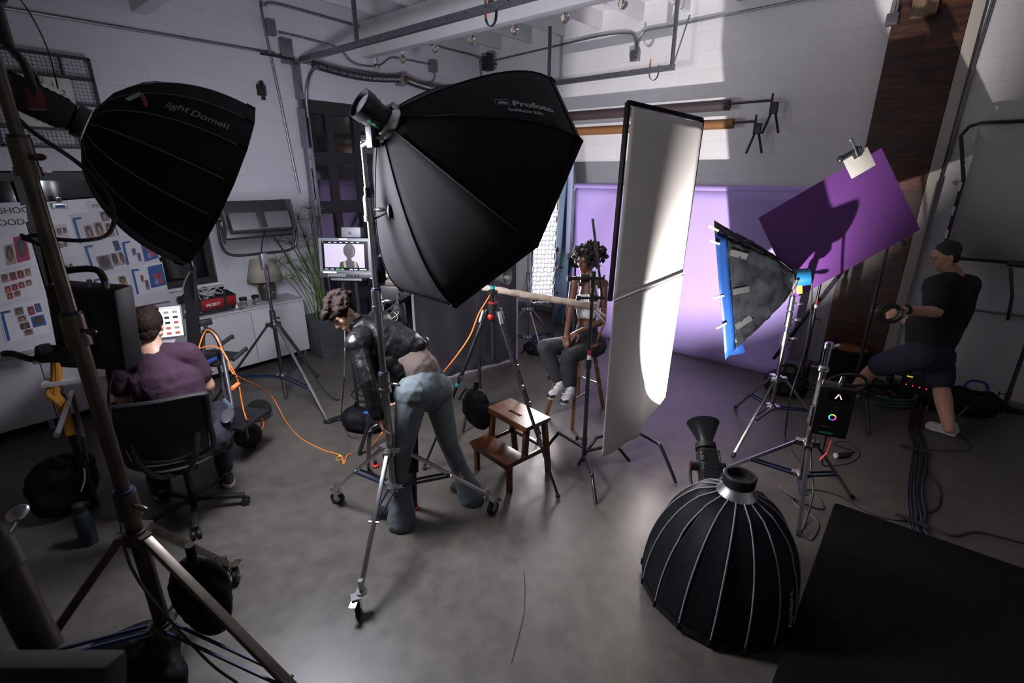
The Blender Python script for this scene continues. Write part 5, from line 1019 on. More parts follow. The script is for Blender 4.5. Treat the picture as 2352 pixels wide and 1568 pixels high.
q = MB(); q.tube([f+V((.03, -.077, 0))+RGT*.035*cos(k*pi/8)+V((0, 0, .035*sin(k*pi/8))) for k in range(16)], .003, mat('gold_ring', (.4, .3, .15), .4), 5, closed=True); q.build('ring_mark', t)
hb = c-V((0, 0, .26))
for a in (.3, 2.4, 4.5): MB().cyl(hb, V((hb.x+.45*cos(a), hb.y+.45*sin(a), .015)), .017, BLK).build('tripod_leg', t)
# black fabric screen with white edge
a, b_ = FL(962, 885), FL(1186, 826); t = thing('black_screen', 'tall black fabric screen with thin white frame behind the tripod', 'screen', (a+b_)/2); up = V((0, 0, 1)); h1_, h2_ = 1.18, 1.62
BS = mat('black_velvet', (.011, .008, .014), .95, sheen=.3); q = MB(); q.grid(lambda u, v: lerp(a, b_, u)+up*(.02+v*(h1_+(h2_-h1_)*u))+(b_-a).cross(up).normalized()*(.014*sin(u*26+v*2)*(1-.3*v)), 60, 6, BS); q.build('fabric', t, solid=.004)
SFR = mat('screen_frame_white', (.36, .33, .38), .6); q = MB(); q.bar(a, a+up*h1_, .03, .025, SFR); q.bar(b_, b_+up*h2_, .03, .025, SFR); q.bar(a+up*.012, b_+up*.012, .03, .025, SFR); q.build('frame', t)
# ================================================================== mood boards
MBW = mat('foam_board_white', (.62, .62, .66), .35); XB = -6.20
bB = [V((XB-.10, .55, 1.98)), V((XB-.10, 1.41, 1.98)), V((XB, 1.47, .99)), V((XB, .60, .99))]; bB = [WL(76, 466, XB-.06), WL(323, 446, XB-.06), WL(393, 690, XB), WL(140, 735, XB)]
bA = [WL(-60, 476, -5.3), WL(45, 464, -5.3), WL(140, 790, -5.2), WL(18, 812, -5.2)]
def board(nm, P4, lab): return tag(MB().prism(P4, (-1, 0, 0), .008, MBW).build(nm), lab, 'board')
board('mood_board', bB, 'white foam board of pinned model prints beside the computer, right of two'); 
bA[3] = bA[2]+V((0, -.75, -.0)); bA[0] = bA[1]+V((0, -.70, 0)); board('mood_board', bA, 'nearer white foam board of pinned prints at the left edge')
def on(P4, u, v, h=.004): return lerp(lerp(P4[0], P4[1], u), lerp(P4[3], P4[2], u), v)+V((h, 0, 0))
def uvpx(P4, x, y, X):
    p = WL(x, y, X); best = None
    for i in range(-20, 121):
        for j in range(0, 101, 1):
            d = (on(P4, i/100, j/100, 0)-p).length
            if best is None or d < best[0]: best = (d, i/100, j/100)
    return best[1], best[2]
NAV = mat('print_blue', (.02, .09, .30), .5); DK = mat('print_dark', (.05, .03, .03), .5); SKN = [mat('print_skin_%s' % k, c, .5) for k, c in (('light', (.40, .24, .18)), ('mid', (.22, .11, .07)), ('dark', (.09, .045, .035)))]
PINK = mat('print_pink', (.35, .02, .09), .5); LIL = mat('print_lilac', (.25, .22, .42), .5); RDP = mat('print_red', (.40, .05, .03), .5); GRP = mat('print_grey', (.18, .16, .16), .5); BG = [GRP, PINK, LIL, NAV, mat('print_beige', (.35, .28, .22), .5), RDP, DK]
def sheet(P4, X, q4, lab, pics, bar=True, col=PAP):
    cs = [on(P4, *uvpx(P4, x, y, X), .003) for x, y in q4]; o = MB().prism(cs, (1, 0, 0), .0012, col).build('printed_sheet'); tag(o, lab, 'print', 'prints pinned to the mood boards')
    f = lambda u, v, h=.0018: lerp(lerp(cs[0], cs[1], u), lerp(cs[3], cs[2], u), v)+V((h, 0, 0))
    if bar: MB().add([f(.03, .12), f(.10, .12), f(.10, .96), f(.03, .96), f(.03, .12, .002), f(.26, .12, .002), f(.26, .19, .002), f(.03, .19, .002)], [(0, 1, 2, 3), (4, 5, 6, 7)], NAV, False).build('blue_band', o)
    for k, (u0, v0, u1, v1, bg, sk) in enumerate(pics):
        m = MB(); m.add([f(u0, v0), f(u1, v0), f(u1, v1), f(u0, v1)], [(0, 1, 2, 3)], BG[bg], False)
        cu, cv, ru, rv = (u0+u1)/2, (v0+v1)/2, (u1-u0)/2, (v1-v0)/2; n = 12
        m.add([f(cu+ru*.72*cos(i*2*pi/n), cv-rv*.12+rv*.80*sin(i*2*pi/n), .0021) for i in range(n)], [tuple(range(n))], DK, False)
        m.add([f(cu+ru*.42*cos(i*2*pi/n), cv+rv*.08+rv*.55*sin(i*2*pi/n), .0024) for i in range(n)], [tuple(range(n))], SKN[sk], False)
        m.build('photo', o)
    return f, o
XBm = XB-.03
sheet(bB, XBm, ((160, 492), (247, 480), (268, 545), (180, 563)), 'print with three portraits and one above, top left on the right board', [(.24, .42, .46, .92, 4, 0), (.50, .38, .74, .9, 4, 0), (.78, .45, .98, .95, 4, 0), (.76, .06, .98, .40, 0, 0)])
sheet(bB, XBm, ((188, 556), (272, 545), (293, 612), (210, 628)), 'print with curly haired portrait in the middle row of the right board', [(.24, .50, .60, .98, 0, 2), (.62, .48, .82, .92, 4, 2), (.84, .48, .99, .92, 4, 1), (.80, .10, .97, .44, 3, 2)])
sheet(bB, XBm, ((208, 635), (290, 622), (306, 680), (225, 698)), 'print in the lower row of the right board, partly behind the control box', [(.70, .15, .94, .50, 4, 1), (.74, .55, .96, .95, 0, 1), (.3, .4, .6, .8, 4, 0)])
sheet(bB, XBm, ((254, 482), (300, 478), (316, 534), (270, 545)), 'small print with lilac blocks at the top edge of the right board', [(.40, .22, .66, .55, 4, 0), (.66, .35, .95, .7, 2, 0), (.42, .62, .72, .95, 2, 1)])
sheet(bB, XBm, ((275, 548), (355, 535), (368, 590), (290, 612)), 'print with white half and blue half in the middle of the right board', [(.24, .42, .36, .68, 2, 1), (.36, .62, .46, .95, 2, 1), (.64, .35, .76, .60, 5, 1), (.78, .35, .90, .60, 5, 2), (.70, .62, .86, .92, 3, 0)])
sheet(bB, XBm, ((296, 612), (372, 600), (384, 660), (310, 678)), 'lowest print with the blue half at the right corner of the right board', [(.24, .35, .34, .6, 4, 1), (.34, .55, .46, .9, 2, 1), (.66, .30, .88, .88, 1, 1)])
for q4 in (((322, 552), (355, 546), (364, 592), (332, 600)), ((338, 613), (370, 606), (381, 652), (346, 662))):
    cs = [on(bB, *uvpx(bB, x, y, XBm), .0062) for x, y in q4]; o = MB().prism(cs, (1, 0, 0), .001, NAV).build('printed_card'); f = lambda u, v, h=.0018: lerp(lerp(cs[0], cs[1], u), lerp(cs[3], cs[2], u), v)+V((h, 0, 0))
    tag(o, 'deep blue card with a bright portrait collage, '+('upper' if q4[0][1] < 600 else 'lower')+' of two on the right board', 'print')
    for k, (a1, b1, mm) in enumerate(((.28, .38, 5), (.55, .38, 1), (.28, .65, 2), (.55, .65, 5))): MB().add([f(a1, b1), f(a1+.24, b1), f(a1+.24, b1+.24), f(a1, b1+.24)], [(0, 1, 2, 3)], BG[mm], False).build('photo', o)
sheet(bB, XBm, ((95, 520), (152, 512), (164, 565), (108, 580)), 'print with rows of small faces at the left side of the right board', [(.1, .2, .3, .45, 4, 0), (.34, .18, .5, .42, 0, 0), (.54, .15, .76, .45, 4, 0), (.8, .15, .95, .4, 0, 1), (.3, .52, .6, .75, 4, 0), (.45, .78, .65, .98, 0, 0), (.68, .76, .85, .96, 0, 0)], False)
sheet(bB, XBm, ((112, 600), (168, 590), (180, 640), (124, 655)), 'print with a row of dark heads at the lower left of the right board', [(.2, .3, .5, .6, 0, 2), (.55, .3, .7, .6, 6, 1), (.74, .26, .9, .56, 4, 1)], False)
cs = [on(bB, *uvpx(bB, x, y, XBm), .004) for x, y in ((199, 462), (262, 456), (266, 474), (205, 482))]; o = MB().prism(cs, (1, 0, 0), .0015, PAP).build('header_sign'); tag(o, 'white header strip lettered MODELS at the top of the right board', 'sign')
ux = (cs[1]-cs[0]).normalized(); uz = (cs[0]-cs[3]).normalized(); text('MODELS S', .052, lerp(cs[3], cs[0], .22)+ux*.035+V((.003, 0, 0)), ux, uz, FRAME, 'lettering', o)
XA = -5.25
sheet(bA, XA, ((-20, 545), (60, 530), (72, 600), (-10, 622)), 'print with pink background portrait on the left board', [(.60, .12, .98, .92, 1, 2), (.3, .3, .58, .92, 4, 1)], False)
sheet(bA, XA, ((-14, 628), (75, 612), (86, 675), (-2, 695)), 'print with strips of faces and rows of red lips on the left board', [(.16, .08, .36, .38, 4, 1), (.38, .07, .56, .36, 5, 2), (.58, .06, .76, .34, 1, 1), (.78, .04, .95, .32, 4, 0), (.2, .50, .36, .72, 5, 0), (.38, .48, .54, .70, 1, 1), (.56, .46, .72, .68, 5, 0), (.74, .44, .92, .66, 4, 0), (.22, .74, .38, .96, 5, 0), (.40, .72, .58, .94, 4, 1)], False)
sheet(bA, XA, ((-5, 708), (92, 686), (112, 760), (14, 784)), 'lowest print with blue band and eight small photos on the left board', [(.34, .10, .55, .32, 0, 1), (.36, .34, .58, .54, 4, 0), (.38, .56, .60, .74, 6, 1), (.42, .76, .64, .95, 4, 1), (.64, .14, .80, .40, 1, 1), (.82, .10, .97, .36, 3, 1), (.66, .44, .98, .76, 3, 2)])
o = MB().prism([on(bA, *uvpx(bA, x, y, XA), .004) for x, y in ((-30, 480), (60, 470), (66, 510), (-24, 522))], (1, 0, 0), .001, PAP).build('header_sign'); tag(o, 'white header lettered SHOOT MOOD BOARD on the left board', 'sign')
p0 = on(bA, *uvpx(bA, 13, 490, XA), .008); ux = (bA[1]-bA[0]).normalized(); uz = (bA[1]-bA[2]).normalized(); text('SHOOT', .062, p0-ux*.03, ux, uz, FRAME, 'lettering', o); text('MOOD BD', .062, p0-uz*.085-ux*.10, ux, uz, FRAME, 'lettering', o)
c = on(bB, *uvpx(bB, 137, 470, XBm), .02); t = thing('board_clip', 'chrome clip with blue label on top of the right mood board', 'clip', c); MB().box(c+V((0, 0, -.01)), (.04, .11, .05), ALU, bev=.006).box(c+V((.021, 0, -.015)), (.002, .07, .025), NAV).build('clip_body', t); MB().tube([c+V((0, 0, .02)), c+V((.0, -.01, .06)), c+V((.0, .02, .06)), c+V((0, .015, .02))], .008, CHR, 6, smooth=3).build('lever', t)
# ================================================================== desk, laptop, chair, cart
SIL_ = mat('silver_metal', (.40, .40, .42), .4, .7)
c = DP(357, 742, 3.92); nd = V((.90, -.42, .30)).normalized(); sx = V((0, 0, 1)).cross(nd).normalized(); uy = nd.cross(sx); R = Matrix((sx, uy, nd)).transposed()
t = thing('laptop', 'silver laptop with bright white screen of thumbnails in front of the seated person', 'laptop', c-V((0, 0, .2)))
MB().box(c, (.38, .26, .012), mat('bezel_grey', (.12, .12, .13), .4), R, .005).build('lid', t); so = MB().box(c+nd*.0065, (.355, .235, .002), mat('screen_glow', (.5, .5, .5), .4, emit=(.80, .86, 1), estr=1.5), R).build('screen', t)
rr = random.Random(9); TH_ = [mat('thumb_red', (.1, .02, .02), .5, emit=(.6, .08, .04), estr=.9), mat('thumb_dark', (.02, .02, .03), .5), mat('thumb_orange', (.2, .1, .03), .5, emit=(.9, .35, .1), estr=.9), mat('thumb_grey', (.1, .1, .1), .5, emit=(.3, .3, .35), estr=.8)]
for i in range(6):
    for j in range(5): MB().box(c+nd*.0082+sx*(-.15+.058*i)+uy*(.075-.042*j), (.034, .020, .001), rr.choice(TH_) if j > 0 else TH_[3], R).build('thumbnail', so)
MB().box(c+nd*.0082+uy*.105, (.33, .006, .001), TH_[3], R).build('toolbar', so); kb = c-uy*.135; hx = V((nd.x, nd.y, 0)).normalized()
MB().box(kb+hx*.12+V((0, 0, -.005)), (.25, .38, .014), SIL_, frame(V((0, 0, 1)), sx.cross(V((0, 0, 1)))), .005).build('keyboard_base', t)
t = thing('desk', 'small white work table under the laptop in front of the seated person', 'table', V((kb.x, kb.y, 0))); tz = kb.z-.015; Rz = frame(V((0, 0, 1)), sx.cross(V((0, 0, 1)))); DKc = V((kb.x, kb.y, 0))+hx*.05-sx*.25
MB().box(DKc+V((0, 0, tz-.015)), (.55, 1.25, .03), CRM, Rz, .004).build('tabletop', t)
for a in (-.22, .22):
    for b in (-.56, .56): MB().box(DKc+Rz @ V((a, b, (tz-.03)/2)), (.04, .04, tz-.03), BLK, Rz).build('leg', t)
k = DKc-sx*.40+hx*.10+V((0, 0, tz)); tag(MB().box(k+V((0, 0, .02)), (.10, .16, .035), SIL_, Rz, .006).build('hard_drive'), 'small silver box on the desk left of the seated person', 'device')
# office chair
cx, cy = -3.57, .80; base = V((cx, cy, 0)); fd = V((-.90, .42, 0)).normalized(); sd = V((.42, .90, 0)).normalized(); t = thing('office_chair', 'black mesh office chair under the seated person', 'chair', base)
MESHM = mat('chair_mesh', (.012, .012, .016), .8, alpha=.93); F = lambda f_, s_, z: base+fd*f_+sd*s_+V((0, 0, z))
MB().grid(lambda u, v: F(-.24+.05*cos((u-.5)*pi)*-1-.10*v+.06*sin(v*pi)*.5, (u-.5)*(.40+.10*v), .56+.44*v), 12, 12, MESHM).build('backrest', t, solid=.004)
q = MB(); rim = [(u, v) for u, v in [(0, 0), (0, .5), (0, .92), (.05, 1), (.5, 1.02), (.95, 1), (1, .92), (1, .5), (1, 0), (.5, -.06)]]
q.tube([F(-.24-.05*cos((u-.5)*pi)-.10*v+.03*sin(v*pi), (u-.5)*(.42+.10*v), .56+.44*v) for u, v in rim], .017, BLKP, 8, closed=True, smooth=5); q.build('back_frame', t)
q = MB()
for s in (-1, 1): q.tube([F(-.31, s*.17, .74), F(-.34, s*.14, .60), F(-.30, s*.07, .48), F(-.15, 0, .41)], .016, BLKP, 8, smooth=4)
q.tube([F(-.30, -.17, .62), F(-.31, 0, .58), F(-.30, .17, .62)], .013, BLKP, 8, smooth=4); q.build('back_bracket', t)
put(blob([('e', F(0, 0, .475), (.25, .25, .028), frame((0, 0, 1), sd))], .008, 3), 'seat', mat('chair_seat', (.02, .02, .024), .7), t); MB().box(F(-.02, 0, .415), (.22, .20, .05), BLKP, frame((0, 0, 1), sd), .01).build('tilt_mechanism', t)
for s in (-1, 1):
    MB().tube([F(-.02, s*.22, .44), F(-.02, s*.29, .46), F(-.02, s*.30, .60), F(-.0, s*.30, .66)], .016, BLKP, 8, smooth=4).build('armrest_post', t); q = MB(); q.ell(F(.02, s*.30, .675), (.12, .045, .016), mat('armrest_grey', (.035, .037, .042), .6), frame((0, 0, 1), sd) @ Matrix.Rotation(pi/2*0, 3, 'Z'), 20, 10); q.build('armrest_pad', t)
MB().cyl(F(0, 0, .11), F(0, 0, .40), .025, BLK, n=16).cyl(F(0, 0, .08), F(0, 0, .15), .04, BLKP).build('gas_lift', t)
a0 = math.atan2(.69-cy, -3.22-cx)
for k in range(5):
    a = a0+k*2*pi/5; d = V((cos(a), sin(a), 0)); o = MB().bar(base+d*.03+V((0, 0, .11)), base+d*.32+V((0, 0, .075)), .04, .028, BLKP, bev=.006).build('base_spoke', t); w0 = base+d*.32; s = d.cross(V((0, 0, 1)))
    for e in (-1, 1): MB().lathe([(.02, -.01), (.027, -.008), (.027, .008), (.02, .01)], w0+s*e*.017+V((0, 0, .028)), s, BLKP, 14).build('caster_wheel', o)
# black flag board and the tubular cart
c0 = J(432, 655, 3.75); tag(MB().prism([J(418, 600, 3.9), J(441, 604, 3.9), J(462, 800, 3.9), J(432, 815, 3.9)], FWD, .02, BLKF).build('flag_board'), 'tall narrow black flag board standing right of the laptop', 'board')
q = MB(); q.tube([J(419, 668, 3.82), J(424, 648, 3.82), J(436, 625, 3.82), J(445, 624, 3.82), J(441, 600, 3.85)], .006, ALU, 6, smooth=4); tag(q.build('hook_wire'), 'bent silver wire hook on the black flag board', 'hook')
tag(MB().cyl(V(J(446, 612, 3.7)), V(FL(470, 980)), .012, BLK).build('support_pole'), 'thin black pole rising behind the cart to the ribbed softbox edge', 'pole')
t = thing('equipment_cart', 'tubular steel cart with rubber handles and big black wheels right of the chair', 'cart', FL(560, 1010)); TU = mat('tube_grey', (.20, .20, .22), .35, .9)
A1 = FL(575, 985); z = lambda x, y, d: J(x, y, d)
MB().tube([z(533, 930, 3.85), z(520, 860, 3.87), z(508, 800, 3.88), z(495, 770, 3.88), z(478, 757, 3.9), z(466, 770, 3.95), z(470, 830, 4.0), z(490, 905, 4.05)], .018, TU, 10, smooth=5).build('push_frame', t)
MB().tube([z(492, 800, 4.1), z(505, 850, 4.1), z(520, 930, 4.1)], .014, TU, 8).build('side_tube', t)
for p, q_ in (((508, 790), (533, 772)), ((535, 826), (565, 800))): MB().tube([z(*p, 3.9), lerp(z(*p, 3.9), z(*q_, 4.05), .8), z(*q_, 4.05), z(*q_, 4.05)+V((0, .0, -.02))], .017, RUB, 10).build('handle_grip', t)
ctr = z(500, 830, 3.95); MB().box(z(487, 822, 4.0), (.34, .30, .02), BLKP, Matrix.Rotation(.5, 3, 'Z'), .004).build('upper_shelf', t); MB().box(z(487, 826, 3.80), (.012, .09, .02), mat('blue_label', (.02, .06, .3), .5), Matrix.Rotation(.5, 3, 'Z')).build('blue_label', t)
MB().box(z(545, 960, 4.0), (.36, .34, .03), BLKP, Matrix.Rotation(.5, 3, 'Z'), .004).build('lower_shelf', t)
wc = FL(570, 1000, .11); ax = V((.75, -.35, 0)).normalized()
MB().lathe([(.055, -.03), (.095, -.032), (.11, -.018), (.11, .018), (.095, .032), (.055, .03)], wc, ax, RUB, 26).build('wheel', t); MB().lathe([(.001, -.02), (.055, -.022), (.055, .022), (.001, .02)], wc, ax, mat('wheel_rim', (.2, .2, .2), .4, .8), 20).build('wheel_rim', t)
MB().tube([wc+ax*.05, wc+ax*.05+V((0, 0, .13)), z(556, 968, 3.98)], .012, TU, 8).build('fork', t); w2_ = wc+V((-.42, .28, 0)); MB().lathe([(.03, -.03), (.10, -.03), (.11, 0), (.10, .03), (.03, .03)], w2_, ax, RUB, 24).build('wheel', t)
MB().box(z(472, 740, 3.92), (.05, .09, .05), BLKP, None, .012).cyl(z(470, 745, 3.92), z(478, 762, 3.9), .014, BLKP).build('clamp', t)
tag(MB().prism([z(513, 915, 3.72), z(535, 935, 3.76), z(531, 972, 3.8), z(507, 950, 3.76)], FWD, .02, mat('pale_blue_case', (.13, .19, .24), .5)).build('hard_case'), 'flat pale blue case leaning on the lower shelf of the cart', 'case')
tag(MB().box(z(484, 815, 3.95), (.10, .14, .05), BLKP, Matrix.Rotation(.6, 3, 'Z'), .01).build('battery_charger'), 'small black charger box on the upper shelf of the cart', 'device')
Q = lambda *a: [z(*k) for k in a]
cable('tether_cable', Q((455, 805, 3.8), (464, 775, 3.85), (475, 758, 3.85), (490, 765, 3.82), (505, 790, 3.82), (520, 822, 3.8), (545, 870, 3.85), (555, 920, 3.9), (562, 950, 3.9), (572, 965, 3.95))+[FL(605, 960, .02), FL(600, 940, .02), FL(575, 955, .02), FL(548, 970, .02), FL(552, 990, .02), FL(585, 995, .01), FL(606, 975, .01), FL(590, 940, .03)], .0055, ORG, 'bright orange cable draped over the cart handle and pooled at its wheel')
cable('tether_cable', Q((458, 800, 3.8), (480, 795, 3.8), (505, 800, 3.8), (523, 825, 3.8), (530, 850, 3.8), (548, 865, 3.85))+[FL(620, 905, .25), FL(655, 965, .02), FL(690, 1005), FL(740, 1032), FL(782, 1046, .01), FL(790, 1065), FL(800, 1044, .01), FL(840, 1035, .01)]+Q((868, 1008, 3.1), (880, 990, 3.0)), .0055, ORG, 'orange cable running over the floor from the cart to the bending person')
cable('tether_cable', Q((1132, 660, 3.9), (1124, 680, 3.9), (1100, 720, 3.85), (1080, 770, 3.7), (1050, 815, 3.65), (1018, 855, 3.6)), .0055, ORG, 'orange cable hanging from the tripod head to the bending person')
tag(MB().box(z(541, 887, 3.6), (.09, .03, .03), mat('orange_plug', (.8, .18, .05), .5), frame(RGT+V((0, 0, -.4))), .008).build('cable_lock'), 'small orange plastic cable lock hanging below the cart handles', 'cable lock')
# ------------------------------------------------------------------ things on and around the dark stand, far left
c = J(222, 748, 2.02); t = thing('control_box', 'black lamp control box with carry handle hung on the left foreground stand', 'power supply', c-V((0, 0, .2)))
Rb = Matrix.Rotation(radians(46), 3, 'Z') @ Matrix.Rotation(radians(6), 3, 'Y'); W_ = lambda x, y, z_: c+Rb @ V((x, y, z_))
MB().box(c, (.25, .12, .34), BLKP, Rb, .014).build('body', t); MB().tube([W_(-.12, 0, .17), W_(-.11, 0, .21), W_(.03, 0, .235), W_(.06, 0, .17)], .013, BLKP, 8, smooth=4).build('carry_handle', t)
q = MB(); [q.box(W_(-.07+.014*i, -.061, .05), (.006, .004, .20), BLK, Rb) for i in range(7)]; q.build('cooling_fins', t); MB().box(W_(.075, -.061, .0), (.07, .004, .18), mat('panel_black', (.02, .02, .022), .35), Rb).build('control_panel', t)
for i in (0, 1): MB().cyl(W_(.02+.06*i, -.03, .165), W_(.02+.06*i, -.03, .20), .009, STL, n=10).build('connector', t)
MB().box(W_(-.07, -.062, -.11), (.06, .003, .012), mat('grey_label', (.3, .3, .3), .6), Rb).build('label', t)
cable('lamp_cable', [J(50, 545, 1.86), J(100, 565, 1.9), J(128, 590, 1.95), J(137, 620, 2.0), J(142, 650, 2.0)], .009, BLKP, 'thick black cable entering the hanging control box'); cable('power_cable', [W_(.05, 0, -.17), J(250, 900, 2.2), J(258, 1000, 2.2), J(275, 1100, 2.2), J(300, 1300, 2.1), J(460, 1500, 2.2), FL(545, 1568)], .006, BLKP, 'thin power cable dropping from the control box along the dark stand')
c = J(125, 812, 1.95); t = thing('stand_clamp', 'black clamp with long lever on the left foreground stand', 'clamp', c); MB().box(c+RGT*.02, (.14, .07, .075), BLKP, frame(FWD, (0, 0, 1)), .016).build('body', t); MB().tube([c+RGT*-.05, J(75, 825, 1.9), J(30, 812, 1.85), J(8, 812, 1.85)], .012, BLK, 8, smooth=4).build('lever', t); MB().box(J(105, 800, 1.9), (.06, .04, .03), mat('grey_grip', (.1, .1, .11), .5), None, .01).build('grip', t)
q = MB(); YEL = mat('mustard_cloth', (.42, .19, .02), .9, bump=.3, bscale=40); rr = random.Random(2)
pth = [J(128, 832, 3.2), J(128, 870, 3.2), J(122, 905, 3.2), J(140, 925, 3.2), J(150, 960, 3.25), J(162, 1000, 3.25)]
for s in (-1, 0, 1): q.tube([p+RGT*.018*s*(1 if i < 3 else .3)+FWD*rr.uniform(-.01, .01) for i, p in enumerate(pth)], .020, YEL, 8, smooth=4)
tag(q.build('cloth_sash'), 'mustard yellow cloth tied and hanging left of the seated person', 'cloth')
tag(MB().tube([FL(130, 1000, .95)*1, J(165, 900, 3.4), J(190, 1000, 3.3), FL(210, 1130)], .014, STL, 8).build('chair_tube'), 'bent steel tube behind the mustard cloth', 'tube')
def sandbag(c, sz, rot, lab, cat='sandbag', m=None, handle=None, patch=False):
    c = V(c); t = thing('sandbag', lab, cat, c); R = Matrix.Rotation(rot, 3, 'Z'); sx, sy, szz = sz; m = m or BLKN
    put(blob([('e', c+R @ V((-sx*.24, 0, szz*.5)), (sx*.28, sy*.5, szz*.5), R), ('e', c+R @ V((sx*.24, 0, szz*.5)), (sx*.28, sy*.5, szz*.48), R), ('e', c+R @ V((0, 0, szz*.46)), (sx*.46, sy*.46, szz*.46), R), ('e', c+R @ V((0, 0, szz*.3)), (sx*.5, sy*.5, szz*.29), R)], .010, 3, .014, .07), 'bag_body', m, t)
    MB().tube([c+R @ V((-sx*.22, 0, szz*.95)), c+R @ V((-sx*.12, 0, szz*1.25)), c+R @ V((sx*.12, 0, szz*1.25)), c+R @ V((sx*.22, 0, szz*.95))], .012, handle or BLKN, 8, smooth=4).build('handle', t)
    if patch: MB().box(c+R @ V((sx*.2, -sy*.2, szz*.92)), (.08, .04, .01), handle or mat('blue_webbing', (.02, .09, .35), .7), R, .003).build('patch', t)
BW = mat('blue_webbing', (.02, .09, .35), .7)
sandbag(FL(838, 985), (.40, .26, .22), .5, 'black sandbag on the floor beside the bending person', patch=True); sandbag(FL(1238, 812), (.40, .24, .17), .6, 'black sandbag with blue strap on the floor behind the seated woman', handle=BW)
sandbag(FL(2222, 952), (.42, .24, .28), 0, 'black bag with blue handle on the floor behind the standing person', cat='bag', handle=BW); sandbag(FL(1800, 905), (.42, .30, .26), .3, 'black sandbag behind the legs of the foil softbox stand'); sandbag(FL(1330, 760), (.45, .3, .35), .3, 'black bag low behind the seated woman', cat='bag')
for (p, r0_, lab, rot) in ((J(462, 1360, 2.25), (.13, .055, .21), 'black sandbag hanging from the right leg of the dark foreground stand', .9), (J(1094, 935, 3.98), (.12, .07, .17), 'black saddle sandbag hanging on the grip stand behind the step stool', .4)):
    t = thing('hanging_sandbag', lab, 'sandbag', p); R = Matrix.Rotation(rot, 3, 'Z'); put(blob([('e', p, r0_, R), ('e', p+V((.05, 0, -.05)), tuple(k*.8 for k in r0_), R)], .009, 3, .016, .06), 'bag_body', BLKN, t); MB().tube([p+V((0, 0, r0_[2]*.8)), p+V((.01, 0, r0_[2]+.06))], .02, BLKN, 8).build('strap', t)
p = FL(305, 1490, .05); t = thing('weight_bag', 'black ribbed bag lying under the dark foreground stand', 'bag', p); put(blob([('c', FL(235, 1500, .08), FL(345, 1490, .10), .07, .13), ('c', FL(330, 1500, .08), FL(400, 1555, .04), .12, .06)], .010, 3, .016, .04), 'bag_body', BLKN, t)
cstand('thin black grip stand holding the saddle sandbag behind the step stool', (-3.02, 3.12), 1.30, [(-2.92, 2.78), (-3.45, 3.25), (-2.75, 3.5)])
# backpack, bottle, dish, near dark pole
p = FL(165, 1165); t = thing('backpack', 'black backpack with pale zip trim on the floor at far left', 'bag', p); put(blob([('e', p+V((0, 0, .21)), (.15, .20, .21)), ('e', p+V((.08, -.05, .13)), (.09, .15, .12)), ('e', p+V((-.02, .1, .30)), (.12, .10, .09))], .010, 4, .02, .07), 'bag_body', BLKN, t); MB().tube([p+V((.10, .12, .34)), p+V((.16, .10, .26)), p+V((.17, .06, .18))], .005, WHT, 6, smooth=4).build('zip_trim', t); MB().tube([p+V((.05, .0, .42)), p+V((.12, -.02, .46)), p+V((.15, .05, .40))], .012, BLKN, 8, smooth=4).build('strap', t)
p = FL(208, 1246); t = thing('water_bottle', 'dark translucent water bottle standing on the floor at lower left', 'bottle', p); MB().lathe([(.043, 0), (.047, .01), (.047, .19), (.038, .23), (.028, .25)], p, (0, 0, 1), mat('dark_bottle', (.01, .02, .03), .2, spec=.8), 22).build('body', t); MB().lathe([(.033, .24), (.034, .245), (.034, .29), (.018, .30)], p, (0, 0, 1), BLKP, 18).build('lid', t)
p = J(40, 1178, 1.5); t = thing('chrome_knob', 'small round chrome knob at the left edge in front of the floor', 'knob', p); MB().ell(p, (.030, .030, .012), CHR, frame((.3, -.3, 1))).build('disc', t); q = MB(); q.cyl(p-V((.01, 0, .02)), J(0, 1260, 1.35), .008, BLK); q.build('shaft', t)
t = thing('foreground_stand_leg', 'very dark blurred stand leg at the bottom left corner', 'light stand', FL(20, 1560)); MB().cyl(J(-30, 1230, .9), J(105, 1500, .9), .028, mat('dark_brown_steel', (.02, .014, .01), .5, .5)).cyl(J(-20, 1250, .9), J(10, 1310, .9), .035, BLKP).build('pole', t); MB().box(J(70, 1580, .8), (.28, .10, .05), mat('dark_cardboard', (.02, .014, .008), .9), frame(FWD, (0, 0, 1)), .01).build('base', t)

q = MB(); c = FL(781, 1047, .012); q.ell(c, (.014, .014, .012), mat('yellow_tie', (.6, .38, .02), .6)); q.tube([c+V((.028*cos(k*pi/6)+.02, .028*sin(k*pi/6)-.02, -.006)) for k in range(12)], .003, MATS['yellow_tie'], 5, closed=True)
tag(q.build('cable_tie'), 'small yellow tie knotted round the orange cable on the floor', 'tie')
# ================================================================== centre: tripod, step stool, bar stool
base = V((-2.42, 2.66, 0)); hub = V((-2.42, 2.66, 1.30)); t = thing('camera_tripod', 'black tripod with red ring and teal tape standing over the step stool', 'tripod', base)
q = MB(); q.cyl(hub+V((0, 0, -.42)), hub+V((0, 0, .20)), .017, BLK, n=16); q.build('centre_column', t); q = MB(); q.cyl(hub+V((0, 0, -.05)), hub+V((0, 0, .03)), .04, BLKP, n=20); q.build('shoulder', t); q = MB(); q.cyl(hub+V((0, 0, .10)), hub+V((0, 0, .125)), .038, BLKP, n=20); q.build('mount_plate', t)
MB().cyl(hub+V((0, 0, .03)), hub+V((0, 0, .04)), .034, RED, n=20).build('red_ring', t); MB().cyl(hub+V((0, 0, .14)), hub+V((0, 0, .165)), .0185, TEAL, n=16).build('teal_tape', t); MB().ell(hub+V((0, -.02, -.07)), (.028, .028, .03), RED).build('red_knob', t)
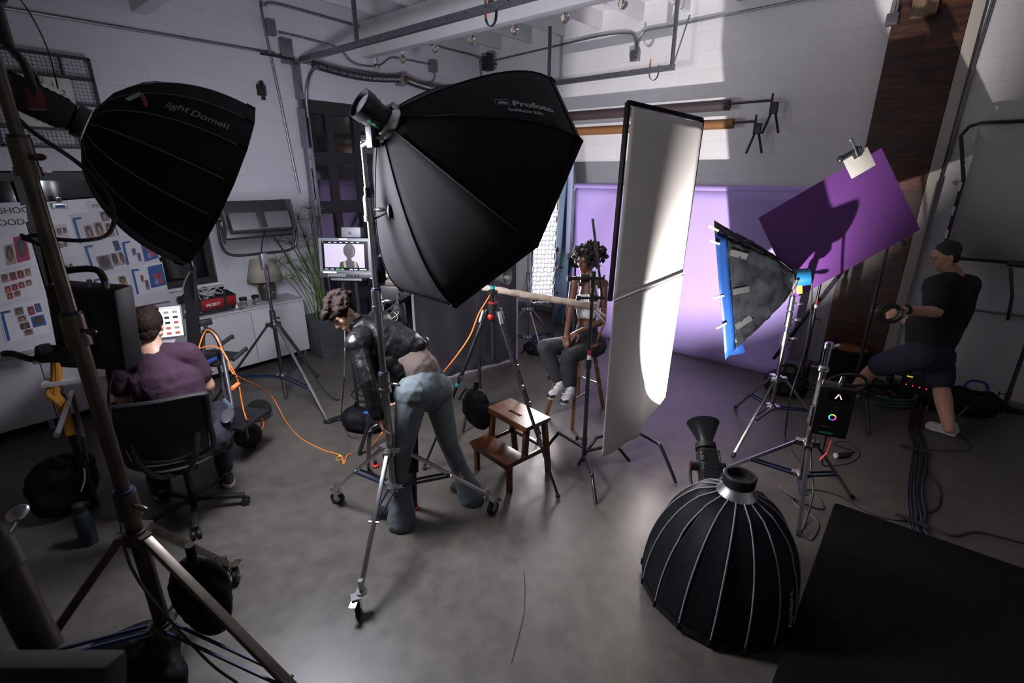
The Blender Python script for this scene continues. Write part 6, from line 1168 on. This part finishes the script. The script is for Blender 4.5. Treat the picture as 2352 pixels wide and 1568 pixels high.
for f, m in ((FL(975, 1076, .01), 1), (FL(1281, 1142, .01), 0), (V((-2.36, 3.20, .01)), 0)):
    d = (f-hub); d.z = 0; d.normalize(); a = hub+d*.045+V((0, 0, -.02)); q = MB()
    q.cyl(a, lerp(a, f, .42), .0155, BLK, n=12); q.cyl(lerp(a, f, .40), lerp(a, f, .72), .0125, BLK, n=12); q.cyl(lerp(a, f, .70), f+V((0, 0, .02)), .010, BLK, n=12); o = q.build('leg', t)
    for u in (.41, .71): MB().cyl(lerp(a, f, u-.015), lerp(a, f, u+.015), .021, BLKP, n=14).box(lerp(a, f, u)+V((.02, -.012, 0)), (.02, .018, .04), STL, None, .004).build('lock_ring', o)
    MB().ell(f+V((0, 0, .012)), (.019, .019, .017), RUB).build('rubber_foot', o); MB().bar(a+d*.03, a+d*.06+V((0, 0, -.09)), .03, .012, mat('light_grey_plastic', (.35, .35, .34), .5), bev=.004).build('leg_latch', o)
    if m: MB().cyl(lerp(a, f, .445), lerp(a, f, .465), .0175, TEAL, n=12).build('teal_tape', o)
c = DP(1152, 632, 3.95); t = thing('lamp_reflector', 'small round grey lamp reflector hanging below the octagonal softbox edge', 'reflector', c)
MB().lathe([(.04, -.06), (.05, -.02), (.075, .05), (.078, .055), (.072, .05), (.045, -.02)], c, V((.9, .2, .05)), mat('reflector_grey', (.22, .22, .23), .35, .8), 26, False).build('dish', t); MB().cyl(c-V((.10, .02, 0)), c-V((.04, .01, 0)), .032, BLKP).build('head', t)
# step stool
WAL = wood_mat('walnut_stain', (.045, .014, .006), (.16, .058, .022), (2, 9, 2), .28); P4 = [FL(1089, 1078), FL(1169, 1134), FL(1245, 1092), FL(1176, 1010)]
ex = (V((-.30, 0, 0))); A_, B_, C_ = P4[0], P4[1], P4[2]; ux = (B_-A_); wdt = ux.length; ux.normalize(); uy_ = (C_-B_); uy_ = (uy_-ux*uy_.dot(ux)).normalized()
S = lambda x, y, z: A_+ux*x*wdt+uy_*y+V((0, 0, z)); t = thing('step_stool', 'dark brown wooden two step stool with slotted top', 'step stool', A_)
DP_ = .40; RS = frame((0, 0, 1), uy_); MBX = lambda c, s, m=WAL, bev=.004: MB().box(c, s, m, Matrix((ux, uy_, V((0, 0, 1)))).transposed(), bev)
tp = MB(); zt_ = .50
for (x0, x1, y0, y1) in ((-.04, 1.04, .155, .235), (-.04, 1.04, .265, .405), (-.04, .34, .234, .266), (.66, 1.04, .234, .266)): tp.box(S((x0+x1)/2, (y0+y1)/2, zt_-.012), ((x1-x0)*wdt, y1-y0, .024), WAL, Matrix((ux, uy_, V((0, 0, 1)))).transposed())
tp.build('top_step', t); MBX(S(.5, .065, .25), (wdt*1.06, .19, .024)).build('lower_step', t)
for x in (.04, .96):
    MB().bar(S(x, .02, 0), S(x, .02, .24), .035, .035, WAL, up=uy_, bev=.003).build('leg', t); MB().bar(S(x, .17, .22), S(x, .19, .49), .035, .04, WAL, up=uy_, bev=.003).build('leg', t); MB().bar(S(x, .43, 0), S(x, .37, .49), .035, .04, WAL, up=uy_, bev=.003).build('leg', t)
    MB().bar(S(x, .0, .225), S(x, .42, .225), .022, .035, WAL, bev=.003).build('side_rail', t); MB().bar(S(x, .17, .465), S(x, .39, .465), .022, .035, WAL, bev=.003).build('side_rail', t)
for y, z in ((.0, .215), (.17, .46), (.40, .225), (.385, .46)): MB().bar(S(0, y, z), S(1, y, z), .035, .022, WAL, up=(0, 0, 1), bev=.003).build('cross_rail', t)
# bar stool
sc_ = V((-2.36, 3.82, 0)); OAK = wood_mat('oak_brown', (.10, .045, .018), (.24, .12, .05), (3, 3, 10), .4); t = thing('bar_stool', 'tall brown wooden bar stool with chrome foot ring under the seated woman', 'stool', sc_)
MB().lathe([(.001, .70), (.15, .70), (.175, .715), (.18, .735), (.17, .745), (.001, .74)], sc_, (0, 0, 1), OAK, 30).build('seat', t)
ft_ = [FL(1254, 955), FL(1314, 986), FL(1385, 935), FL(1328, 912)]
for i, f in enumerate(ft_): MB().bar(f, sc_+(f-sc_)*.45+V((0, 0, .71)), .030, .036, OAK, up=(f-sc_), bev=.005).build('leg', t)
rg = [sc_+(f-sc_)*.80+V((0, 0, .27)) for f in ft_]; MB().tube([lerp(rg[i], rg[(i+1) % 4], u) for i in range(4) for u in (.06, .5, .94)], .009, CHR, 8, closed=True, smooth=3).build('foot_ring', t)
MB().tube([sc_+V((.14, .05, .74)), sc_+V((.20, .08, .95)), sc_+V((.19, .07, 1.08))], .012, OAK, 8, smooth=4).build('back_post', t)
cable('floor_cable', [FL(955, 800, .01), FL(880, 830), FL(850, 860), FL(830, 885), FL(815, 895, .01), FL(808, 908), FL(825, 922), FL(855, 925), FL(868, 910, .01), FL(850, 893), FL(828, 892), FL(822, 905, .01), FL(850, 915)], .006, BLKP, 'black cable looped on the floor beyond the bending person')
cable('floor_cable', [FL(690, 825), FL(720, 812), FL(745, 810), FL(765, 795), FL(775, 785), FL(790, 790), FL(745, 822), FL(705, 800)], .006, BLKP, 'black cable lying around the foot of the square planter'); cable('hanging_cable', [DP(793, 690, 3.9), DP(792, 800, 3.85), DP(790, 880, 3.7), FL(785, 950, .02), FL(800, 1000), FL(835, 1002), FL(860, 975)], .005, BLKP, 'thin black cable hanging straight down left of the bending person'); cable('floor_cable', [FL(510, 860), FL(600, 845), FL(690, 825)], .006, BLKP, 'black cable along the bottom of the credenza')
# tubular black stand beneath the bending person's hands
t = thing('tube_stand', 'black bent tube frame with red feet held by the bending person', 'stand', FL(905, 1090)); q = MB()
q.tube([FL(846, 1075, .01), DP(848, 1010, 3.1), DP(855, 985, 3.05), DP(872, 975, 3.05)], .014, BLK, 10, smooth=4); q.build('tube', t); MB().tube([DP(948, 985, 3.2), DP(948, 1050, 3.2), FL(952, 1160, .03)], .022, BLK, 10).build('leg', t); MB().cyl(DP(948, 1000, 3.2), DP(949, 1085, 3.15), .034, BLKF).build('padded_sleeve', t)
for p in (FL(862, 1068, .012), FL(954, 1164, .012)): MB().ell(p, (.035, .03, .012), RED).box(p+V((0, 0, .02)), (.02, .02, .04), BLK).build('red_foot', t)
# ================================================================== right side
st5c = V((-.27, 3.56, .80)); Rb = Matrix.Rotation(radians(14), 3, 'Z'); W_ = lambda x, y, z: st5c+Rb @ V((x, y, z)); t = thing('control_box', 'black lamp control box with lit display and colour ring on the steel stand', 'power supply', st5c-V((0, 0, .2)))
MB().box(st5c, (.20, .13, .34), BLKP, Rb, .008).build('body', t); MB().box(W_(-.101, 0, .0), (.004, .11, .32), mat('side_grey', (.06, .062, .065), .5), Rb).build('side_panel', t); MB().box(W_(-.106, -.02, -.06), (.014, .06, .14), BLKP, Rb, .004).build('battery_mount', t)
MB().box(W_(.01, -.0665, .115), (.11, .002, .06), mat('display_black', (.004, .004, .006), .2), Rb).build('display', t); q = MB(); LW = mat('display_white', (.3, .3, .3), .4, emit=(1, 1, 1), estr=1.2); LR = mat('display_red', (.3, .1, .05), .4, emit=(1, .15, .03), estr=1.2)
q.bar(W_(-.008, -.068, .10), W_(.008, -.068, .132), .006, .001, LW, up=Rb @ V((0, 1, 0))); q.bar(W_(.010, -.068, .132), W_(.026, -.068, .10), .006, .001, LW, up=Rb @ V((0, 1, 0))); q.bar(W_(.010, -.0685, .132), W_(.015, -.0685, .122), .006, .001, LR, up=Rb @ V((0, 1, 0))); q.build('display_logo', t)
import colorsys
q = MB()
for k in range(18):
    a, b = k*2*pi/18, (k+1)*2*pi/18; c3 = colorsys.hsv_to_rgb(k/18, .9, 1); m = mat('ring_%d' % k, (.05, .05, .05), .4, emit=c3, estr=1.1)
    q.add([W_(.0+r_*cos(x), -.068, -.03+r_*sin(x)) for r_, x in ((.015, a), (.022, a), (.022, b), (.015, b))], [(0, 1, 2, 3)], m, False)
q.build('colour_ring', t); q = MB(); q.tube([W_(.012+.013*cos(k*pi/8), -.068, .028+.013*sin(k*pi/8)) for k in range(16)], .0012, GRYT, 5, closed=True); q.build('dial', t); MB().box(W_(-.015, -.0665, -.145), (.075, .002, .014), mat('teal_label', (.02, .20, .19), .5), Rb).build('teal_label', t); text('Aputure', .016, W_(-.05, -.067, -.105), Rb @ V((1, 0, 0)), (0, 0, 1), GRYT, 'lettering', t)
for x in (-.08, -.055): MB().cyl(W_(x, -.02, .165), W_(x, -.02, .20), .008, CHR, n=10).build('connector', t)
MB().tube([W_(-.05, .0, .20), W_(.02, .02, .235), W_(.12, .03, .24), W_(.15, .03, .20), W_(.10, .02, .175), W_(.02, .0, .18)], .010, BLKP, 8, smooth=5).build('corded_strap', t); MB().cyl(W_(.02, .03, .17), W_(.03, .03, .24), .014, CHR, n=14).build('cable_plug', t)
q = MB(); rt = [W_(-.02, -.02, -.17), W_(.03, -.03, -.20), W_(.02, -.04, -.30), W_(-.01, -.04, -.36)]; [q.bar(a, b+(b-a)*.05, .022, .002, mat('red_ribbon', (.5, .01, .02), .6), up=(1, .3, 0)) for a, b in zip(rt, rt[1:])]; q.build('red_ribbon', t)
MB().box(W_(-.07, .07, 0), (.04, .05, .06), CHR, Rb, .008).build('stand_clamp', t)
cable('power_cable', [W_(-.05, 0, -.17), FL(1868, 1010, .35), FL(1862, 1060, .25), FL(1868, 1130, .1), FL(1850, 1200, .01), FL(1842, 1225), FL(1865, 1240), FL(1880, 1200), FL(1835, 1165), FL(1822, 1150), FL(1828, 1145, .01)], .006, BLKP, 'black cable from the control box looping around the steel stand foot')
cable('power_cable', [W_(.0, 0, -.17), FL(1888, 1060, .2), FL(1905, 1070, .02), FL(1955, 1062), FL(1975, 1040), FL(1945, 1015), FL(1915, 1020), FL(1960, 1035, .01), FL(1940, 1045), FL(1915, 1047)], .006, BLKP, 'black cable looped on the floor right of the steel stand')
tag(MB().cyl(FL(1922, 1046, .02), FL(1950, 1043, .02), .022, BLKP).cyl(FL(1918, 1046, .02), FL(1928, 1045, .02), .021, PAP).build('power_connector'), 'fat black and white power connector on the floor by the steel stand', 'connector')
cable('power_cable', [FL(1790, 1118), FL(1835, 1150, .01), FL(1890, 1170), FL(1880, 1140), FL(1850, 1125), FL(1900, 1130), FL(1950, 1150), FL(1985, 1172), FL(2030, 1190), FL(2085, 1198)], .006, BLKP, 'black cable passing behind the steel stand to the taped cable run')
# carpeted platform
BCP = mat('black_carpet', (.0045, .0043, .0045), .95, bump=.5, bscale=180, spec=.1); x0, y1 = -.14, 3.66; q = MB()
q.box(((x0+2.4)/2, (y1-1.2)/2, .045), (2.4-x0, y1+1.2, .09), BCP, bev=.02); tag(q.build('carpeted_platform'), 'low black carpeted platform filling the bottom right corner', 'platform')
# cables taped down
bp = [FL(2105, 945, .02), FL(2100, 985, .01), FL(2112, 1025, .01), FL(2107, 1080, .01), FL(2100, 1130, .01), FL(2105, 1180, .01), FL(2112, 1222, .01), V((.48, 3.55, .01))]
for i, (dx, lab) in enumerate(((-.05, 'leftmost'), (-.03, 'second from left'), (-.01, 'middle left'), (.012, 'middle right'), (.032, 'second from right'), (.052, 'rightmost'))):
    rr = random.Random(i); cable('taped_cable', [p+RGT*(dx+rr.uniform(-.012, .012))+V((0, 0, .002)) for p in bp], .0095, BLKP, 'black cable in the taped bundle on the right, %s of six' % lab, group='taped bundle of floor cables')
cable('taped_cable', [FL(2120, 1060), FL(2142, 1100, .008), FL(2160, 1130), FL(2155, 1165), FL(2125, 1182), FL(2100, 1188)], .009, BLKP, 'black cable bowing out right of the taped bundle'); cable('floor_cable', [FL(2120, 1032), FL(2180, 1036), FL(2220, 1034), FL(2230, 1022), FL(2205, 1000), FL(2190, 990)], .007, BLKP, 'black cable from the taped bundle to behind the sneaker')
cable('floor_cable', [FL(2100, 1185), FL(2150, 1215), FL(2190, 1232), FL(2240, 1222), FL(2300, 1235), FL(2400, 1262)], .010, BLKP, 'thick black cable crossing to the right edge above the platform')
for a, b_, lab in (((2068, 1020), (2140, 1042), 'upper'), ((2058, 1180), (2132, 1210), 'lower')): tag(MB().bar(FL(*a, .024), FL(*b_, .024), .05, .002, TAPE, up=(0, 0, 1)).build('tape_strip'), 'black tape strip across the cable bundle, %s of two' % lab, 'tape')
# distro box
c = FL(2108, 932)+V((0, .12, .17)); Rz = Matrix.Rotation(radians(-8), 3, 'Z'); t = thing('power_distribution_box', 'black power distribution box with red lights behind the cable bundle', 'electrical box', c-V((0, 0, .17))); W_ = lambda x, y, z: c+Rz @ V((x, y, z))
MB().box(c, (.34, .26, .32), BLKP, Rz, .012).build('body', t); MB().tube([W_(-.17, 0, .08), W_(-.26, -.01, .08), W_(-.27, -.01, -.03), W_(-.17, 0, -.03)], .020, BLK, 8).build('handle', t); LRD = mat('red_light', (.3, .01, .01), .4, emit=(1, .02, .05), estr=2.5)
for i in range(5): MB().ell(W_(-.12+.055*i, -.132, .03), (.006, .003, .006), LRD).build('red_light', t)
for i in range(2): MB().ell(W_(.02+.05*i, -.132, .10), (.006, .003, .005), LRD).build('red_light', t)
MB().box(W_(-.10, -.131, .12), (.06, .003, .014), mat('yellow_label', (.4, .3, .02), .5, emit=(.8, .6, .05), estr=.6)).box(W_(-.02, -.131, -.08), (.02, .003, .04), mat('yellow_label2', (.5, .42, .05), .5)).build('yellow_label', t)
q = MB(); rr = random.Random(4); [q.cyl(W_(-.10+.05*i, -.14, -.10), W_(-.10+.05*i+rr.uniform(-.02, .02), -.22, -.14), .014, BLKP, n=8).cyl(W_(-.10+.05*i, -.20, -.13), W_(-.10+.05*i, -.225, -.14), .015, STL, n=8) for i in range(5)]; q.build('plugs', t)
GC = mat('teal_cable', (.012, .10, .085), .4)
c = FL(2038, 915, .02); q = MB(); rr = random.Random(7)
for i in range(8):
    ra, rb = rr.uniform(.24, .31), rr.uniform(.16, .21); q.tube([c+RGT*(ra*cos(k*pi/12))+V((-RGT.y, RGT.x, 0))*rb*sin(k*pi/12)*1.1+V((rr.uniform(-.004, .004), 0, .012*i)) for k in range(24)], .0085, GC if i % 2 else BLKP, 6, closed=True)
tag(q.build('cable_coil'), 'coil of teal and black cable on the floor behind the standing person', 'cable')
cable('teal_cable', [FL(1985, 880, .02), FL(2000, 888, .06), FL(2015, 900, .1)], .010, GC, 'short teal cable end running into the floor coil'); cable('teal_cable', [FL(2062, 880, .15), FL(2048, 872, .14), FL(2040, 895, .05), FL(2075, 915, .02)], .010, GC, 'teal cable looping from the coil to the distribution box')
cable('floor_cable', [BK(1990, 862, 6.62)+V((0, 0, .0)), V((.0, 6.6, .02)), V((.4, 6.6, .02)), V((.9, 6.6, .02)), V((1.6, 6.55, .02))], .02, BLKP, 'thick black cable along the base of the white wall')
# round bin with orange rim against the wood panel
c = FL(1935, 872); t = thing('metal_bin', 'black round bin with orange inside in front of the wood panel', 'bin', c); MB().lathe([(.17, 0), (.18, .01), (.185, .38), (.195, .40), (.185, .40), (.175, .38), (.17, .03), (.001, .03)], c, (0, 0, 1), BLK, 30, False).build('body', t); MB().lathe([(.172, .385), (.001, .33)], c, (0, 0, 1), mat('orange_lining', (.30, .09, .02), .7), 30).build('contents', t)
tag(MB().box(FL(1822, 870, .18)+V((0, .1, 0)), (.22, .22, .36), BLKP, None, .01).build('equipment_case'), 'black case standing at the right edge of the lavender backdrop', 'case')
# scrim frame and stand at the right edge
Ys = 6.45; G = lambda x, y: BK(x, y, Ys); t = thing('scrim_frame', 'large pale scrim in a rounded black tube frame at the right edge', 'scrim', G(2165, 590)); TL_, BL_2 = G(2221, 285), G(2163, 590); xr = 2.2
q = MB(); q.tube([V((xr, Ys, BL_2.z)), V((BL_2.x+.03, Ys, BL_2.z)), BL_2+V((0, 0, .03)), V((BL_2.x, Ys, 2.2)), V((TL_.x-.02, Ys, TL_.z-.10)), V((TL_.x+.02, Ys, TL_.z-.02)), V((TL_.x+.10, Ys, TL_.z+.005)), V((xr, Ys, TL_.z+.01))], .016, BLK, 8); q.build('tube_frame', t)
q = MB(); q.add([V((BL_2.x+.02, Ys, BL_2.z+.01)), V((xr, Ys, BL_2.z+.01)), V((xr, Ys, TL_.z-.01)), V((BL_2.x+.02, Ys, TL_.z-.01))], [(0, 1, 2, 3)], mat('scrim_fabric', (.42, .41, .40), .9), False); q.build('fabric', t, solid=.003)
for i in range(5): MB().bar(V((BL_2.x-.012, Ys-.01, BL_2.z+.18+.22*i)), V((BL_2.x-.012, Ys-.01, BL_2.z+.26+.22*i)), .035, .02, WHT).build('tie', t)
cstand('dark steel stand leaning up to the scrim at the right edge', (.86, 6.30), 1.75, [(.55, 6.1), (1.2, 6.0), (.9, 6.62)], m=mat('old_steel', (.07, .06, .05), .45, .7), tape=((.55, BLUE),))
t = thing('grip_clamp', 'grey clamp joining the scrim frame to its stand at the right edge', 'clamp', BK(2335, 606, 6.35)); c = BK(2335, 606, 6.35); MB().cyl(c-V((.06, 0, 0)), c+V((.1, 0, 0)), .03, mat('old_steel', (.07, .06, .05), .45, .7)).build('head', t); MB().tube([c+V((-.03, 0, -.04)), BK(2325, 680, 6.3), BK(2315, 735, 6.3)], .014, BLK, 8).build('rod', t)
MB().cyl(V((.35, 6.66, .95)), V((2.4, 6.66, .95)), .012, GALV).build('trim_5', kind='structure')
